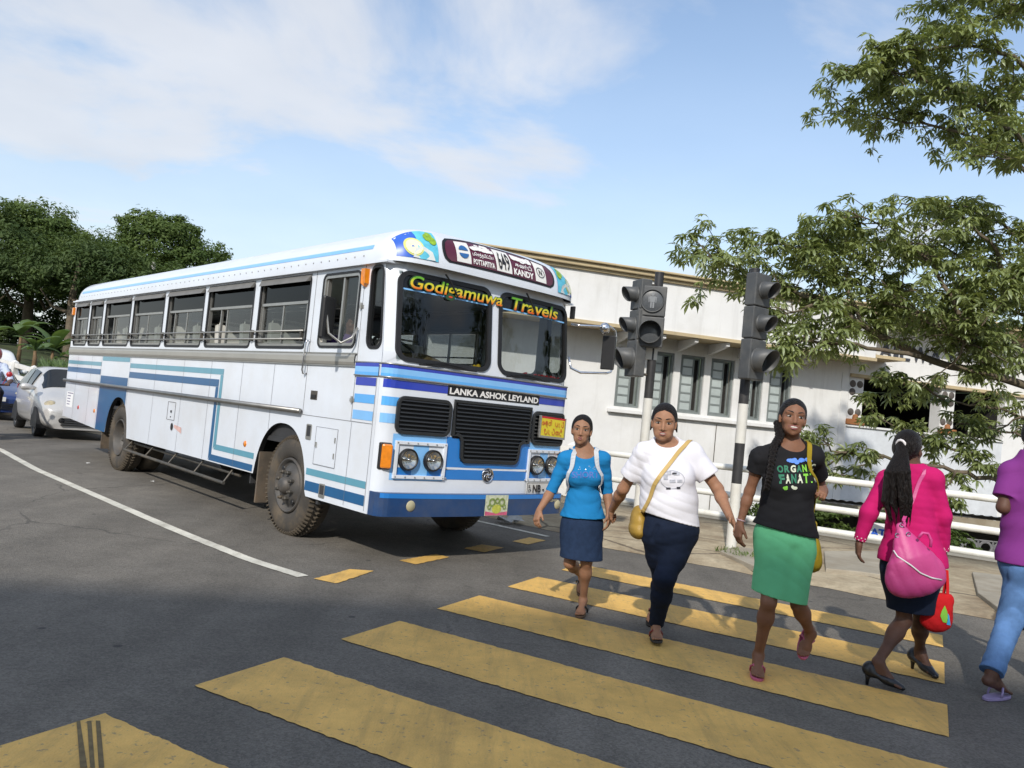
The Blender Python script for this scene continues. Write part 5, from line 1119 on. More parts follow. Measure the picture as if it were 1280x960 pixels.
mb = MB(); mb.span((-.10, -.06, 2.38), (.06, .07, 2.55)); mb.build('junction_box', M_POLEW, p1)

# ------------------------------------------------------------------ utility pole
up_ = empty('utility_pole', tuple(at(176, 470, 42)), 0, 'grey concrete utility pole rising above the bus roof before the trees', 'pole'); up_.location.z = 1.5
mb = MB(); mb.tube([(0, 0, -1), (0, 0, 6.05)], [.17, .11], 10); mb.build('shaft', M_WALLC, up_, smooth=True)
mb = MB(); mb.tube([(-.25, 0, 5.3), (.35, 0, 5.3)], .04, 6); mb.tube([(.3, 0, 5.3), (.3, 0, 5.5)], .05, 6); mb.build('cross_arm', M_WALLC, up_)
# distant wooded hill behind the station
hl = MB()
def hill(u, v):
    x = -120+u*420; y = 190+v*170; h = (26*math.exp(-((x-110)/85)**2)+7*math.sin(x*.03)+16)*math.sin(min(1, v*1.6)*math.pi/2) - 4
    return (x, y, h + 2.5*math.sin(x*.21+v*9)*math.sin(x*.13+2)+1.2*math.sin(x*.57+v*22))
hl.grid(hill, list(np.linspace(0, 1, 120)), list(np.linspace(0, 1, 26))); hl.build('hill', mat('wooded_hill', (.07, .10, .05), .9, var=.5, scale=.25, bump=1.0, bscale=.8, dirt=(.03, .05, .025), dirt_amt=.8, dirt_scale=.12), kind='structure', smooth=True)

# block added out of view, roofline shaped to cast shade over the near crossing
ab = empty('shade_block', (-4.0, -13.65, 0), 0, 'tall plain rendered block standing behind the viewer across the road', 'building')
PR = [(-8.5, 0), (6.5, 0), (6.5, 13.0), (2.5, 13.9), (.9, 14.45), (-.4, 14.45), (-4.5, 13.85), (-8.5, 13.6)]
mb = MB(); n_ = len(PR); mb.add([(x, 0, z-.1) for x, z in PR]+[(x, -9, z-.1) for x, z in PR], [tuple(range(n_)), tuple(reversed(range(n_, 2*n_)))]+[(i, n_+i, n_+(i+1) % n_, (i+1) % n_) for i in range(n_)]); mb.build('wall', M_STUCCO, ab)
for i in range(3):
    for j in range(4):
        w_ = empty('window', parent=ab); MB().span((-6.5+4.8*i, .0, 1.4+3.1*j), (-4.9+4.8*i, .05, 2.9+3.1*j)).build('frame', M_WFRAME, w_); MB().span((-6.4+4.8*i, .05, 1.5+3.1*j), (-5.0+4.8*i, .06, 2.8+3.1*j)).build('pane', M_PANE, w_)
# ------------------------------------------------------------------ vegetation
def leaf_mat(name, c0, c1, sc=1.5, trans=.35, gloss=.12, rough=.4):
    m = bpy.data.materials.new(name); m.use_nodes = True; t = m.node_tree; n = t.nodes; n.clear()
    o = n.new('ShaderNodeOutputMaterial'); tc = n.new('ShaderNodeTexCoord'); nz = n.new('ShaderNodeTexNoise'); nz.inputs['Scale'].default_value = sc; nz.inputs['Detail'].default_value = 6; nz.inputs['Roughness'].default_value = .75
    ge = n.new('ShaderNodeNewGeometry'); t.links.new(ge.outputs['Position'], nz.inputs['Vector'])
    rp = n.new('ShaderNodeValToRGB'); rp.color_ramp.elements[0].position = .3; rp.color_ramp.elements[0].color = (*c0, 1); rp.color_ramp.elements[1].position = .7; rp.color_ramp.elements[1].color = (*c1, 1); t.links.new(nz.outputs['Fac'], rp.inputs[0])
    d = n.new('ShaderNodeBsdfDiffuse'); tr = n.new('ShaderNodeBsdfTranslucent'); g = n.new('ShaderNodeBsdfGlossy'); g.inputs['Roughness'].default_value = rough; g.inputs['Color'].default_value = (.8, .85, .8, 1)
    hs = n.new('ShaderNodeHueSaturation'); hs.inputs['Saturation'].default_value = 1.15; hs.inputs['Value'].default_value = 1.3; hs.inputs['Hue'].default_value = .48
    t.links.new(rp.outputs[0], d.inputs[0]); t.links.new(rp.outputs[0], hs.inputs['Color']); t.links.new(hs.outputs[0], tr.inputs[0])
    m1 = n.new('ShaderNodeMixShader'); m1.inputs[0].default_value = trans; t.links.new(d.outputs[0], m1.inputs[1]); t.links.new(tr.outputs[0], m1.inputs[2])
    m2 = n.new('ShaderNodeMixShader'); m2.inputs[0].default_value = gloss; t.links.new(m1.outputs[0], m2.inputs[1]); t.links.new(g.outputs[0], m2.inputs[2]); t.links.new(m2.outputs[0], o.inputs[0])
    return m
M_BARK = mat('grey_bark', (.13, .10, .07), .9, var=.35, scale=9, bump=.5, bscale=25, dirt=(.07, .08, .03), dirt_amt=.6, dirt_scale=4)
M_LEAFN = leaf_mat('palmate_leaf', (.12, .165, .045), (.31, .36, .12), 1.6, .42, .10, .45)
M_LEAFA = leaf_mat('dark_leaf', (.036, .066, .020), (.105, .150, .045), .5, .38, .02, .6)
M_LEAFB = leaf_mat('mid_leaf', (.050, .092, .022), (.145, .200, .055), .45, .38, .02, .6)
M_LEAFC = leaf_mat('banana_leaf', (.06, .11, .03), (.16, .24, .07), .8, .4, .10, .4)
def lobes_tree(name, base, hgt, lobes, n, leaf, m, label, seed, group='trees beyond the road', k_=1.0):
    """lobes: (dx, dy, z, rx, ry, rz) relative to the base; leaf clumps fill the shell of every lobe"""
    lobes = [tuple(q*k_ for q in l) for l in lobes]; hgt *= k_; rg = np.random.default_rng(seed); t = empty(name, base, 0, label, 'bush' if 'bush' in name else 'tree', group)
    mb = MB(); top = max(l[2] for l in lobes); r0 = hgt*.028
    mb.tube([(0, 0, -1.5), (.05, 0, hgt*.2), (-.1, .1, hgt*.42), (.1, 0, hgt*.66)], [r0*1.25, r0, r0*.75, r0*.4], 9); mb.build('trunk', M_BARK, t, smooth=True)
    for l in lobes:
        mb = MB(); mb.tube([(0, 0, hgt*rg.uniform(.28, .45)), (l[0]*.45, l[1]*.45, l[2]*.72), (l[0]*.8, l[1]*.8, l[2]*.95)], [r0*.5, r0*.32, r0*.12], 6); mb.build('limb', M_BARK, t, smooth=True)
    V = []; F = []; vol = np.array([l[3]*l[4]+l[4]*l[5]+l[3]*l[5] for l in lobes]); cnt = (n*vol/vol.sum()).astype(int)
    for l, c in zip(lobes, cnt):
        # sub-clumps on the lobe's shell make the outline uneven
        k = max(6, c//45); u = rg.normal(size=(k, 3)); u /= np.linalg.norm(u, axis=1)[:, None]; u[:, 2] = np.where(u[:, 2] < -.35, -u[:, 2]*.6, u[:, 2])
        ctr = np.array(l[:3])+u*np.array(l[3:])*rg.uniform(.72, 1.04, (k, 1))
        cs = rg.uniform(.16, .30, k)*np.mean(l[3:])
        idx = rg.integers(0, k, c); d = rg.normal(size=(c, 3)); d /= np.linalg.norm(d, axis=1)[:, None]; rad = rg.random((c, 1))**.45
        P = ctr[idx]+d*rad*cs[idx][:, None]*np.array([1.15, 1.15, .75])
        nrm = d*.7+u[idx]*.6+np.array([0, 0, .55])+rg.normal(size=(c, 3))*.45; nrm /= np.linalg.norm(nrm, axis=1)[:, None]
        a = rg.normal(size=(c, 3)); e1 = np.cross(nrm, a); e1 /= np.linalg.norm(e1, axis=1)[:, None]; e2 = np.cross(nrm, e1); s = leaf*rg.uniform(.55, 1.25, (c, 1))
        b0 = len(V)
        Q = np.stack([P-e1*s*.5, P-e2*s*.22, P+e1*s*.5-nrm*s*.15, P+e2*s*.22], 1).reshape(-1, 3); V.extend(map(tuple, Q)); F.extend([(b0+4*i, b0+4*i+1, b0+4*i+2, b0+4*i+3) for i in range(c)])
    me = bpy.data.meshes.new('crown'); me.from_pydata(V, [], F); me.materials.append(m); obj('crown', me, t, kind='stuff'); return t
def gtree(px, Y, zg): p = at(px, 470, Y); p.z = zg; return tuple(p)
lobes_tree('broad_tree', gtree(190, 47, 1.6), 13, [(-.5, 0, 9.0, 3.0, 3, 2.6), (2.0, .5, 8.2, 2.4, 2.4, 2.2), (-2.2, .4, 7.2, 2.4, 2.6, 2.2), (.6, -.8, 6.4, 3.0, 2.6, 2.2), (2.6, 0, 6.0, 1.9, 2, 1.7), (-1.6, -.5, 10.3, 1.7, 1.7, 1.2), (.8, 0, 10.3, 1.5, 1.5, 1.1)], 34000, .23, M_LEAFB, 'rounded mid green tree just left of the bus roof', 11, k_=.83)
lobes_tree('dark_tree', gtree(112, 50, 1.6), 12, [(0, 0, 8.0, 2.6, 2.6, 2.5), (-2.0, 0, 7.0, 2.2, 2.4, 2.2), (2.0, .3, 7.3, 2.2, 2.4, 2.2), (0, -.6, 5.2, 3.0, 2.5, 2.2)], 20000, .23, M_LEAFA, 'darker tree standing between the two tall crowns', 12, k_=.85)
lobes_tree('tall_tree', gtree(25, 43, 1.6), 13, [(0, 0, 9.0, 2.8, 2.6, 2.3), (-2.4, 0, 8.6, 2.4, 2.4, 2.3), (2.3, .2, 7.6, 2.2, 2.3, 2.1), (.2, -.6, 6.0, 3.2, 2.6, 2.3), (-2.5, -.3, 5.8, 2.4, 2.2, 2.0), (2.9, -.4, 5.2, 1.9, 2, 1.8)], 32000, .23, M_LEAFB, 'tall spreading tree at the far left above the parked cars', 13, k_=.78)
lobes_tree('shady_tree', gtree(80, 38, 1.4), 8, [(0, 0, 4.6, 2.3, 2.2, 1.9), (-2.3, .2, 4.2, 2.0, 2, 1.8), (2.2, .2, 4.3, 2.0, 2.0, 1.9), (4.2, .5, 3.8, 1.7, 1.7, 1.8)], 20000, .22, M_LEAFA, 'low dark shady tree behind the banana plants', 14)
lobes_tree('shady_tree', gtree(-40, 40, 1.4), 9, [(0, 0, 6.0, 2.8, 2.6, 2.2), (2.2, 0, 4.2, 2.2, 2.2, 2.0), (-2.0, 0, 4.6, 2.2, 2.2, 2.0)], 13000, .24, M_LEAFA, 'low dark tree at the left end of the tree line', 15)
lobes_tree('shady_tree', gtree(205, 42, 1.2), 7, [(0, 0, 3.6, 2.6, 2.2, 2.0), (-2.4, .2, 3.4, 1.9, 2, 1.8), (2.6, .2, 3.3, 1.9, 2.0, 1.7)], 10000, .24, M_LEAFA, 'low dark tree behind the rear of the bus', 16)
for i_, (px_, Y_, lb_) in enumerate(((-30, 45, 'dense dark bush at the left end of the verge'), (45, 46, 'dense dark bush below the tall spreading tree'), (125, 46, 'dense dark bush between the banana plants and the bus'), (205, 45, 'dense dark bush hidden behind the bus rear windows'))):
    lobes_tree('dense_bush', gtree(px_, Y_, 1.3), 4, [(0, 0, 1.6, 2.6, 1.6, 1.9), (-2.2, .2, 1.5, 2.0, 1.6, 1.8), (2.2, .2, 1.5, 2.0, 1.6, 1.8), (.8, .2, 3.2, 2.2, 1.4, 1.5), (-1.2, .2, 3.0, 2.0, 1.4, 1.5)], 9000, .24, M_LEAFA, lb_, 60+i_, 'bushes along the verge')
# tree tops that just show over the station cornice
lobes_tree('distant_tree', gtree(905, 60, -2.6), 14, [(0, 0, 13.0, 1.4, 1.2, 1.0), (1.2, 0, 12.6, 1, 1, .8)], 1500, .4, M_LEAFA, 'small tree top peeping over the cream cornice', 17)
lobes_tree('distant_tree', gtree(1150, 70, -2.6), 13, [(0, 0, 11.4, 3.4, 3, 2.2), (4, 0, 11.0, 3, 3, 2.2), (-4, 0, 10.2, 3, 3, 2)], 4000, .5, M_LEAFB, 'green tree crown rising behind the station roof', 18)

# banana plants behind the balustrade
def banana(base, n, ln, seed, label):
    rg = random.Random(seed); t = empty('banana_plant', base, 0, label, 'plant', 'banana plants')
    h = ln*.5; mb = MB(); mb.tube([(0, 0, -.6), (.03, 0, h*.5), (0, 0, h)], [.10, .075, .05], 8); mb.build('stem', mat('banana_stem', (.16, .10, .05), .8, var=.4, scale=8) if 'banana_stem' not in bpy.data.materials else bpy.data.materials['banana_stem'], t, smooth=True)
    for i in range(n):
        a = 6.28*i/n+rg.uniform(-.3, .3); el = rg.uniform(35, 80); l = ln*rg.uniform(.7, 1.1); d = Vector((math.cos(a), math.sin(a), 0)); P = []; p = Vector((0, 0, h)); an = R(el)
        for k in range(9): P.append(p.copy()); p = p + (d*math.cos(an)+Vector((0, 0, math.sin(an))))*(l/8); an -= R(rg.uniform(9, 17))
        sd = d.cross(Vector((0, 0, 1))); V = []; wv = (.02, .12, .2, .24, .25, .24, .2, .13, .02)
        for k, q in enumerate(P): w = wv[k]*l*.55; V += [q+sd*w-Vector((0, 0, w*.25)), q+Vector((0, 0, .01)), q-sd*w-Vector((0, 0, w*.25))]
        mb = MB(); mb.add(V, [(3*k+j, 3*k+j+1, 3*k+j+4, 3*k+j+3) for k in range(8) for j in (0, 1)]); mb.build('leaf', M_LEAFC, t, smooth=True)
for i, (px, Y, z, n, ln) in enumerate(((62, 32, 1.3, 10, 1.7), (92, 33, 1.1, 9, 1.4), (20, 34, 1.9, 9, 1.6), (40, 30, 1.5, 8, 1.1))):
    p = at(px, 470, Y); p.z = z; banana(tuple(p), n, ln, 20+i, ('tall banana plant with drooping leaves behind the balustrade', 'smaller banana plant close to the bus rear', 'banana plant under the tall tree at the far left', 'short young banana plant among the taller ones')[i])
# tall grass by the balustrade
q = MB(); rg = random.Random(5)
for i in range(1500):
    p = at(rg.uniform(58, 95), 470, rg.uniform(24.5, 28)); p.z = rg.uniform(.65, .9); hh = rg.uniform(.4, 1.0); b = rg.uniform(0, 6.28); s = Vector((math.cos(b), math.sin(b), 0))*.02; l = Vector((rg.uniform(-1, 1), rg.uniform(-1, 1), 0))*hh*.4
    q.add([p-s, p+s, p+l*.4+s*.7+Vector((0, 0, hh*.7)), p+l+Vector((0, 0, hh))], [(0, 1, 2), (0, 2, 3)])
q.build('tall_grass', M_LEAFC, kind='stuff')

# ------------------------------------------------------------------ the near tree with palmate leaves on the right
nt_ = empty('station_tree', (10.6, 13.6, -2.6), 0, 'spreading tree with finger-like leaf clusters reaching over the railing', 'tree')
OFF = Vector(nt_.location)
rgt = random.Random(42)
def LP(px, py, Y): return at(px, py, Y)-OFF
mb = MB(); mb.tube([(0, 0, -.2), (.1, .1, 2.0), (-.25, .0, 3.8), (-.45, -.1, 5.2), (-.3, 0, 7.4), (-.6, -.2, 9.6)], [.34, .28, .24, .20, .15, .08], 12); mb.build('trunk', M_BARK, nt_, smooth=True)
LIMBS = [
 ('A', .05, 13.2, [(1345, 300), (1290, 190), (1230, 135), (1150, 95), (1085, 88)]), ('A', .04, 12.8, [(1330, 120), (1270, 70), (1200, 55), (1130, 66), (1090, 84)]), ('A', .045, 13.6, [(1345, 280), (1270, 205), (1200, 165), (1120, 150), (1055, 138)]),
 ('A', .03, 13.0, [(1340, 40), (1290, 15), (1235, -2), (1190, -12)]), ('A', .03, 12.7, [(1340, 240), (1290, 205), (1240, 195)]), ('A', .035, 13.9, [(1340, 150), (1270, 120), (1190, 115), (1110, 120)]),
 ('B', .075, 13.1, [(1350, 500), (1240, 470), (1150, 446), (1085, 412), (1030, 376), (965, 358), (915, 330), (885, 318)]), ('B', .05, 12.9, [(1245, 470), (1205, 400), (1165, 330), (1115, 285), (1065, 268)]), ('B', .05, 13.5, [(1345, 460), (1270, 370), (1235, 300), (1190, 258), (1130, 256)]),
 ('B', .035, 13.2, [(1085, 412), (1045, 345), (1005, 315), (985, 308)]), ('B', .04, 13.8, [(1350, 360), (1290, 310), (1240, 270), (1200, 255)]), ('B', .04, 12.7, [(1150, 446), (1070, 432), (1000, 428), (970, 438)]), ('B', .04, 13.4, [(1350, 430), (1285, 395), (1205, 372), (1125, 362), (1050, 330)]), ('B', .035, 12.8, [(1240, 470), (1210, 430), (1150, 395), (1095, 375)]), ('B', .03, 13.0, [(1030, 376), (1000, 385), (965, 400)]), ('B', .03, 14.0, [(1350, 470), (1290, 440), (1230, 420)]),
 ('C', .05, 13.3, [(1350, 640), (1250, 603), (1180, 584), (1105, 572), (1040, 562), (1012, 540)]), ('C', .045, 13.9, [(1350, 660), (1265, 603), (1205, 566), (1130, 538), (1080, 505)]), ('C', .02, 13.6, [(1105, 572), (1060, 590), (1015, 605)]), ('C', .03, 14.2, [(1350, 540), (1255, 512), (1180, 500), (1105, 492)]), ('C', .02, 13.2, [(1195, 588), (1180, 615), (1172, 640)]), ('C', .02, 13.4, [(1060, 565), (1020, 590), (1000, 560)]), ('C', .02, 13.6, [(1180, 500), (1140, 475), (1090, 470)]), ('C', .03, 14.4, [(1350, 580), (1270, 540), (1200, 530), (1140, 560)]), ('C', .025, 14.0, [(1350, 500), (1280, 520), (1230, 545), (1200, 560)]),
 ('B', .04, 14.2, [(1350, 400), (1270, 340), (1180, 310), (1090, 300), (1030, 320)]), ('B', .04, 13.7, [(1350, 450), (1260, 425), (1180, 400), (1100, 395)]), ('B', .03, 12.6, [(1245, 470), (1190, 455), (1230, 400), (1270, 350)])]
# the crown grows in two tiers with open air between them
def tier_gap(p):
    w = p+OFF; d = Vector((w.x, w.y, w.z-CAM_H)); k = 1000/d.dot(_fw); x = 640+d.dot(_cx)*k; y = 480-d.dot(_cy)*k
    if 1072 < x < 1192 and 423+(x-1080)*.17 < y < 449+(x-1080)*.17 and rgt.random() < .85: return True
    return (205+(x-1180)*.10 < y < 244+(x-1180)*.02 and x > 1040) or (x < 1180 and 470 < y < 500 and x < 1010)
leaf_pts = []
def jit(v, a): return v+Vector((rgt.uniform(-a, a), rgt.uniform(-a, a), rgt.uniform(-a, a)))
for kind, r, Y, px in LIMBS:
    P = [LP(x, y, Y+.25*math.sin(i*1.9+Y*7)) for i, (x, y) in enumerate(px)]
    if px[0][0] >= 1330:
        tz = min(9.0, max(2.6, P[0].z-.5)); P[0] = Vector((-.4, -.05, tz)) if P[0].x > -1.2 else P[0]
    Q = []
    for a, b in zip(P[:-1], P[1:]): Q += [a.lerp(b, k/5) for k in range(5)]
    Q.append(P[-1]); Q = [Q[0]]+[jit(q, .035) for q in Q[1:]]
    mb = MB(); mb.tube(Q, [max(.008, r*(1-.85*i/(len(Q)-1))) for i in range(len(Q))], 7); mb.build('branch', M_BARK, nt_, smooth=True)
    step = 2 if kind == 'C' else 1
    twigs = MB()
    for i in range(4, len(Q), 1):
        if kind == 'C' and rgt.random() < .15: continue
        d = (Q[min(i+1, len(Q)-1)]-Q[i-1]).normalized()
        for _ in range(2 if kind != 'C' else 1):
            ln = rgt.uniform(.35, .85)*(1 if kind != 'C' else .55); v = (d*rgt.uniform(-.1, .7)+Vector((rgt.uniform(-1, 1), rgt.uniform(-1, 1), rgt.uniform(-.45, .75)))).normalized()
            p1 = Q[i]+v*ln*.5+Vector((0, 0, .03)); p2 = Q[i]+v*ln
            if tier_gap(p2) or tier_gap(p1): continue
            twigs.tube([Q[i], p1, p2], [.011, .008, .005], 4, cap=False)
            for p, k in ((p2, 7), (p1, 5)):
                for _q in range(k if kind != 'C' else max(1, k-1)):
                    leaf_pts.append((jit(p, .13 if kind != 'C' else .09), (v*.6+Vector((rgt.uniform(-1, 1), rgt.uniform(-1, 1), rgt.uniform(-.3, .6)))).normalized()))
    twigs.build('twigs', M_BARK, nt_, kind='stuff')
leaf_pts = [q for q in leaf_pts if not tier_gap(q[0])]
def palmate(rg):
    n = rg.choice((5, 6, 6, 7)); V = []; F = []
    for i in range(n):
        a = R(-115+230*i/(n-1)); l = (.20 if abs(i-(n-1)/2) < 1.2 else .155)*rg.uniform(.85, 1.1); w = l*.17; dr = rg.uniform(.25, .9)
        d = Vector((math.sin(a), math.cos(a), 0)); s = Vector((d.y, -d.x, 0)); b = len(V)
        pt = lambda k, e: d*(l*k)+s*(w*e)+Vector((0, 0, -dr*l*k*k+abs(e)*w*.35))
        V += [pt(.06, 0), pt(.38, .8), pt(.42, 0), pt(.38, -.8), pt(.72, .85), pt(.75, 0), pt(.72, -.85), pt(1, 0)]
        F += [(b, b+1, b+2), (b, b+2, b+3), (b+1, b+4, b+5, b+2), (b+2, b+5, b+6, b+3), (b+4, b+7, b+5), (b+5, b+7, b+6)]
    V += [Vector((0, -.10, .03)), Vector((.004, 0, 0)), Vector((-.004, 0, 0))]; b = len(V)-3; F.append((b, b+1, b+2))
    return V, F
PALM = [palmate(random.Random(k)) for k in range(6)]; PME = [raw('leaf', v, f, M_LEAFN) for v, f in PALM]
rgt.shuffle(leaf_pts); big = MB(); nl = 0
front_first = sorted(range(len(leaf_pts)), key=lambda i: (leaf_pts[i][0]+OFF).y)
single = set(front_first[::max(1, len(front_first)//300)][:300])
for i, (p, d) in enumerate(leaf_pts):
    up = Vector((rgt.uniform(-.5, .5), rgt.uniform(-.5, .5), 1)); dd = Vector((d.x, d.y, d.z*.5-.15)).normalized(); x = dd.cross(up).normalized(); z = x.cross(dd); s = rgt.uniform(.55, 1.0); k = i % 6
    Mx = Matrix(((x.x*s, dd.x*s, z.x*s, p.x), (x.y*s, dd.y*s, z.y*s, p.y), (x.z*s, dd.z*s, z.z*s, p.z), (0, 0, 0, 1)))
    if i in single: o = obj('leaf', PME[k], nt_); o.matrix_local = Mx
    else: big.add([Mx @ v for v in PALM[k][0]], PALM[k][1])
big.build('foliage', M_LEAFN, nt_, kind='stuff'); print('leaves', len(leaf_pts))

for i_, (x_, y_, k_) in enumerate(((34, 4, 1.15), (30, -9, 1.2), (40, 16, 1.1), (22, -20, 1.0))):
    lobes_tree('street_tree', (x_, y_, 0 if y_ < 10 else -2.6), 13, [(0, 0, 9.5, 3.6, 3.6, 3.0), (3.0, .4, 8.0, 3.2, 3.2, 2.6), (-3.0, 0, 7.6, 3.2, 3.2, 2.6), (0, -2.6, 7.4, 3.2, 3, 2.6), (0, 2.6, 6.6, 3.2, 3, 2.6), (0, 0, 12, 2.4, 2.4, 1.8)], 4500, .55, M_LEAFA, ('big leafy roadside tree facing the bus windscreen', 'tallest roadside tree beyond the crossing mouth', 'big roadside tree down in the station yard', 'smaller roadside tree back along the verge')[i_], 80+i_, 'roadside trees right of the crossing', k_)

for i_, (x_, y_, z_, lb_) in enumerate(((4.9, 13.6, -1.0, 'leafy shrub growing below the railing beside the notice board'), (6.6, 12.9, -1.1, 'leafy shrub growing below the railing beside the yard shed'), (9.6, 12.2, -1.2, 'leafy shrub growing at the foot of the station tree'))):
    lobes_tree('yard_bush', (x_, y_, z_-.15), 2.0, [(0, 0, 1.2, .9, .6, .55), (.7, .1, 1.0, .7, .5, .5), (-.7, .1, 1.0, .7, .5, .45)], 2600, .13, M_LEAFB, lb_, 95+i_, 'shrubs below the railing')
# ------------------------------------------------------------------ cars behind the bus
def to_bus(s, w, z=0.0):     # world point from bus metres: s ahead of the front axle, w across
    c, sn = .73610, .67688; return Vector((-2.2047+c*w+sn*s, 8.272+sn*w-c*s, z))
CAR_GLASS = mat('car_glass', (.012, .014, .016), .10, var=.1, coat=.0, spec=.45)
M_RUB = B_BLACK; M_ALLOY = mat('wheel_cover', (.42, .42, .43), .35, .7, var=.15)
M_CLENS = mat('car_lamp', (.50, .42, .26), .15, .3, var=.25, scale=14, coat=1.0)
def car(name, loc, rz, paintm, label, L=3.7, Wd=1.68, prof=None, belt=None, group='cars queued behind the bus', wb=2.46, van=False):
    """sections along the length; x across, y from nose (0) to tail (L); z up"""
    c = empty(name, loc, rz, label, 'van' if van else 'car', group)
    ys = [p[0] for p in prof]; top = [p[1] for p in prof]; bel = [p[2] for p in prof]; hw = [p[3] for p in prof]; rw = [p[4] for p in prof]
    # profile around half a section: floor, sill, flank, belt, roof edge, roof centre
    def sec(i):
        h = hw[i]; r = rw[i]; t = top[i]; b = bel[i]; z0 = .22
        pts = [(h*.80, z0), (h*.97, z0+.08), (h, z0+(b-z0)*.45), (h*.985, b-.05), (h*.955, b)]
        if t-b > .12: pts += [(r+(h*.955-r)*.55, b+(t-b)*.45), (r, b+(t-b)*.86), (r*.86, t-.015), (r*.45, t), (0, t+.008)]
        else: pts += [(h*.86, b+(t-b)*.4), (h*.72, b+(t-b)*.7), (h*.55, t-.01), (h*.28, t), (0, t+.004)]
        return pts
    S = [sec(i) for i in range(len(ys))]; m = len(S[0]); V = []; idx = {}
    for i, s_ in enumerate(S):
        for j, (x, z) in enumerate(s_): V.append((x, ys[i], z))
        for j, (x, z) in reversed(list(enumerate(s_[:-1]))): V.append((-x, ys[i], z))
    n = 2*m-1; F = []; G = {}
    for i in range(len(ys)-1):
        cab = top[i]-bel[i] > .12 and top[i+1]-bel[i+1] > .12; mixed = (top[i]-bel[i] > .12) != (top[i+1]-bel[i+1] > .12)
        for j in range(n-1):
            q = (i*n+j, i*n+j+1, (i+1)*n+j+1, (i+1)*n+j); jj = min(j, n-2-j)
            F.append((q, i, jj, j, cab, mixed))
    body = [f[0] for f in F]; body.append(tuple(reversed(range(n)))); body.append(tuple((len(ys)-1)*n+k for k in range(n)))
    me = raw('body', V, body, paintm, True); o = obj('body', me, c); q_ = o.modifiers.new('sub', 'SUBSURF'); q_.levels = q_.render_levels = 2
    # glazing: laid just proud of the body on the cabin band
    def glaze(name, faces, push=.012, shrink=.93):
        P = [Vector(V[k]) for f in faces for k in f]; cc = sum(P, Vector())/len(P); ids = {}; VV = []; NN = []; FF = []
        for f in faces:
            pts = [Vector(V[k]) for k in f]; nn = (pts[2]-pts[0]).cross(pts[3]-pts[1]).normalized()
            if nn.dot(cc-Vector((0, L*.55, .7))) < 0: nn = -nn
            q = []
            for k, pp in zip(f, pts):
                if k not in ids: ids[k] = len(VV); VV.append(cc+(pp-cc)*shrink); NN.append(Vector())
                NN[ids[k]] += nn; q.append(ids[k])
            FF.append(tuple(q))
        mb = MB(); mb.add([v_+n_.normalized()*push for v_, n_ in zip(VV, NN)], FF)
        g_ = mb.build(name, CAR_GLASS, c, smooth=True); s2 = g_.modifiers.new('sub', 'SUBSURF'); s2.levels = s2.render_levels = 2; s2.boundary_smooth = 'PRESERVE_CORNERS'; return g_
    cabi = [i for i in range(len(ys)-1) if top[i]-bel[i] > .12 and top[i+1]-bel[i+1] > .12]
    half_ = len(cabi)//2
    for side in (0, 1):
        for part in (cabi[:half_], cabi[half_:]):
            fs = [f[0] for f in F if f[1] in part and f[2] in (4, 5) and ((f[3] < m-1) == (side == 0))]
            if fs: glaze('side_window', fs, .02, .88)
    mx = [i for i in range(len(ys)-1) if (top[i]-bel[i] > .12) != (top[i+1]-bel[i+1] > .12)]
    if mx:
        fs = [f[0] for f in F if f[1] == mx[0] and f[2] in (5, 6, 7, 8)]; glaze('windscreen', fs, .05, .86)
        if len(mx) > 1: glaze('rear_window', [f[0] for f in F if f[1] == mx[-1] and f[2] in (5, 6, 7, 8)], .016, .9)
    y0 = ys[0]; fb = (L-wb)*.52
    for x in (1, -1):
        for yy in (fb, fb+wb):
            wq = empty('wheel', (x*(Wd/2-.145), yy, .29), 0 if x < 0 else math.pi, parent=c)
            mb = MB(); mb.lathe([(.18, .03), (.20, .0), (.27, .0), (.29, .03), (.29, .16), (.27, .19), (.18, .17)], (-.10, 0, 0), (1, 0, 0), 32); mb.build('tyre', B_BLACK, wq, smooth=True)
            mb = MB(); mb.lathe([(.19, .02), (.17, .008), (.10, .015), (.05, -.005), (.0, -.008)], (-.10, 0, 0), (1, 0, 0), 24); mb.build('rim', M_ALLOY, wq, smooth=True)
            for k in range(7): a = 2*math.pi*k/7; mb = MB(); mb.box((-.09, .115*math.cos(a), .115*math.sin(a)), (.02, .05, .022), Matrix.Rotation(a, 3, 'X')); mb.build('rim_slot', B_BLACK, wq)
            xw = float(np.interp(yy, ys, hw))*1.0+.002; mb = MB(); pts = [(x*xw, yy+.345*math.cos(a), .29+.345*math.sin(a)) for a in np.linspace(-.25, math.pi+.25, 16)]; mb.add(pts+[(x*(Wd/2*.5), p[1], p[2]) for p in pts], [tuple(range(16))]+[(k, k+1, 17+k, 16+k) for k in range(15)]); mb.build('wheel_arch', B_BLACK, c)
    for x in (1, -1):
        mb = MB(); mb.tube([(x*(Wd/2-.10), ys[3]+.32, bel[3]+.10), (x*(Wd/2+.04), ys[3]+.30, bel[3]+.12), (x*(Wd/2+.16), ys[3]+.31, bel[3]+.12), (x*(Wd/2+.19), ys[3]+.31, bel[3]+.11)], [.03, .07, .075, .03], 10); mb.build('door_mirror', paintm, c, smooth=True)
        mb = MB(); V2 = []
        for k in range(9):
            a = math.pi*2*k/9; V2.append((x*(hw[1]*.80+.17*math.cos(a)), .14+.10*abs(math.cos(a))+.16*max(0, math.cos(a)*1.0)+.0, bel[1]-.14+.15*math.sin(a)+.06*math.cos(a)))
        mb.lathe([(0, .10), (.06, .095), (.12, .06), (.15, .0), (.15, -.1)], (x*(hw[1]*.84), ys[0]+.27, bel[1]+.02), (x*.55, -.85, .42), 16); mb.build('headlight', M_CLENS, c, smooth=True)
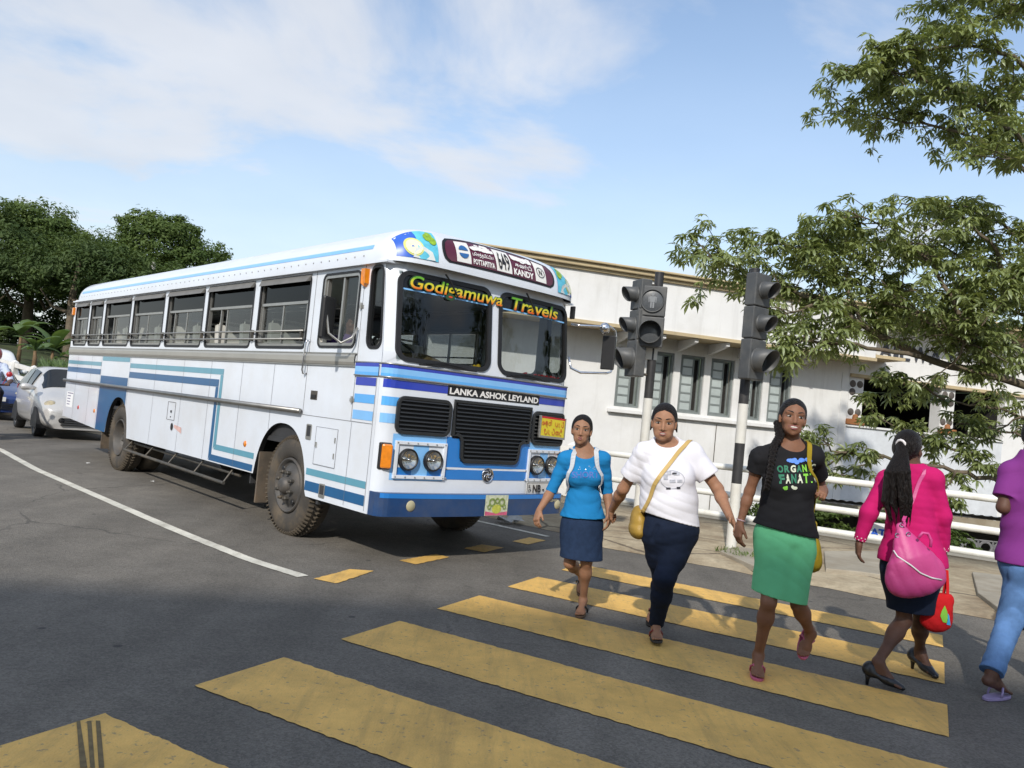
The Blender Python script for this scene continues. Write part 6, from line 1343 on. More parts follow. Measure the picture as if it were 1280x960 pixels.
        mb = MB(); mb.lathe([(0, .06), (.05, .055), (.09, .03), (.1, 0)], (x*Wd*.40, L-.10, bel[-2]-.02), (x*.5, 1, 0), 12); mb.build('tail_light', M_REDR, c, smooth=True)
        mb = MB(); mb.lathe([(0, .012), (.045, .01), (.06, 0)], (x*hw[0]*.70, ys[0]+.005, .40), (x*.2, -1, 0), 10); mb.build('fog_recess', B_BLACK, c)
    gq = empty('front_grille', parent=c)
    for k in range(4): MB().span((-.42, ys[0]-.03, .30+.045*k), (.42, ys[0]+.02, .318+.045*k)).build('slat', B_BLACK, gq)
    mb = MB(); mb.span((-.26, ys[0]-.035, .50), (.26, ys[0]-.02, .61)); mb.build('number_plate', M_PLATE, c)
    return c
HATCH = [(0, .62, .55, .58, .50), (.10, .72, .64, .72, .6), (.45, .90, .80, .80, .66), (.95, 1.02, .90, .835, .70), (1.62, 1.46, .95, .84, .58), (2.1, 1.52, .97, .84, .60), (2.75, 1.50, .99, .84, .60), (3.25, 1.42, 1.02, .82, .57), (3.62, 1.06, .98, .76, .6), (3.72, .80, .72, .70, .5)]
SEDAN = [(0, .60, .54, .60, .50), (.12, .70, .62, .74, .6), (.55, .84, .76, .82, .68), (1.15, .95, .86, .845, .70), (1.85, 1.38, .91, .85, .56), (2.3, 1.43, .93, .85, .58), (3.0, 1.40, .94, .85, .58), (3.6, 1.02, .95, .84, .62), (4.1, .96, .90, .80, .62), (4.25, .72, .66, .72, .5)]
VAN = [(0, .70, .60, .66, .55), (.10, .95, .85, .80, .66), (.30, 1.12, 1.02, .84, .70), (.62, 1.30, 1.12, .85, .72), (1.05, 1.88, 1.15, .85, .66), (1.6, 1.96, 1.16, .85, .68), (2.8, 1.97, 1.16, .85, .68), (3.9, 1.95, 1.16, .85, .68), (4.35, 1.80, 1.12, .83, .66), (4.5, 1.1, 1.0, .80, .62)]
M_SILVER = mat('silver_car_paint', (.54, .53, .51), .3, .2, var=.04, coat=.8); M_CBLUE = mat('blue_car_paint', (.02, .045, .16), .28, .2, var=.05, coat=.8); M_CWHITE = mat('white_van_paint', (.74, .74, .73), .3, var=.04, coat=.6)
HB = math.atan2(.67688, .73610)      # bus heading; car noses point the same way (local -y)
car('hatchback_car', tuple(to_bus(-11.0, .93)), HB+R(-3), M_SILVER, 'silver hatchback car half hidden behind the rear of the bus', prof=HATCH)
car('saloon_car', tuple(to_bus(-16.4, .22)), HB+R(-2), M_CBLUE, 'blue saloon car waiting behind the silver hatchback', L=4.25, prof=SEDAN, wb=2.6)
car('passenger_van', tuple(to_bus(-22.0, 1.15)), HB+R(-2), M_CWHITE, 'white passenger van at the tail of the traffic queue', L=4.5, prof=VAN, wb=2.7, van=True)

# ------------------------------------------------------------------ scooter
sc0 = empty('scooter', tuple(to_bus(-10.30, -.98)), HB+R(-14), 'red motor scooter riding past the silver hatchback', 'scooter')
M_SCR = mat('scooter_red', (.38, .012, .018), .3, var=.06, coat=.8)
for yy in (.0, 1.25):
    wq = empty('wheel', (0, yy, .24), parent=sc0); mb = MB(); mb.lathe([(.13, -.03), (.20, -.05), (.24, -.025), (.24, .025), (.20, .05), (.13, .03)], (0, 0, 0), (1, 0, 0), 28); mb.build('tyre', B_BLACK, wq, smooth=True); mb = MB(); mb.lathe([(.14, -.03), (.05, -.02), (0, -.02)], (0, 0, 0), (1, 0, 0), 16); mb.lathe([(.14, .03), (.05, .02), (0, .02)], (0, 0, 0), (1, 0, 0), 16); mb.build('rim', M_ALLOY, wq)
mb = MB(); mb.grid(lambda u, a: (.085*math.cos(a)*(1-.2*u), -.16+.34*u+.0, .36+.10*math.sin(a)+.05*math.sin(u*3)), list(np.linspace(0, 1, 7)), list(np.linspace(0, math.pi, 9))); mb.build('front_mudguard', M_SCR, sc0, smooth=True)
mb = MB(); mb.grid(lambda x, z: (x*(.24-.05*z), .22-.10*(1-abs(x)**2)+.12*z, .36+.58*z), list(np.linspace(-1, 1, 9)), list(np.linspace(0, 1, 6))); o = mb.build('leg_shield', M_SCR, sc0, smooth=True); s_ = o.modifiers.new('t', 'SOLIDIFY'); s_.thickness = .03
mb = MB(); mb.span((-.17, .30, .25), (.17, .72, .31)); mb.build('footboard', B_BLACK, sc0, bevel=.02)
mb = MB(); mb.lathe([(.05, 0), (.17, .05), (.20, .35), (.17, .70), (.06, .85)], (0, .70, .55), (0, 1, .08), 16); mb.build('rear_body', M_SCR, sc0, smooth=True)
mb = MB(); mb.box((0, 1.02, .80), (.28, .72, .10)); mb.build('seat', B_BLACK, sc0, bevel=.04)
mb = MB(); mb.lathe([(.03, -.10), (.13, -.06), (.14, .02), (.10, .08), (.0, .09)], (0, .22, 1.02), (0, -1, .1), 16); mb.build('headlight_cowl', M_SCR, sc0, smooth=True); mb = MB(); mb.lathe([(0, .10), (.07, .09), (.095, .05)], (0, .22, 1.02), (0, -1, .1), 16); mb.build('headlight', M_CLENS, sc0, smooth=True)
mb = MB(); mb.tube([(-.34, .34, 1.06), (-.15, .24, 1.05), (.15, .24, 1.05), (.34, .34, 1.06)], .018, 8); mb.build('handlebar', B_BLACK, sc0); 
for x in (-1, 1): mb = MB(); mb.tube([(x*.22, .27, 1.06), (x*.30, .22, 1.24)], .007, 5); mb.lathe([(0, .01), (.05, .008), (.055, 0), (0, -.02)], (x*.32, .21, 1.27), (0, 1, 0), 12); mb.build('rear_view_mirror', M_SCR, sc0)
mb = MB(); mb.span((-.11, .045, .88), (.11, .06, .97)); mb.build('number_plate', M_PLATE, sc0); mb = MB(); mb.tube([(0, .02, .24), (0, .16, .5), (0, .28, 1.0)], .03, 8); mb.build('fork', B_STEEL, sc0)
# ------------------------------------------------------------------ people: implicit surfaces turned into one continuous mesh
from mathutils.bvhtree import BVHTree
def v3(p): return np.array([p[0], p[1], p[2]], dtype=np.float64)
def nrm(v): return v/max(1e-9, np.linalg.norm(v))
class Cone:
    def __init__(s, a, b, ra, rb, k=.02, flat=None):
        s.a, s.b, s.ra, s.rb, s.k, s.flat = v3(a), v3(b), ra, rb, k, flat; m = max(ra, rb)+k+.02
        s.lo = np.minimum(s.a, s.b)-m; s.hi = np.maximum(s.a, s.b)+m
    def ev(s, X, Y, Z):
        P = [X-s.a[0], Y-s.a[1], Z-s.a[2]]; d = s.b-s.a; f = 1.0
        if s.flat is not None:
            n, f = s.flat; q = (P[0]*n[0]+P[1]*n[1]+P[2]*n[2])*(1/f-1); P = [P[i]+q*n[i] for i in range(3)]; d = d+n*np.dot(d, n)*(1/f-1)
        t = np.clip((P[0]*d[0]+P[1]*d[1]+P[2]*d[2])/max(1e-9, d @ d), 0, 1)
        return (np.sqrt((P[0]-t*d[0])**2+(P[1]-t*d[1])**2+(P[2]-t*d[2])**2)-(s.ra+(s.rb-s.ra)*t))*min(1, f)
class Slv(Cone):        # a sleeve or trouser leg: tapered tube that ends in a clean hem at b
    def __init__(s, a, b, ra, rb, k=.03): super().__init__(a, b, ra, rb, k); s.n = nrm(s.b-s.a)
    def ev(s, X, Y, Z): return np.maximum(super().ev(X, Y, Z), (X-s.b[0])*s.n[0]+(Y-s.b[1])*s.n[1]+(Z-s.b[2])*s.n[2])
class Ell:
    def __init__(s, c, r, ax=None, k=.02):
        s.c, s.r, s.k = v3(c), np.array(r, float), k; s.ax = np.eye(3) if ax is None else np.array(ax, float); m = max(r)+k+.02
        s.lo = s.c-m; s.hi = s.c+m
    def ev(s, X, Y, Z):
        P = (X-s.c[0], Y-s.c[1], Z-s.c[2]); L_ = [P[0]*a[0]+P[1]*a[1]+P[2]*a[2] for a in s.ax]
        k0 = np.sqrt(sum((l/r)**2 for l, r in zip(L_, s.r))); k1 = np.sqrt(sum((l/(r*r))**2 for l, r in zip(L_, s.r)))
        return k0*(k0-1)/np.maximum(k1, 1e-6)
def mesh_field(prims, h, cut=None, pad=.02, subs=(), wr=0.0, seed=0, wdir=None, wf=1.0):
    lo = np.min([p.lo for p in prims], 0)-pad; hi = np.max([p.hi for p in prims], 0)+pad
    n = np.ceil((hi-lo)/h).astype(int)+1; A = np.full(n, 1.0, np.float32)
    ax = [lo[i]+h*np.arange(n[i]) for i in range(3)]
    def sub(p):
        i0 = np.maximum(0, np.floor((p.lo-lo)/h).astype(int)); i1 = np.minimum(n, np.ceil((p.hi-lo)/h).astype(int)+1); return tuple(slice(a, b) for a, b in zip(i0, i1))
    def co(s): return ax[0][s[0]][:, None, None], ax[1][s[1]][None, :, None], ax[2][s[2]][None, None, :]
    for p in prims:
        s = sub(p); d = p.ev(*co(s)).astype(np.float32); c = A[s]; q = np.maximum(p.k-np.abs(c-d), 0)/max(p.k, 1e-6); A[s] = np.minimum(c, d)-q*q*p.k*.25
    X, Y, Z = co((slice(None),)*3)
    if wr:
        rg = np.random.default_rng(seed); W_ = np.zeros_like(A); near = np.abs(A) < .03
        g3_ = np.argwhere(near); PX, PY, PZ = ax[0][g3_[:, 0]], ax[1][g3_[:, 1]], ax[2][g3_[:, 2]]; w_ = np.zeros(len(g3_))
        for i in range(6):
            d = nrm(rg.normal(size=3))
            if wdir is not None: d = nrm(d*.75+nrm(np.array(wdir, float))*rg.choice([-1, 1]))
            fr = rg.uniform(60, 135)*wf*1.4; ph = rg.uniform(0, 6.28); e = rg.normal(size=3)*7; e2 = rg.normal(size=3)*6
            msk = np.clip(.25+.9*np.sin(PX*e2[0]+PY*e2[1]+PZ*e2[2]+rg.uniform(0, 6)), 0, 1)
            t_ = (PX*d[0]+PY*d[1]+PZ*d[2])*fr+ph+2.2*np.sin(PX*e[0]+PY*e[1]+PZ*e[2]); w_ += msk*(1-2*np.abs(np.sin(t_*.5))**.8)/(1+.25*i)
        A[g3_[:, 0], g3_[:, 1], g3_[:, 2]] += (w_*wr*.42).astype(np.float32)
    for p in subs:
        s = sub(p); d = -p.ev(*co(s)).astype(np.float32); c = A[s]; q = np.maximum(p.k-np.abs(c-d), 0)/max(p.k, 1e-6); A[s] = np.maximum(c, d)+q*q*p.k*.25
    if cut is not None:
        for (pt, nn) in cut: A = np.maximum(A, ((X-pt[0])*nn[0]+(Y-pt[1])*nn[1]+(Z-pt[2])*nn[2]).astype(np.float32))
    return nets(A, lo, h)
def nets(A, lo, h):
    I = A < 0; nx, ny, nz = A.shape
    c = np.zeros((nx-1, ny-1, nz-1), np.int8)
    for i in (0, 1):
        for j in (0, 1):
            for k in (0, 1): c += I[i:nx-1+i, j:ny-1+j, k:nz-1+k]
    act = (c > 0) & (c < 8); cell = np.argwhere(act); idx = np.full(act.shape, -1, np.int64); idx[act] = np.arange(len(cell))
    cor = [(i, j, k) for i in (0, 1) for j in (0, 1) for k in (0, 1)]
    val = {q: A[cell[:, 0]+q[0], cell[:, 1]+q[1], cell[:, 2]+q[2]] for q in cor}
    S = np.zeros((len(cell), 3)); C = np.zeros(len(cell))
    for a in cor:
        for d in range(3):
            if a[d]: continue
            b = list(a); b[d] = 1; b = tuple(b); va, vb = val[a], val[b]; m = (va < 0) != (vb < 0); t = np.where(m, va/np.where(m, va-vb, 1), 0)
            P = np.array(a, float)[None, :].repeat(len(cell), 0); P[:, d] += t; S += P*m[:, None]; C += m
    V = lo+h*(cell+S/np.maximum(C, 1)[:, None]); F = []
    for d in range(3):
        s0 = [slice(None)]*3; s1 = [slice(None)]*3; s0[d] = slice(0, -1); s1[d] = slice(1, None)
        x = I[tuple(s0)] != I[tuple(s1)]; e = np.argwhere(x); u, w = [(1, 2), (2, 0), (0, 1)][d]
        e = e[(e[:, u] > 0) & (e[:, w] > 0) & (e[:, u] < A.shape[u]-1) & (e[:, w] < A.shape[w]-1)]
        def g(du, dw):
            q = e.copy(); q[:, u] -= du; q[:, w] -= dw; return idx[q[:, 0], q[:, 1], q[:, 2]]
        Q = np.stack([g(1, 1), g(0, 1), g(0, 0), g(1, 0)], 1); fl = I[e[:, 0], e[:, 1], e[:, 2]]; Q[~fl] = Q[~fl][:, ::-1]; F.append(Q)
    return V, np.concatenate(F)
def np_mesh(name, V, F, m):
    me = bpy.data.meshes.new(name); me.vertices.add(len(V)); me.vertices.foreach_set('co', np.asarray(V, np.float32).ravel())
    me.loops.add(F.size); me.loops.foreach_set('vertex_index', F.astype(np.int32).ravel()); me.polygons.add(len(F))
    me.polygons.foreach_set('loop_start', np.arange(0, F.size, F.shape[1], dtype=np.int32))
    me.polygons.foreach_set('use_smooth', np.ones(len(F), bool)); me.update(calc_edges=True); me.validate(); me.materials.append(m); return me
def skin_mat(name, col):
    m = mat(name, col, .58, var=.14, scale=18, bump=.08, bscale=220, spec=.3)
    b = m.node_tree.nodes['Principled BSDF']; b.inputs['Subsurface Weight'].default_value = .12; b.inputs['Subsurface Radius'].default_value = (.012, .005, .003); b.inputs['Subsurface Scale'].default_value = 1.0
    return m
def hair_mat(nm='black_hair', sc=(1, 1, .12)):
    m = bpy.data.materials.new(nm); m.use_nodes = True; t = m.node_tree; n = t.nodes; b = n['Principled BSDF']; tc = n.new('ShaderNodeTexCoord')
    mp = n.new('ShaderNodeMapping'); mp.inputs['Scale'].default_value = sc; nz = n.new('ShaderNodeTexNoise'); nz.inputs['Scale'].default_value = 190; nz.inputs['Detail'].default_value = 3
    t.links.new(tc.outputs['Object'], mp.inputs[0]); t.links.new(mp.outputs[0], nz.inputs['Vector']); bp = n.new('ShaderNodeBump'); bp.inputs['Strength'].default_value = .9; bp.inputs['Distance'].default_value = .02
    t.links.new(nz.outputs['Fac'], bp.inputs['Height']); t.links.new(bp.outputs[0], b.inputs['Normal']); cr = n.new('ShaderNodeValToRGB'); cr.color_ramp.elements[0].position = .35; cr.color_ramp.elements[0].color = (.004, .003, .003, 1); cr.color_ramp.elements[1].position = .7; cr.color_ramp.elements[1].color = (.018, .013, .011, 1); t.links.new(nz.outputs['Fac'], cr.inputs[0]); t.links.new(cr.outputs[0], b.inputs['Base Color']); b.inputs['Roughness'].default_value = .42; b.inputs['Specular IOR Level'].default_value = .25
    return m
M_HAIR = hair_mat(); M_HAIRC = hair_mat('combed_black_hair', (.75, .10, .75))
M_EYEW = mat('eye_white', (.33, .29, .26), .25, var=0); M_IRIS = mat('dark_iris', (.012, .007, .005), .35, var=0, spec=.3); M_TEETH = mat('teeth', (.60, .56, .50), .3, var=.04); M_BROW = mat('brow', (.012, .009, .008), .8, var=0)
def cloth(name, col, var=.08, bump=.07, bs=220, rough=.85, scale=7): return mat(name, col, rough, var=var, scale=scale, bump=bump, bscale=bs, sheen=.0, spec=.2)
UPZ = np.array([0, 0, 1.0])
class P_:        # a person under construction: local frame = world minus root
    def __init__(s, label, root, fwd, skin, sc=1.0, group=None):
        s.root = np.array(root, float); s.f = nrm(np.array([fwd[0], fwd[1], 0.0])); s.r = np.cross(s.f, UPZ); s.sc = sc; s.skin = skin
        s.o = empty('person', tuple(root), 0, label, 'person', group); s.pr = []; s.sub = []
    def w(s, p): return v3(p)-s.root
    def px(s, x, y, Y): return s.w(at(x, y, Y))
    def add(s, *p): s.pr += p
    def part(s, name, prims, m, h=.006, parent=None, **k):
        V, F = mesh_field(prims, h, **k); o = obj(name, np_mesh(name, V, F, m), parent or s.o); return o
    def torso(s, pel, wai, che, nec, sl, sr, fat=1.0, bust=.058, hip=.16, waist=.118, rib=.135, dep=1.0):
        s.pel, s.wai, s.che, s.nec, s.sl, s.sr = pel, wai, che, nec, sl, sr
        r = nrm(sl-sr); u = nrm(nec-pel); f = nrm(np.cross(u, r)); 
        if f @ s.f < 0: f = -f
        s.tr, s.tu, s.tf = r, u, f; AX = (r, f, u); q = s.sc
        s.T = [Ell(che, (rib*q*fat, .102*q*fat*dep, .155*q), AX, .06), Ell(wai, (waist*q*fat, .092*q*fat*dep, .13*q), AX, .07), Ell(pel, (hip*q*fat, .115*q*fat*dep, .115*q), AX, .07),
               Cone(sl, sr, .050*q, .050*q, .05), Cone(sl-u*.01, nec+u*.02, .035*q, .045*q, .045), Cone(sr-u*.01, nec+u*.02, .035*q, .045*q, .045), Cone(nec-u*.02, che, .055*q, .09*q, .06)]
        if bust: s.T += [Ell(che+r*e*.066*q*fat+f*.072*q*fat-u*.025, (bust*q*fat,)*3, AX, .045) for e in (-1, 1)]
        s.T += [Ell(pel+r*e*.07*q-f*.05*q-u*.03, (.085*q*fat, .08*q*fat, .09*q), AX, .05) for e in (-1, 1)]
        s.add(*s.T)
    def arm(s, sh, el, wr, tip, palm, side, r=1.0, curl=.35, grip=False):
        """tip: where the fingers point; palm: direction the palm faces; side: thumb direction"""
        q = s.sc*r
        s.add(Cone(sh, sh+(el-sh)*.4, .048*q, .043*q, .03), Cone(sh+(el-sh)*.3, el, .043*q, .034*q, .03), Cone(el, el+(wr-el)*.35, .034*q, .036*q, .025), Cone(el+(wr-el)*.3, wr, .036*q, .023*q, .02))
        s.hand(wr, nrm(tip-wr), palm, side, curl, grip)
    def hand(s, wr, d, palm, side, curl=.35, grip=False):
        n = nrm(palm-d*(palm @ d)); t = nrm(side-d*(side @ d)-n*(side @ n)); q = s.sc*.97; e = wr+d*.082*q
        s.add(Cone(wr-d*.01, wr+d*.03*q, .022*q, .026*q, .015, (n, .7)))
        for k in (-.026, -.009, .009, .026): s.add(Cone(wr+d*.022*q+t*k*.75*q, e+t*k*q, .0135*q, .0125*q, .016))
        for k, l in zip((-.030, -.0105, .0095, .0285), (.056, .068, .075, .068)):
            b = e+t*k*q; c1 = curl*(1.0+.25*(k < 0)); d1 = nrm(d*math.cos(c1)+n*math.sin(c1)); m1 = b+d1*l*.48*q; c2 = curl*2.1+(.9 if grip else 0); d2 = nrm(d*math.cos(c2)+n*math.sin(c2)); m2 = m1+d2*l*.30*q; c3 = curl*2.9+(1.6 if grip else 0); d3 = nrm(d*math.cos(c3)+n*math.sin(c3))
            s.add(Cone(b, m1, .0088*q, .0078*q, .006), Cone(m1, m2, .0078*q, .0072*q, .003), Cone(m2, m2+d3*l*.24*q, .0072*q, .0058*q, .003))
        tb = wr+d*.022*q+t*.020*q; td = nrm(d*.72+t*.62+n*.28); tm = tb+td*.042*q; te = tm+nrm(d*.85+t*.25+n*.42)*.036*q
        s.add(Cone(tb, tm, .0135*q, .0105*q, .014), Cone(tm, te, .0098*q, .0075*q, .004))
    def leg(s, hip, kn, an, heel, toe, r=1.0, bare=True, up=None):
        """heel, toe: points on the sole"""
        q = s.sc*r; fd = nrm(toe-heel); su = nrm((UPZ if up is None else up)-fd*((UPZ if up is None else up) @ fd)); sd = np.cross(fd, su); L_ = np.linalg.norm(toe-heel)
        cb = -nrm(fd-nrm(an-kn)*(fd @ nrm(an-kn)))
        s.add(Cone(hip, hip+(kn-hip)*.5, .082*q, .068*q, .05), Cone(hip+(kn-hip)*.45, kn, .068*q, .046*q, .04), Cone(kn, kn+(an-kn)*.3, .045*q, .047*q, .03), Ell(kn+(an-kn)*.28+cb*.012, (.044*q, .044*q, .10*q), (nrm(np.cross(an-kn, cb)), cb, nrm(an-kn)), .03), Cone(kn+(an-kn)*.28, an, .044*q, .030*q, .03))
        q = s.sc
        s.add(Cone(heel+fd*.028+su*.030, heel+fd*.05+su*.05, .027*q, .026*q, .02), Cone(an, heel+fd*.05+su*.045, .030*q, .028*q, .02), Cone(an+fd*.012, toe-fd*.075*q+su*.024, .030*q, .024*q, .025), Cone(heel+fd*.04+su*.026, toe-fd*.08*q+su*.02, .026*q, .022*q, .02))
        for k, b, tl in ((-.022, -.062, .052), (-.010, -.055, .052), (.001, -.056, .047), (.012, -.060, .040), (.022, -.066, .034)):
            e = 1 if s.toe_sign > 0 else -1
            s.add(Cone(toe+fd*(b-.02)*q+sd*k*e*1.02*q+su*.019, toe+fd*(b)*q+sd*k*e*1.25*q+su*.014, .0155*q, .012*q, .016), Cone(toe+fd*b*q+sd*k*e*1.3*q+su*.013, toe+fd*(b+tl)*q+sd*k*e*1.35*q+su*.0095, (.0105 if k < -.02 else .0085)*q, (.0095 if k < -.02 else .0068)*q, .004))
        return fd, su, sd
    toe_sign = 1
    def head(s, c, hf, hu, sc=1.0, mouth='closed', jaw=1.0, lip=(.22, .07, .06), smile=0.0, male=False):
        hf = nrm(np.array(hf, float)); hu = nrm(np.array(hu, float)-hf*(np.array(hu, float) @ hf)); hr = np.cross(hf, hu); AX = (hr, hf, hu); s.hc, s.hax, s.hs = c, AX, sc; q = sc
        L_ = lambda x, y, z: c+(hr*x+hf*y+hu*z)*q
        s.L = L_; E = lambda p, r, k=.02: Ell(L_(*p), [a*q for a in r], AX, k)
        s.add(E((0, -.015, .033), (.0735, .092, .080), .03), E((0, .018, -.032), (.0580*jaw, .066, .070), .03), E((0, .064, -.090), (.017*jaw, .015, .013), .03), E((.037, .050, -.016), (.026, .020, .021), .022), E((-.037, .050, -.016), (.026, .020, .021), .022),
              E((.026*jaw, .050, -.066), (.022, .026, .022), .025), E((-.026*jaw, .050, -.066), (.022, .026, .022), .025),
              E((.028, .062, .033), (.026, .010, .008), .02), E((-.028, .062, .033), (.026, .010, .008), .02),
              Cone(L_(0, .075, .010), L_(0, .094, -.024), .0070*q, .0115*q, .012), Cone(L_(-.014, .083, -.029), L_(.014, .083, -.029), .0082*q, .0082*q, .007),
              Cone(L_(-.019, .078, -.050), L_(.019, .078, -.050), .0070*q, .0070*q, .012), Cone(L_(-.016, .077, -.062), L_(.016, .077, -.062), .007*q, .007*q, .012),
              Cone(L_(0, -.012, -.05), s.nec+np.array([0, 0, .0])-s.f*.005, .050*q*(1.14 if male else 1), .050*s.sc*(1.14 if male else 1), .03))
        for e in (-1, 1): s.add(E((e*.0735, -.010, -.004), (.0075, .017, .026), .006), E((e*.071, -.002, -.026), (.006, .009, .010), .006))
        s.sub += [Ell(L_(e*.0315, .0825, .0105), (.0185*q, .0108*q, .0094*q), AX, .014) for e in (-1, 1)]
        fh = empty('face', parent=s.o) if False else s.o
        for e in (-1, 1):
            V, F = mesh_field([Ell(L_(e*.0315, .0662, .0100), (.0165*q, .0075*q, .0072*q), AX, .001)], .0014, pad=.004); eo = obj('eye', np_mesh('eye', V, F, M_EYEW), s.o)
            cy = L_(e*.0315+s.gaze[0], .0724, .0102+s.gaze[1]); mb = MB(); mb.lathe([(0, .0022*q), (.0045*q, .0018*q), (.0068*q, .0)], tuple(cy), tuple(hf), 14); mb.build('iris', M_IRIS, eo, smooth=True)
            P = [L_(e*.0315+x, .0742-abs(x)*.26, .0172-.62*(x/.0165)**2*.0085) for x in np.linspace(-.0190, .0190, 9)]; mb = MB(); mb.tube([tuple(p) for p in P], [.0006*q, .0010*q, .0014*q, .0016*q, .0017*q, .0016*q, .0014*q, .0010*q, .0006*q], 6); mb.build('eyelid', M_BROW, s.o, smooth=True)
        ml = mat('lips', lip, .4, var=.08); xs = np.linspace(-1, 1, 11); w = .0250+.0085*smile; op = {'closed': .0, 'open': .0040, 'grin': .0030, 'smile': .0055}[mouth]
        lp = empty('mouth', parent=s.o)
        for sg, nm in ((1, 'upper_lip'), (-1, 'lower_lip')):
            P = [L_(x*w, .0872-.0105*x*x-(.0015*smile), -.0545+sg*(.0030+op)*(1-x*x)+smile*.0065*x*x+(.0012*sg if 0 < abs(x) < .3 else 0)) for x in xs]; mb = MB()
            mb.tube([tuple(p) for p in P], [(.0008+(.0042 if sg > 0 else .0052)*(1-x*x)**.6)*q for x in xs], 8); mb.build(nm, ml, lp, smooth=True)
        if mouth != 'closed':
            P = [L_(x*w*.86, .0868-.0095*x*x-(.0015*smile), -.0545+op*.25*(1-x*x)+smile*.0055*x*x) for x in xs]; mb = MB(); mb.tube([tuple(p) for p in P], [(.0015+(.0044 if mouth == 'smile' else .0026)*(1-x*x)**.5)*q for x in xs], 8); mb.build('teeth', M_TEETH if mouth in ('smile', 'grin') else mat('mouth_inside', (.10, .03, .03), .5), lp, smooth=True)
    gaze = (0, 0)
    def hair(s, extra=(), back=True, line=.0, h=.0045, m=None):
        L_, AX, q = s.L, s.hax, s.hs
        pr = [Ell(L_(0, -.0262+line*.4, .0385), (.0795*q, .0945*q, .0885*q), AX, .02), Ell(L_(0, -.062, -.012), (.069*q, .050*q, .074*q), AX, .03), Ell(L_(.063, -.036, .0), (.0155*q, .036*q, .040*q), AX, .02), Ell(L_(-.063, -.036, .0), (.0155*q, .036*q, .040*q), AX, .02)]+list(extra)
        sb = [Cone(L_(0, .085, .062), L_(0, .045, .112), .010*q, .001*q, .012), Ell(L_(0, .05, -.085), (.07*q, .055*q, .05*q), AX, .01), Ell(L_(.084, .012, -.022), (.020*q, .024*q, .030*q), AX, .006), Ell(L_(-.084, .012, -.022), (.020*q, .024*q, .030*q), AX, .006)]
        return s.part('hair', pr, m or M_HAIRC, h, subs=sb)
    def body(s, h=.0048):
        V, F = mesh_field(s.pr, h, subs=s.sub); o = obj('body', np_mesh('body', V, F, s.skin), s.o)
        tree = BVHTree.FromPolygons([tuple(v) for v in V], [tuple(f) for f in F.tolist()]); hf = s.hax[1]; q = s.hs
        for e in (-1, 1):       # brows laid on the skin
            P = []
            for x in np.linspace(0, .037, 9):
                hit = tree.ray_cast(Vector(s.L(e*(.012+x), .2, .0335+.0060*math.sin(x/.037*2.1))), Vector(-hf), .4)[0]
                if hit is not None: P.append(tuple(np.array(hit)+hf*.0004))
            if len(P) > 3: mb = MB(); mb.tube(P, [r_*q for r_ in (.0018, .0032, .0038, .0038, .0036, .0032, .0027, .0020, .0010)[:len(P)]], 6); mb.build('eyebrow', M_BROW, s.o, smooth=True)
        return o
def infl(prims, d, k=None):
    out = []
    for p in prims:
        if isinstance(p, Cone): out.append(Cone(p.a, p.b, p.ra+d, p.rb+d, k or p.k, p.flat))
        else: out.append(Ell(p.c, p.r+d, p.ax, k or p.k))
    return out
def flipflop(s, fd, su, sd, heel, toe, m, ms, wid=.044, strap=True, e=1):
    L_ = np.linalg.norm(toe-heel); so = empty('sandal', parent=s.o); V = []; n = 18
    for z in (-.018, .0):
        for i in range(n):
            a = 2*math.pi*i/n; t = .5-.5*math.cos(a); wd = wid*(.80+.28*t)*abs(math.sin(a))**.75*(1 if math.sin(a) > 0 else -1)
            V.append(tuple(heel-fd*.008+fd*(L_+.016)*t+sd*wd+su*z))
    mb = MB(); mb.add(V, [tuple(reversed(range(n))), tuple(range(n, 2*n))]+[(i, (i+1) % n, n+(i+1) % n, n+i) for i in range(n)]); mb.build('sole', m, so, bevel=.004)
    if strap:
        k = toe-fd*.045; mb = MB(); top = toe-fd*.085+su*.050
        for g in (-1, 1): mb.tube([tuple(k+su*.014), tuple(k-fd*.02+su*.036+sd*g*.006), tuple(k-fd*.06+su*.050+sd*g*.026), tuple(k-fd*.09+su*.030+sd*g*.041), tuple(k-fd*.10+su*.0+sd*g*.042)], [.005, .006, .007, .007, .006], 6)
        mb.build('strap', ms, so, smooth=True)
    return so
def band(mbname, pts, w, th, nrmls, m, parent):
    """flat strap along pts (local), width w, thickness th; nrmls: outward directions"""
    mb = MB(); V = []; n = len(pts)
    for i, p in enumerate(pts):
        t = nrm(np.array(pts[min(i+1, n-1)])-np.array(pts[max(i-1, 0)])); o = nrm(np.array(nrmls[i])-t*(np.array(nrmls[i]) @ t)); sd = np.cross(t, o); p = np.array(p)
        V += [tuple(p+sd*w/2), tuple(p-sd*w/2), tuple(p-sd*w/2+o*th), tuple(p+sd*w/2+o*th)]
    mb.add(V, [(4*i+k, 4*i+(k+1) % 4, 4*i+4+(k+1) % 4, 4*i+4+k) for i in range(n-1) for k in range(4)]+[(0, 1, 2, 3), tuple(4*(n-1)+k for k in (3, 2, 1, 0))])
    return mb.build(mbname, m, parent, smooth=False)
from mathutils.bvhtree import BVHTree
def bvh(*objs):
    V = []; F = []
    for o in objs:
        k = len(V); V += [v.co[:] for v in o.data.vertices]; F += [tuple(i+k for i in q.vertices) for q in o.data.polygons]
    return BVHTree.FromPolygons(V, F)
def cast_ray(tree, o, d, off=.0, far=1.5):
    hit = tree.ray_cast(Vector(o), Vector(d), far)
    if hit[0] is None:
        hit = tree.find_nearest(Vector(o)+Vector(d)*.4); 
    return np.array(hit[0])-np.array(d)*off
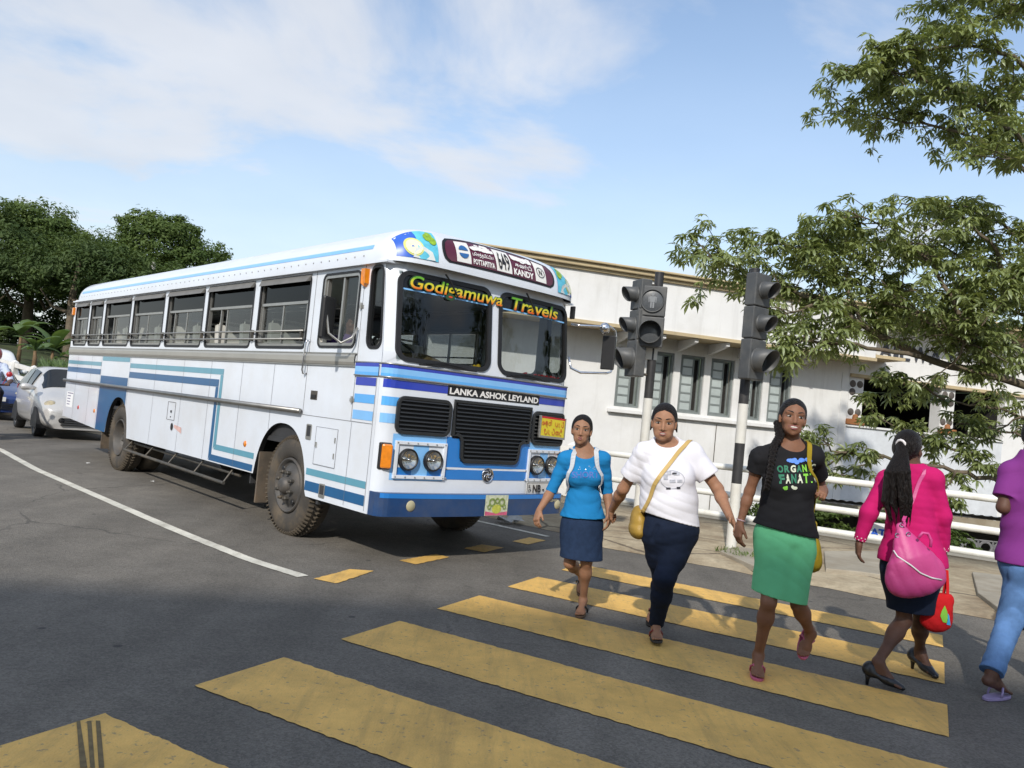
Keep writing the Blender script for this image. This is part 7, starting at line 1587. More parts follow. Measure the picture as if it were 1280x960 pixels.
def draped(tree, ctrl, off, n=22):
    """strap control points (local) resampled and laid on a garment"""
    C = [np.array(c, float) for c in ctrl]; ln = [0]
    for a, b in zip(C[:-1], C[1:]): ln.append(ln[-1]+np.linalg.norm(b-a))
    out = []; nn = []
    for i in range(n):
        t = ln[-1]*i/(n-1); k = max(j for j in range(len(C)-1) if ln[j] <= t+1e-9); u = (t-ln[k])/max(1e-9, ln[k+1]-ln[k]); p = C[k]*(1-u)+C[k+1]*u
        h_ = tree.find_nearest(Vector(p)); g_ = np.array(h_[1]); q = np.array(h_[0])
        out.append(q+g_*off if h_[3] < .11 else p); nn.append(g_)
    for _ in range(3): out = [out[0]]+[(out[i-1]+out[i]*2+out[i+1])/4 for i in range(1, n-1)]+[out[-1]]; nn = [nn[0]]+[nrm(nn[i-1]+nn[i]*2+nn[i+1]) for i in range(1, n-1)]+[nn[-1]]
    fin = []
    for q, g_ in zip(out, nn):      # keep it just outside the cloth
        h_ = tree.find_nearest(Vector(q)); d = (q-np.array(h_[0])) @ np.array(h_[1])
        fin.append(q+np.array(h_[1])*(off-d) if (h_[3] < .03 and d < off) else q)
    return fin, nn
def printed(tree, fn_o, f, v, faces, off=.003):
    """flat letters (already in chest metres) pressed on a garment: fn_o(u, v) -> ray origin"""
    P = [tuple(cast_ray(tree, fn_o(p[0], p[1]), -f, off)) for p in v]; mb = MB(); mb.add(P, faces); return mb
def fit_text(body, u0, v0, u1, v1, bold=.03):
    v, f = text_mesh(body, 1.0, bold); a = np.array(v); mn, mx = a.min(0), a.max(0)
    return [(u0+(p[0]-mn[0])/(mx[0]-mn[0])*(u1-u0), v0+(p[1]-mn[1])/(mx[1]-mn[1])*(v1-v0)) for p in v], f
def blobs(seed, n, u0, v0, u1, v1, r, k=9):
    rg = random.Random(seed); out = []
    for i in range(n):
        cu, cv, rr = rg.uniform(u0, u1), rg.uniform(v0, v1), r*rg.uniform(.6, 1.1); out.append([(cu+rr*math.cos(6.283*j/k), cv+rr*.8*math.sin(6.283*j/k)) for j in range(k)])
    return out
SK1 = skin_mat('skin_medium_brown', (.29, .150, .088)); SK2 = skin_mat('skin_warm_brown', (.33, .170, .100)); SK3 = skin_mat('skin_deep_brown', (.21, .100, .058)); SK4 = skin_mat('skin_dark_brown', (.12, .06, .04))
def g3(x, y, z=0.0): return v3(gr(x, y, z))
A3 = lambda *a: np.array(a, float)
GW = 'young women crossing hand in hand'

# ---- 1: blue top, denim skirt
p = P_('young woman in bright blue top and denim skirt in front of the bus bumper', (*gr(728, 762)[:2], 0), (-.15, -.99), SK1, .93, GW); Y = 6.05
X = p.px
p.torso(X(728, 652, Y), X(729, 624, Y), X(730, 592, Y), X(730, 564, Y+.01), X(707, 574, Y), X(753, 574, Y), bust=.046, hip=.145, waist=.112, rib=.120)
el1, wr1 = X(691, 611, Y+.02), X(674, 638, Y-.10); p.arm(p.sl, el1, wr1, X(668, 658, Y-.16), A3(.6, .5, .2), A3(.3, -1, 0), curl=.45)
el2, wr2 = X(759, 612, Y+.06), X(761, 641, Y-.03); p.arm(p.sr, el2, wr2, X(761, 668, Y-.06), A3(-.9, .3, 0), A3(0, -1, 0), curl=.35)
fd0 = nrm(A3(-.22, -.97, 0)); toe = p.w(g3(724, 770, .02)); heel = toe-fd0*.215; p.toe_sign = -1
fa = p.leg(X(739, 655, Y), X(733, 702, Y-.05), heel+fd0*.05+UPZ*.085, heel, toe, .92)
toe2 = p.w(g3(726, 744, .02)); fd1 = nrm(A3(-.05, -.85, -.52)); heel2 = toe2-fd1*.20; p.toe_sign = 1
up1 = nrm(A3(0, -.5, .85)); fb = p.leg(X(718, 655, Y), X(712, 704, Y+.0), heel2+fd1*.05+up1*.075, heel2, toe2, .92, up=up1)
p.gaze = (0, 0); p.head(X(727, 538.5, Y-.02), (-.14, -.99, -.02), (.03, 0, 1), .985, 'open', .92, (.27, .10, .08))
p.body()
p.hair([Cone(p.L(0, -.10, .0), p.L(-.035, -.105, -.06), .028, .03, .03), Cone(p.L(-.035, -.105, -.06), p.L(-.055, -.09, -.15), .03, .018, .02)], line=.004)
M_BLUET = cloth('blue_jersey', (.012, .18, .42)); sleeves = [Cone(p.sl, p.sl+(el1-p.sl)*.5, .051, .045, .03), Slv(p.sl+(el1-p.sl)*.45, el1+(wr1-el1)*.14, .045, .043, .03), Cone(p.sr, p.sr+(el2-p.sr)*.5, .051, .045, .03), Slv(p.sr+(el2-p.sr)*.45, el2+(wr2-el2)*.14, .045, .043, .03)]
top = infl(p.T, .009)+infl(p.T[2:3], .018)+infl(p.T[7:], .016)+[Cone(p.wai-p.tu*.03, p.pel+p.tu*.0, .126, .148, .05, (p.tf, .80))]+sleeves
hem = p.pel+UPZ*.055
sb = [Ell(p.nec+p.tf*.065+UPZ*.015, (.085, .075, .072), (p.tr, p.tf, p.tu), .012), Ell(p.nec+UPZ*.04, (.072, .06, .055), None, .012)]
V, F = mesh_field(top, .0052, wr=.0034, seed=3, wdir=(.25, 0, 1), wf=.9, subs=sb, cut=[(hem-UPZ*.02, -nrm(UPZ+p.tr*.04))])
tb = obj('blue_top', np_mesh('blue_top', V, F, M_BLUET), p.o); top = bvh(tb)
M_DENIM = cloth('dark_denim', (.015, .030, .068), .22, .12, 320, scale=30)
skirt = infl(p.T[2:3], .003)+[Cone(p.pel+UPZ*.05, p.pel+UPZ*-.08, .124, .146, .05, (p.tf, .80)), Cone(p.pel-UPZ*.06, X(727, 700, Y-.02)-UPZ*.06, .148, .165, .05, (p.tf, .80))]
V, F = mesh_field(skirt, .0055, wr=.0035, seed=9, wdir=(1, .3, .1), wf=.55, cut=[(X(727, 698, Y-.02), -UPZ), (p.pel+UPZ*.085, UPZ)]); obj('denim_skirt', np_mesh('denim_skirt', V, F, M_DENIM), p.o)
fo = lambda u, v: p.che+p.tr*(-u if p.tr[0] < 0 else u)+p.tu*v+p.tf*.45
M_PRN = mat('purple_outline_print', (.08, .14, .42), .7); v_, f_ = fit_text('SHORT', -.10, -.025, .10, .022, .015); printed(top, fo, p.tf, v_, f_).build('chest_print', M_PRN, p.o)
mb = MB()
for pl_ in blobs(4, 14, -.08, .035, .09, .07, .004, 6): mb.add([tuple(cast_ray(top, fo(*q), -p.tf, .004)) for q in pl_], [tuple(range(6))])
mb.build('sequins', mat('silver_sequin', (.5, .6, .66), .3, .5), p.o)
flipflop(p, *fa, heel, toe, mat('brown_sole', (.12, .07, .04), .7), B_BLACK, .040); flipflop(p, *fb, heel2, toe2, bpy.data.materials['brown_sole'], B_BLACK, .040)
# her backpack: two pale straps over the shoulders
bk = empty('backpack', tuple(p.root), 0, 'pale grey backpack worn by the young woman in blue', 'backpack'); M_STR = cloth('grey_webbing', (.50, .52, .54))
for e, sh in ((1, p.sl), (-1, p.sr)):
    q = sh*.62+p.nec*.38; pts, nn = draped(top, [q-p.tf*.10-UPZ*.10, q-p.tf*.05+UPZ*.02, q+UPZ*.06, q+p.tf*.07+UPZ*.0, sh*.72+p.che*.28+p.tf*.10-UPZ*.06, sh*.8+p.che*.2+p.tf*.06-UPZ*.17, sh*.9+p.wai*.1-p.tf*.02-UPZ*.22], .004, 26); band('shoulder_strap', pts, .034, .006, nn, M_STR, bk)
V, F = mesh_field([Ell(p.che-p.tf*.175+UPZ*-.06, (.12, .075, .17), (p.tr, p.tf, p.tu), .02)], .008); obj('bag', np_mesh('bag', V, F, M_STR), bk)

# ---- 2: white T-shirt, dark jeans
p = P_('heavy-set young woman in white T-shirt and dark jeans holding hands both sides', (*gr(823, 795)[:2], 0), (-.18, -.98), SK2, 1.0, GW); Y = 5.5; X = p.px
p.torso(X(838, 660, Y), X(836, 626, Y), X(834, 592, Y), X(832, 556, Y+.01), X(806, 566, Y), X(865, 566, Y), fat=1.08, bust=.064, hip=.156, waist=.150, rib=.142, dep=1.15)
el1, wr1 = X(779, 611, Y+.12), X(765, 637, Y+.36); p.arm(p.sl, el1, wr1, X(761, 656, Y+.50), A3(.9, -.1, -.2), A3(-.2, -.9, .3), 1.10, curl=.55, grip=True)
el2, wr2 = X(897, 611, Y-.04), X(912, 645, Y-.30); p.arm(p.sr, el2, wr2, X(928, 674, Y-.44), A3(-.6, -.2, -.6), A3(-.3, -.6, .6), 1.10, curl=.28)
fd0 = nrm(A3(-.1, -.99, .10)); toe = p.w(g3(822, 801, .045)); heel = toe-fd0*.235; p.toe_sign = -1
fa = p.leg(X(850, 672, Y), X(831, 722, Y-.12), heel+fd0*.05+UPZ*.09, heel, toe, 1.2)
toe2 = p.w(g3(812, 781, .02)); fd1 = nrm(A3(-.35, -.80, -.42)); heel2 = toe2-fd1*.22; up1 = nrm(A3(0, -.4, .9)); p.toe_sign = 1
fb = p.leg(X(822, 672, Y), X(829, 722, Y+.10), heel2+fd1*.05+up1*.08, heel2, toe2, 1.2, up=up1)
p.gaze = (0, -.001); p.head(X(830, 529, Y-.03), (-.22, -.96, -.14), (-.03, -.1, 1), 1.09, 'grin', 1.12, (.25, .09, .075), .9)
p.body()
p.hair([Ell(p.L(0, -.105, .01), (.045, .03, .045), p.hax, .02)]+[Cone(p.L(e*.074, -.03, -.01), p.L(e*.082, -.045, -.055), .012, .005, .01) for e in (-1, 1)], line=.002)
M_WHITET = cloth('white_cotton', (.72, .71, .76), .04)
c1 = p.sl+(el1-p.sl)*.66; c2 = p.sr+(el2-p.sr)*.66
top = infl(p.T, .016)+[Cone(p.che-p.tu*.02, p.wai, .158, .168, .07, (p.tf, .86)), Cone(p.wai, p.pel+p.tu*.02, .168, .176, .06, (p.tf, .82)), Slv(p.sl, c1, .068, .078, .035), Slv(p.sr, c2, .068, .078, .035), Ell(p.wai+p.tf*.055, (.135, .10, .12), (p.tr, p.tf, p.tu), .05)]
sb = [Ell(p.nec+p.tf*.045+UPZ*.03, (.080, .070, .058), (p.tr, p.tf, p.tu), .010), Cone(p.nec, p.nec+UPZ*.1, .062, .062, .01)]
hem = X(837, 648, Y); V, F = mesh_field(top, .0056, wr=.0036, seed=21, wdir=(.5, 0, .8), wf=.75, subs=sb, cut=[(hem, -nrm(UPZ+A3(.18, 0, 0)))]); tsh = obj('white_t_shirt', np_mesh('white_t_shirt', V, F, M_WHITET), p.o); top = bvh(tsh)
J2 = []
for hip, kn, an in ((X(850, 672, Y), X(831, 722, Y-.12), heel+fd0*.05+UPZ*.09), (X(822, 672, Y), X(829, 722, Y+.10), heel2+fd1*.05+up1*.09)):
    J2 += [Cone(hip, hip+(kn-hip)*.5, .098, .088, .05), Cone(hip+(kn-hip)*.4, kn, .090, .069, .04), Cone(kn, kn+(an-kn)*.4, .070, .066, .03), Slv(kn+(an-kn)*.35, an, .067, .050, .03)]
J2 += infl(p.T[2:3], .012)+[Cone(p.wai, p.pel, .155, .170, .06, (p.tf, .80))]
V, F = mesh_field(J2, .008); jt = BVHTree.FromPolygons([tuple(v) for v in V], [tuple(f) for f in F.tolist()]); gv = []
for x_, y_ in ((839, 672), (833, 690), (826, 706), (819, 722)):
    o_ = X(x_, y_, Y-.6); h_ = jt.ray_cast(Vector(o_), Vector((0, 1, 0)), 1.2)[0]
    if h_ is not None: gv.append(np.array(h_)+A3(0, -.004, 0))
V, F = mesh_field(J2, .0056, subs=[Cone(a_, b_, .009, .012, .025) for a_, b_ in zip(gv[:-1], gv[1:])], wr=.003, seed=5, wdir=(.2, 0, 1), wf=.8, cut=[(p.wai-UPZ*.02, UPZ)]); obj('jeans', np_mesh('jeans', V, F, cloth('navy_jeans', (.008, .014, .032), .18, .12, 320, scale=26)), p.o)
fo = lambda u, v: p.che+p.tr*(-u if p.tr[0] < 0 else u)+p.tu*v+p.tf*.5
M_GP = mat('grey_print', (.42, .43, .48), .8, var=.35, scale=60); M_BP = mat('black_print', (.03, .03, .04), .7)
mb = MB(); k = 26; mb.add([tuple(cast_ray(top, fo(.0+.082*math.cos(6.283*i/k), -.03+.062*math.sin(6.283*i/k)), -p.tf, .004)) for i in range(k)]+[tuple(cast_ray(top, fo(.0+.078*math.cos(6.283*i/k), -.03+.058*math.sin(6.283*i/k)), -p.tf, .004)) for i in range(k)], [(i, (i+1) % k, k+(i+1) % k, k+i) for i in range(k)]); mb.build('chest_print_ring', M_GP, p.o)
mb = MB()
for (a, b, c, d) in ((-.06, -.03, -.03, .005), (-.035, .002, -.005, .025), (.008, .0, .05, .022), (-.02, -.05, .02, -.03), (.03, -.05, .065, -.03)): mb.add([tuple(cast_ray(top, fo(*q), -p.tf, .004)) for q in ((a, b), (c, b), (c, d), (a, d))], [(0, 1, 2, 3)])
mb.build('chest_print_block', M_GP, p.o)
for (a, b, c, d) in ((-.045, -.095, -.015, -.082), (.025, -.092, .05, -.078), (.0, .005, .03, .016)): mb = MB(); mb.add([tuple(cast_ray(top, fo(*q), -p.tf, .005)) for q in ((a, b), (c, b), (c, d), (a, d))], [(0, 1, 2, 3)]); mb.build('chest_print_block', M_BP, p.o)
flipflop(p, *fa, heel, toe, mat('dark_sole', (.03, .025, .022), .7), mat('red_strap', (.22, .04, .04), .6), .044); flipflop(p, *fb, heel2, toe2, bpy.data.materials['dark_sole'], bpy.data.materials['red_strap'], .044)
hb = empty('shoulder_bag', tuple(p.root), 0, 'mustard leather bag slung across the white T-shirt', 'bag'); M_MUST = mat('mustard_leather', (.36, .22, .035), .5, var=.15, scale=9, bump=.2, bscale=60); M_MUSTS = mat('mustard_strap', (.50, .34, .11), .55, var=.08)
q0 = X(866, 548, Y-.10); q1 = X(796, 640, Y+.04)
pts, nn = draped(top, [X(862, 556, Y+.12), X(864, 550, Y), X(852, 560, Y-.12), X(832, 585, Y-.2), X(812, 612, Y-.2), X(803, 632, Y-.12), X(800, 645, Y-.05)], .004, 34); band('strap', pts, .026, .005, nn, M_MUSTS, hb)
bc = X(798, 652, Y+.06); V, F = mesh_field([Ell(bc, (.055, .10, .10), (p.tr, p.tf, UPZ), .02), Cone(bc+UPZ*.08, X(801, 640, Y-.02), .03, .012, .03), Ell(bc-UPZ*.06, (.06, .11, .06), (p.tr, p.tf, UPZ), .03)], .006, wr=.003, seed=8, wdir=(.2, .2, 1)); obj('bag', np_mesh('bag', V, F, M_MUST), hb)

# ---- 3: black T-shirt, green skirt, long braid
p = P_('smiling young woman in black T-shirt and green skirt with long braid', (*gr(965, 840)[:2], 0), (-.10, -.99), SK3, 1.03, GW); Y = 4.98; X = p.px
p.torso(X(981, 668, Y), X(983, 634, Y), X(985, 600, Y), X(987, 558, Y+.01), X(951, 572, Y), X(1016, 570, Y), bust=.048, hip=.155, waist=.116, rib=.126)
el1, wr1 = X(937, 614, Y+.06), X(925, 654, Y+.06); p.arm(p.sl, el1, wr1, X(920, 688, Y+.04), A3(.85, .2, 0), A3(.1, -1, 0), .86, curl=.4)
el2, wr2 = X(1028, 614, Y+.22), X(1027, 612, Y-.0); p.arm(p.sr, el2, wr2, X(1026, 618, Y-.12), A3(-.4, .1, -.9), A3(-.6, .3, .6), .86, curl=.6, grip=True)
fd0 = nrm(A3(-.28, -.96, 0)); toe = p.w(g3(947, 848, .022)); heel = toe-fd0*.235; p.toe_sign = 1
k1, k2 = X(961, 752, Y-.10), X(998, 756, Y-.02)
fa = p.leg(X(966, 680, Y), k1, heel+fd0*.05+UPZ*.09, heel, toe, .9)
heel2 = X(1011, 783, Y+.26); toe2 = X(1003, 822, Y+.10); fd1 = nrm(toe2-heel2); up1 = nrm(A3(-.1, -.85, .25)); p.toe_sign = -1
heel2 = toe2-fd1*.235
fb = p.leg(X(999, 680, Y), k2, heel2+fd1*.05+up1*.08, heel2, toe2, .9, up=up1)
p.gaze = (-.002, 0); p.head(X(991, 523.5, Y-.03), (-.17, -.98, .02), (.07, 0, 1), 1.03, 'smile', .95, (.20, .06, .06), 1.0)
p.body()
p.hair([], line=.004)
M_BLACKT = cloth('black_cotton', (.012, .012, .014), .1)
c1 = p.sl+(el1-p.sl)*.42; c2 = p.sr+(el2-p.sr)*.55
top = infl(p.T, .012)+infl(p.T[2:3], .020)+infl(p.T[7:], .018)+[Cone(p.che-p.tu*.03, p.wai, .134, .136, .06, (p.tf, .86)), Cone(p.wai, p.pel+p.tu*.0, .134, .166, .06, (p.tf, .80)), Slv(p.sl, c1, .056, .062, .03), Slv(p.sr, c2, .056, .062, .03)]
sb = [Ell(p.nec+p.tf*.055+UPZ*.025, (.082, .072, .060), (p.tr, p.tf, p.tu), .010), Cone(p.nec, p.nec+UPZ*.1, .060, .060, .01)]
V, F = mesh_field(top, .0052, wr=.0036, seed=31, wdir=(.4, 0, 1), wf=.8, subs=sb, cut=[(X(982, 663, Y), -nrm(UPZ+A3(.14, 0, 0)))]); tsh = obj('black_t_shirt', np_mesh('black_t_shirt', V, F, M_BLACKT), p.o); top = bvh(tsh)
M_GREEN = cloth('green_cotton', (.14, .50, .25), .07)
skirt = infl(p.T[2:3], .004)+infl(p.T[7:], .003)+[Cone(p.pel+UPZ*.06, p.pel-UPZ*.07, .138, .160, .05, (p.tf, .78)), Cone(p.pel-UPZ*.05, X(970, 748, Y-.04)-UPZ*.05, .165, .150, .05, (p.tf, .85)), Cone(X(995, 690, Y), X(990, 750, Y-.02), .10, .085, .06)]
V, F = mesh_field(skirt, .0055, wr=.0045, seed=14, wdir=(.8, .2, .35), wf=.55, subs=[Cone(X(984, 684, Y)+p.tf*.165, X(975, 752, Y-.03)+p.tf*.165, .012, .036, .05)], cut=[(X(972, 746, Y-.04), -nrm(UPZ+A3(.17, 0, 0))), (p.pel+UPZ*.09, UPZ)]); obj('green_skirt', np_mesh('green_skirt', V, F, M_GREEN), p.o)
fo = lambda u, v: p.che+p.tr*(-u if p.tr[0] < 0 else u)+p.tu*v+p.tf*.45
PC = {'g': mat('print_green', (.02, .16, .09), .7), 'w': mat('print_cream', (.55, .58, .45), .7), 'l': mat('print_lime', (.18, .48, .04), .7), 'b': mat('print_blue', (.10, .25, .75), .7)}
def letters(word, cols, u0, u1, v0, v1):
    w = (u1-u0)/len(word)
    for i, (ch, cc) in enumerate(zip(word, cols)):
        v_, f_ = fit_text(ch, u0+w*i+.002, v0, u0+w*(i+.92), v1, .045) if ch != 'I' else fit_text(ch, u0+w*(i+.3), v0, u0+w*(i+.6), v1, .05)
        printed(top, fo, p.tf, v_, f_, .004).build('print_letter', PC[cc], p.o)
letters('ORGANIC', 'ggwgllw', -.105, .150, .055, .098); letters('FANATIC', 'gwgwllw', -.105, .150, -.010, .045)
mb = MB(); 
for i, pl_ in enumerate(blobs(3, 13, -.04, .115, .125, .130, .017)): mb.add([tuple(cast_ray(top, fo(*q), -p.tf, .004+.0005*i)) for q in pl_], [tuple(range(9))])
mb.build('print_cloud', PC['b'], p.o)
for cc, sd_, u0, u1 in (('l', 7, -.075, -.045), ('w', 8, -.03, -.005)):
    mb = MB()
    for i, pl_ in enumerate(blobs(sd_, 5, u0, -.042, u1, -.028, .013)): mb.add([tuple(cast_ray(top, fo(*q), -p.tf, .004+.0005*i)) for q in pl_], [tuple(range(9))])
    mb.build('print_leaf', PC[cc], p.o)
# braid over the shoulder
bp_ = [p.L(-.075 if p.hax[0][0] > 0 else .075, -.03, -.03), X(975, 545, Y-.05), X(968, 556, Y-.10), X(965, 575, Y-.17), X(962, 595, Y-.19), X(958, 612, Y-.17)]
br = []; 
for j in range(3):
    pts = []
    for i in range(60):
        t = i/59*(len(bp_)-1); k = min(int(t), len(bp_)-2); u = t-k; c = bp_[k]*(1-u)+bp_[k+1]*u; a = i/59*math.pi*13+j*2.094; rr = .013*(1-.35*i/59)
        pts.append(c+A3(1, 0, .2)*rr*1.35*math.sin(a)+A3(0, -1, 0)*rr*.8*math.sin(2*a))
    br += [Cone(pts[i], pts[i+1], .0135*(1-.4*i/59), .0135*(1-.4*i/59), .004) for i in range(59)]
p.part('braid', br, M_HAIR, .004)
M_PINKS = mat('pink_rubber', (.48, .10, .18), .6, var=.08); flipflop(p, *fa, heel, toe, M_PINKS, M_PINKS, .045); flipflop(p, *fb, heel2, toe2, M_PINKS, M_PINKS, .045)
bt = empty('bracelet', tuple(p.root), 0, 'beaded bracelet on the wrist of the braided woman', 'bracelet'); bt.name = 'bracelet'
mb = MB(); d = nrm(wr1-el1); e1 = nrm(np.cross(d, A3(0, 1, 0))); e2 = np.cross(d, e1); mb.tube([tuple(wr1-d*.02+(e1*math.cos(a)+e2*math.sin(a))*.0265) for a in np.linspace(0, 6.283, 17)[:-1]], .0045, 6, closed=True); mb.build('beads', mat('bead', (.45, .3, .32), .4, var=.5, scale=300), bt)
hb = empty('shoulder_bag', tuple(p.root), 0, 'olive yellow cloth bag hanging behind the green skirt', 'bag'); M_OLV = cloth('olive_cloth', (.28, .20, .015), .15)
pts, nn = draped(top, [X(1004, 556, Y+.14), X(1008, 553, Y+.02), X(1012, 562, Y-.08), X(1017, 585, Y-.12), X(1019, 610, Y-.08), X(1020, 640, Y+.03), X(1020, 665, Y+.10)], .005, 30); band('strap', pts, .030, .005, nn, M_OLV, hb)
bc = X(1013, 688, Y+.20); V, F = mesh_field([Cone(X(1018, 655, Y+.14), bc, .025, .07, .04, (p.tr, .6)), Ell(bc, (.055, .10, .11), (p.tr, p.tf, UPZ), .03), Ell(bc-UPZ*.06, (.06, .11, .075), (p.tr, p.tf, UPZ), .03)], .006, wr=.005, seed=4, wdir=(0, 1, .2)); obj('bag', np_mesh('bag', V, F, M_OLV), hb)

# ---- 4: pink cardigan, seen from behind
p = P_('woman in pink cardigan and short dark skirt walking away with ponytail', (*gr(1125, 855)[:2], 0), (.45, .89), SK4, .97); Y = 5.1; X = p.px
p.torso(X(1140, 698, Y), X(1139, 664, Y), X(1138, 630, Y), X(1138, 588, Y), X(1109, 600, Y+.03), X(1166, 598, Y-.05), bust=.05, hip=.162, waist=.125, rib=.132)
el1, wr1 = X(1086, 641, Y-.02), X(1074, 677, Y+.02); p.arm(p.sl, el1, wr1, X(1071, 708, Y+.04), A3(.9, -.2, 0), A3(.2, .9, 0), .9, curl=.35)
el2, wr2 = X(1178, 645, Y-.05), X(1179, 690, Y+.02); p.arm(p.sr, el2, wr2, X(1184, 715, Y+.04), A3(-.9, .2, .1), A3(.2, .9, 0), .9, curl=.7, grip=True)
toe = p.w(g3(1126, 861, .015)); ht = p.w(g3(1095, 858, .0)); fdp = nrm((toe-ht)*A3(1, 1, 0)); heel = toe-fdp*.205+UPZ*.065; fd0 = nrm(toe-heel); up0 = nrm(UPZ-fd0*fd0[2]); p.toe_sign = -1
fa = p.leg(X(1130, 705, Y), X(1130, 776, Y+.05), heel+fd0*.04+up0*.085, heel, toe, .96, up=up0)
toe2 = p.w(g3(1168, 846, .015)); ht2 = p.w(g3(1143, 838, .0)); fdq = nrm((toe2-ht2)*A3(1, 1, 0)); heel2 = toe2-fdq*.205+UPZ*.07; fd1 = nrm(toe2-heel2); up1 = nrm(UPZ-fd1*fd1[2]); p.toe_sign = 1
fb = p.leg(X(1152, 705, Y), X(1151, 780, Y+.15), heel2+fd1*.04+up1*.085, heel2, toe2, .96, up=up1)
p.head(X(1136, 562, Y+.0), (.78, .60, -.12), (0, 0, 1), .99, 'closed', .95)
p.body()
tail = [p.L(0, -.10, .01), X(1127, 568, Y-.10), X(1122, 590, Y-.17), X(1122, 620, Y-.17), X(1124, 648, Y-.15)]
ex = []; rg = random.Random(8); hl_ = nrm(np.cross(UPZ, A3(*(p.tf))))
for j in range(26):
    off = rg.uniform(-1, 1); of2 = rg.uniform(-.4, .4)
    w = (.004, .022, .068, .085, .060); P = [tail[i]+p.tr*off*w[i]+p.tf*of2*w[i]*.5-UPZ*(rg.uniform(-.03, .05) if i > 2 else 0)+p.tr*rg.uniform(-.008, .008) for i in range(5)]; ex += [Cone(P[i], P[i+1], (.020, .017, .013, .010)[i], (.017, .013, .010, .003)[i], .007) for i in range(4)]
p.hair(ex, line=0, h=.005, m=M_HAIR)
tie = MB(); tie.tube([tuple(p.L(.028*math.cos(a), -.108-.012*math.sin(a), .012+.028*math.sin(a))) for a in np.linspace(0, 6.283, 13)[:-1]], .009, 6, closed=True); tie.build('hair_tie', mat('white_hair_tie', (.7, .66, .66), .7), p.o, smooth=True)
M_PINK = cloth('pink_knit', (.48, .010, .12), .06, .1, 260)
sl_ = [Cone(p.sl, el1, .056, .050, .03), Slv(el1, wr1-(wr1-el1)*.05, .050, .036, .03), Cone(p.sr, el2, .056, .050, .03), Slv(el2, wr2-(wr2-el2)*.05, .050, .036, .03)]
top = infl(p.T, .012)+infl(p.T[2:3], .020)+infl(p.T[7:], .018)+[Cone(p.wai, p.pel-UPZ*.03, .140, .176, .06, (p.tf, .84))]+sl_
sb = [Cone(p.nec+UPZ*.03, p.nec+UPZ*.12, .062, .07, .01), Ell(p.nec+p.tf*.07+UPZ*.0, (.07, .07, .06), (p.tr, p.tf, p.tu), .01)]
V, F = mesh_field(top, .0054, wr=.0022, seed=41, wdir=(.3, .3, 1), wf=.8, subs=sb, cut=[(X(1138, 703, Y), -UPZ)]); card = obj('pink_cardigan', np_mesh('pink_cardigan', V, F, M_PINK), p.o); top = bvh(card)
M_DOT = mat('white_dots', (.75, .55, .6), .7); mb = MB()
for c, ax in ((wr1-(wr1-el1)*.09, wr1-el1), (wr2-(wr2-el2)*.09, wr2-el2)):
    d = nrm(ax); e1 = nrm(np.cross(d, A3(.3, 1, 0))); e2 = np.cross(d, e1)
    for i in range(10):
        for z in (0, .016):
            h_ = top.find_nearest(Vector(c-d*z+(e1*math.cos(.628*i+z*20)+e2*math.sin(.628*i+z*20))*.045)); n_ = np.array(h_[1]); q = np.array(h_[0])+n_*.002; mb.lathe([(0, .002), (.0045, .0)], tuple(q), tuple(n_), 6)
mb.build('cuff_dots', M_DOT, p.o)
skirt = infl(p.T[2:3], .006)+infl(p.T[7:], .004)+[Cone(p.pel+UPZ*.03, p.pel-UPZ*.10, .150, .165, .05, (p.tf, .8)), Cone(p.pel-UPZ*.08, X(1138, 768, Y+.05), .165, .135, .05, (p.tf, .85))]
V, F = mesh_field(skirt, .006, wr=.003, seed=15, wdir=(1, .2, .2), wf=.6, cut=[(X(1138, 763, Y+.05), -UPZ), (p.pel+UPZ*.07, UPZ)]); obj('dark_skirt', np_mesh('dark_skirt', V, F, cloth('navy_skirt', (.010, .017, .038), .2, .12, 300)), p.o)
M_SHOE = mat('black_shoe', (.014, .014, .016), .32, var=.15)
for fd_, su_, sd_, hl2, te2, tip in ((*fa, heel, toe, ht), (*fb, heel2, toe2, ht2)):
    so = empty('court_shoe', parent=p.o)
    V, F = mesh_field([Cone(hl2+fd_*.015+su_*.035, hl2+fd_*.02+su_*.018, .040, .038, .02), Cone(hl2+fd_*.02+su_*.014, te2-fd_*.08+su_*.010, .034, .036, .03, (su_, .6)), Cone(te2-fd_*.085+su_*.014, te2-fd_*.0+su_*.010, .042, .024, .02, (su_, .75))], .005, subs=[Cone(hl2+fd_*.075+su_*.075, te2-fd_*.095+su_*.055, .044, .034, .008)]); obj('upper', np_mesh('upper', V, F, M_SHOE), so)
    hb_ = hl2+fd_*.02; mb = MB(); gz = A3(hb_[0], hb_[1], 0); mb.tube([tuple(hb_), tuple(hb_*.5+gz*.5-fd_*.004), tuple(gz-fd_*.004)], [.026, .013, .009], 8); mb.build('heel', M_SHOE, so, smooth=True)
# pink shoulder bag and red bag
hb = empty('shoulder_bag', tuple(p.root), 0, 'large pink slouchy bag with white piping on the cardigan woman', 'bag'); M_PBAG = mat('pink_leather', (.50, .055, .21), .5, var=.1, scale=6, bump=.12, bscale=70)
bc = X(1140, 703, Y-.24); bu = nrm(X(1128, 655, Y-.24)-X(1150, 745, Y-.24)); br_ = nrm(np.cross(A3(0, 1, 0), bu)); bf = np.cross(br_, bu)
AXB = (br_, A3(0, 1, 0), bu)
bag = [Ell(bc-bu*.08, (.180, .060, .11), AXB, .05), Cone(bc+bu*.02, X(1126, 660, Y-.22), .13, .03, .06, (A3(0, 1, 0), .55)), Ell(bc-bu*.13, (.160, .066, .070), AXB, .05)]
V, F = mesh_field(bag, .006, wr=.004, seed=18, wdir=(.6, 0, .8), wf=.6); bo_ = obj('bag', np_mesh('bag', V, F, M_PBAG), hb); bag = bvh(bo_); top = bvh(card, bo_)
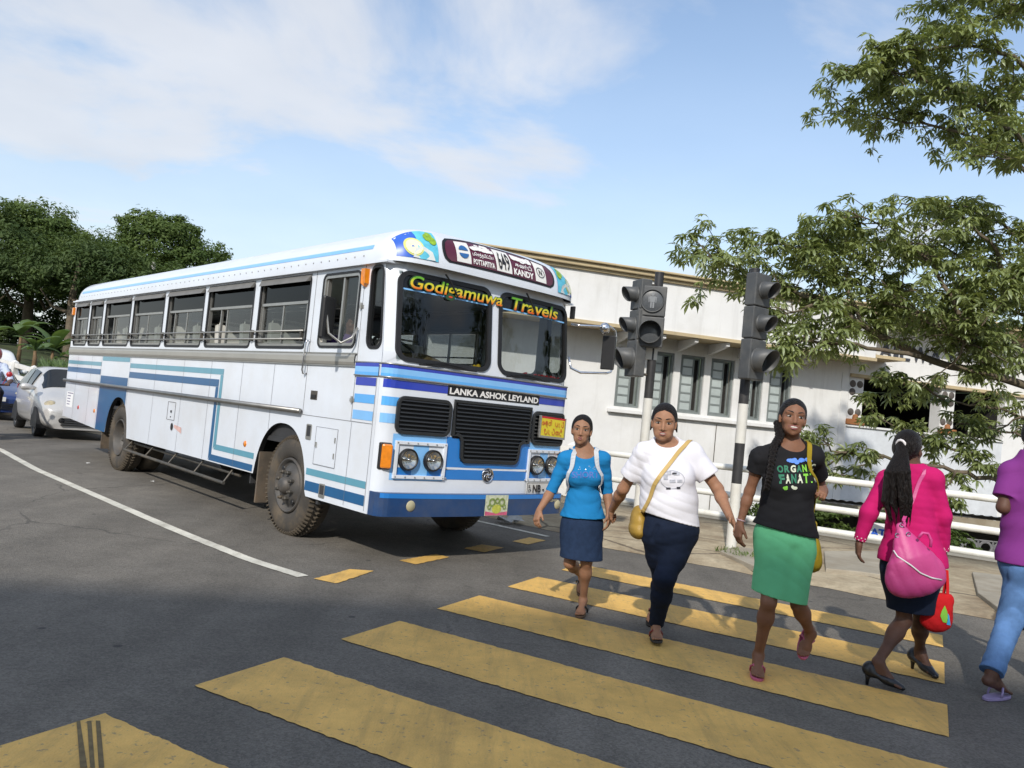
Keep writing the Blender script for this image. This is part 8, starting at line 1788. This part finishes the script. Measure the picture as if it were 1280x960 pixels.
pts = [cast_ray(bag, X(x, y, Y-.24)+A3(0, -.4, 0), A3(0, 1, 0), .006) for x, y in ((1107, 686), (1118, 694), (1130, 703), (1142, 713), (1156, 719), (1170, 722))]
mb = MB(); mb.tube([tuple(q) for q in pts], .005, 6); mb.build('piping', mat('white_piping', (.72, .68, .68), .5), hb, smooth=True)
pts, nn = draped(top, [X(1160, 592, Y+.06), X(1157, 586, Y-.02), X(1153, 596, Y-.12), X(1145, 620, Y-.18), X(1134, 645, Y-.2), X(1128, 658, Y-.24)], .009, 26); band('strap', pts, .020, .005, nn, M_PBAG, hb)
mb = MB()
for x, y in ((1127, 656), (1133, 667), (1119, 668)):
    c = cast_ray(bag, X(x, y, Y-.24)+A3(0, -.4, 0), A3(0, 1, 0), .006); mb.tube([tuple(c+A3(.012*math.cos(a), -.004, .012*math.sin(a))) for a in np.linspace(0, 6.283, 11)[:-1]], .003, 5, closed=True)
mb.build('ring', B_CHROME, hb)
mb = MB(); P = [X(x, y, Y-.30) for x, y in ((1148, 672), (1153, 666), (1160, 667), (1164, 675), (1163, 684))]; mb.tube([tuple(q) for q in P], .009, 7); mb.build('grab_loop', M_PBAG, hb, smooth=True)
rbq = empty('tote_bag', tuple(p.root), 0, 'small red cloth bag with green and blue motif held in her hand', 'bag'); M_RED = cloth('red_canvas', (.50, .012, .015), .08, .2)
rc = X(1172, 762, Y+.02); hand_c = X(1182, 712, Y+.03)
bag = [Cone(rc+UPZ*.07-A3(.04, 0, 0), rc+UPZ*.07+A3(.05, 0, 0), .045, .045, .02, (A3(0, 1, 0), .7)), Ell(rc-UPZ*.03, (.095, .055, .105), None, .04), Ell(rc-UPZ*.08+A3(-.01, 0, 0), (.085, .055, .05), None, .04)]
V, F = mesh_field(bag, .0055, wr=.004, seed=19, wdir=(0, 0, 1), wf=.7, cut=[(rc+UPZ*.105, UPZ)]); bo_ = obj('bag', np_mesh('bag', V, F, M_RED), rbq); bag = bvh(bo_)
for dy in (-.02, .03):
    mb = MB(); a, b = rc+UPZ*.09+A3(-.05, dy, 0), rc+UPZ*.09+A3(.045, dy, 0); t_ = hand_c+UPZ*-.005
    P = [a, a*.5+t_*.5+A3(-.006, 0, 0), t_+A3(-.008, 0, 0), t_+A3(.008, 0, 0), b*.5+t_*.5+A3(.006, 0, 0), b]; pt2 = [np.array(q) for q in P]; band('handle', pt2, .018, .004, [A3(0, -1, 0)]*6, M_RED, rbq)
for cc, pts_ in ((mat('motif_green', (.20, .48, .04), .7), [(-.02, .02), (.0, .055), (.015, .02), (.02, -.02), (.01, -.05), (-.015, -.045), (-.03, -.01)]), (mat('motif_blue', (.03, .36, .62), .7), [(.018, .01), (.03, -.005), (.04, -.045), (.045, -.065), (.012, -.06), (.02, -.03)])):
    mb = MB(); mb.add([tuple(cast_ray(bag, rc+A3(u+.015, -.4, v-.015), A3(0, 1, 0), .006)) for u, v in pts_], [tuple(range(len(pts_)))]); mb.build('motif', cc, rbq)

# ---- 5: man in purple T-shirt and jeans at the kerb side
p = P_('man in purple T-shirt and rolled blue jeans walking away', (*gr(1262, 862)[:2], 0), (.62, .78), SK4, 1.04); Y = 5.15; X = p.px
p.torso(X(1291, 700, Y), X(1290, 662, Y), X(1290, 625, Y), X(1292, 574, Y), X(1264, 590, Y+.05), X(1322, 588, Y-.07), bust=0, hip=.150, waist=.135, rib=.150)
el1, wr1 = X(1254, 634, Y+.02), X(1276, 652, Y+.22); p.arm(p.sl, el1, wr1, X(1290, 652, Y+.32), A3(.3, -.6, .5), A3(0, 0, 1), 1.05, curl=.6)
el2, wr2 = X(1330, 635, Y-.1), X(1334, 680, Y+.05); p.arm(p.sr, el2, wr2, X(1340, 705, Y+.1), A3(-.9, .2, .1), A3(.2, .9, 0), 1.05)
toe = p.w(g3(1259, 867, .02)); fdp = nrm(A3(.85, .5, 0)); fd0 = nrm(A3(.85, .35, -.28)); heel = toe-fd0*.24; up0 = nrm(UPZ-fd0*fd0[2]); p.toe_sign = -1
fa = p.leg(X(1280, 712, Y), X(1264, 772, Y+.02), heel+fd0*.05+up0*.085, heel, toe, 1.0, up=up0)
toe2 = p.w(g3(1352, 872, .02)); fd1 = nrm(A3(.75, .66, 0)); heel2 = toe2-fd1*.25; p.toe_sign = 1
fb = p.leg(X(1306, 712, Y), X(1318, 780, Y+.2), heel2+fd1*.05+UPZ*.09, heel2, toe2, 1.0)
p.head(X(1296, 545, Y+.02), (.62, .78, 0), (0, 0, 1), 1.02, 'closed', 1.0, male=True)
p.body(.0055); p.hair([], line=.01, h=.006)
c1 = p.sl+(el1-p.sl)*.72; c2 = p.sr+(el2-p.sr)*.72
top = infl(p.T, .016)+infl(p.T[2:3], .026)+infl(p.T[7:], .024)+[Cone(p.wai, p.pel-UPZ*.0, .160, .182, .06, (p.tf, .8)), Slv(p.sl, c1, .064, .076, .03), Slv(p.sr, c2, .064, .076, .03)]
sb = [Cone(p.nec+UPZ*.02, p.nec+UPZ*.12, .066, .07, .01)]
V, F = mesh_field(top, .006, wr=.0045, seed=51, wdir=(.3, .3, 1), wf=.6, subs=sb, cut=[(X(1290, 706, Y), -UPZ)]); obj('purple_t_shirt', np_mesh('purple_t_shirt', V, F, cloth('purple_cotton', (.20, .035, .21), .06)), p.o)
J2 = []
for hip, kn, an in ((X(1280, 712, Y), X(1264, 772, Y+.02), heel+fd0*.05+up0*.10), (X(1306, 712, Y), X(1318, 780, Y+.2), heel2+fd1*.05+UPZ*.13)):
    J2 += [Cone(hip, kn, .100, .074, .05), Slv(kn, an, .074, .064, .03), Slv(an-nrm(an-kn)*.035, an+nrm(an-kn)*.012, .069, .070, .008)]
J2 += infl(p.T[2:3], .014)+infl(p.T[7:], .012)+[Cone(p.wai, p.pel, .15, .17, .06, (p.tf, .82))]
V, F = mesh_field(J2, .006, wr=.006, seed=6, wdir=(.2, .2, 1), wf=.7, cut=[(p.wai, UPZ)]); obj('blue_jeans', np_mesh('blue_jeans', V, F, cloth('washed_denim', (.10, .20, .40), .3, .12, 260, scale=9)), p.o)
M_LIL = mat('lilac_rubber', (.30, .24, .42), .6, var=.1); flipflop(p, fdp, UPZ, np.cross(fdp, UPZ), toe-fdp*.25, toe, M_LIL, M_LIL, .048); flipflop(p, *fb, heel2, toe2, M_LIL, M_LIL, .048)

# ---- seated and background figures (small in the picture)
def sitter(label, base, fwd, skin, shirt, trouser, seat_z, hands, helmet=None, sc=1.0, stand=False, grip=False):
    p = P_(label, base, fwd, skin, sc); f, r = p.f, p.r; z = seat_z
    pel = A3(0, 0, z+.10); che = pel+UPZ*.36+f*.03; nec = pel+UPZ*.53+f*.02; sl, sr = nec-UPZ*.05+r*.17, nec-UPZ*.05-r*.17
    p.torso(pel, pel+UPZ*.18, che, nec, sl, sr, bust=0, hip=.155, waist=.135, rib=.15)
    for sh, hd, e in ((sl, hands[0], 1), (sr, hands[1], -1)):
        w_ = (r*hd[0]+f*hd[1]+UPZ*hd[2]); el = (sh+w_)*.5+r*e*.10-UPZ*.10-f*.03; p.arm(sh, el, w_, w_+f*.1, -UPZ if not stand else r*-e, r*-e, 1.0, grip=grip)
    for e in (1, -1):
        hip = pel+r*e*.09-UPZ*.03
        if stand: kn = A3(0, 0, .48)+r*e*.10+f*.03; an = A3(0, 0, .09)+r*e*.10
        else: kn = hip+f*.42+r*e*.08; an = kn-UPZ*min(.40, kn[2]-.12)+f*.02
        heel = an-f*.05-UPZ*.085; p.toe_sign = e; p.leg(hip, kn, an, heel, heel+f*.24, 1.0)
        an2 = an+UPZ*.02; p.J = getattr(p, 'J', [])+[Cone(hip, kn, .098, .072, .05), Cone(kn, an2, .070, .055, .03)]
    p.head(nec+UPZ*.165+f*.03, (f[0], f[1], -.03), (0, 0, 1), 1.0, 'closed', male=True); p.body(.0075); p.hair([], h=.008)
    top = infl(p.T, .016)+[Cone(sh, sh+(p_[1]-sh)*.9, .064, .055, .03) for sh, p_ in ((sl, (0, (sl+(r*hands[0][0]+f*hands[0][1]+UPZ*hands[0][2]))*.5+r*.10-UPZ*.10-f*.03)), (sr, (0, (sr+(r*hands[1][0]+f*hands[1][1]+UPZ*hands[1][2]))*.5-r*.10-UPZ*.10-f*.03)))]
    p.part('shirt', top, shirt, .008, cut=[(pel-UPZ*.05, -UPZ)], subs=[Cone(nec+UPZ*.02, nec+UPZ*.12, .064, .07, .01)], wr=.008, seed=2)
    p.part('trousers', p.J+infl(p.T[2:3], .012), trouser, .009)
    if helmet:
        L_ = p.L; hq = empty('helmet', tuple(p.root), 0, helmet[1], 'helmet'); V, F = mesh_field([Ell(L_(0, -.012, .045), (.118, .135, .118), p.hax, .02), Ell(L_(0, -.02, -.02), (.112, .125, .085), p.hax, .03)], .007, subs=[Ell(L_(0, .13, -.02), (.085, .09, .062), p.hax, .01), Ell(L_(0, .0, -.12), (.09, .10, .08), p.hax, .01)]); obj('shell', np_mesh('shell', V, F, helmet[0]), hq)
        mb = MB(); mb.grid(lambda a, z_: tuple(L_(.112*math.sin(a), -.01+.135*math.cos(a), -.045+.095*z_)), list(np.linspace(-1.0, 1.0, 9)), [0, .5, 1]); mb.build('visor', glass('visor_tint', (.25, .25, .27)), hq, smooth=True)
    return p
M_DARKT = cloth('dark_trousers', (.02, .022, .028))
bs = to_bus(.12, .46); sitter('bus driver in purple shirt seated behind the wheel', (bs.x, bs.y, 1.0), (math.sin(HB)*1.0, -math.cos(HB)), SK4, cloth('violet_shirt', (.10, .06, .20)), M_DARKT, .44, ((.20, .42, .72), (-.20, .42, .72)), grip=True)
rs = Matrix.Rotation(HB+R(-14), 4, 'Z') @ Vector((0, .98, 0)) + sc0.location
sitter('scooter rider in pale blue shirt and red helmet beside the hatchback', (rs.x, rs.y, 0), (math.sin(HB-R(14)), -math.cos(HB-R(14))), SK4, cloth('pale_blue_shirt', (.50, .56, .70)), M_DARKT, .82, ((.30, .66, 1.08), (-.30, .66, 1.08)), (M_SCR, 'glossy red helmet on the scooter rider'), grip=True)
hp = B0+BD*11.2+BN*-1.0; sitter('man in white shirt standing inside the dark open hall', (hp.x, hp.y, 1.05), (-.97, -.2), SK4, cloth('white_shirt', (.72, .72, .74)), M_DARKT, .80, ((.12, .30, 1.30), (-.2, .1, .75)), stand=True)
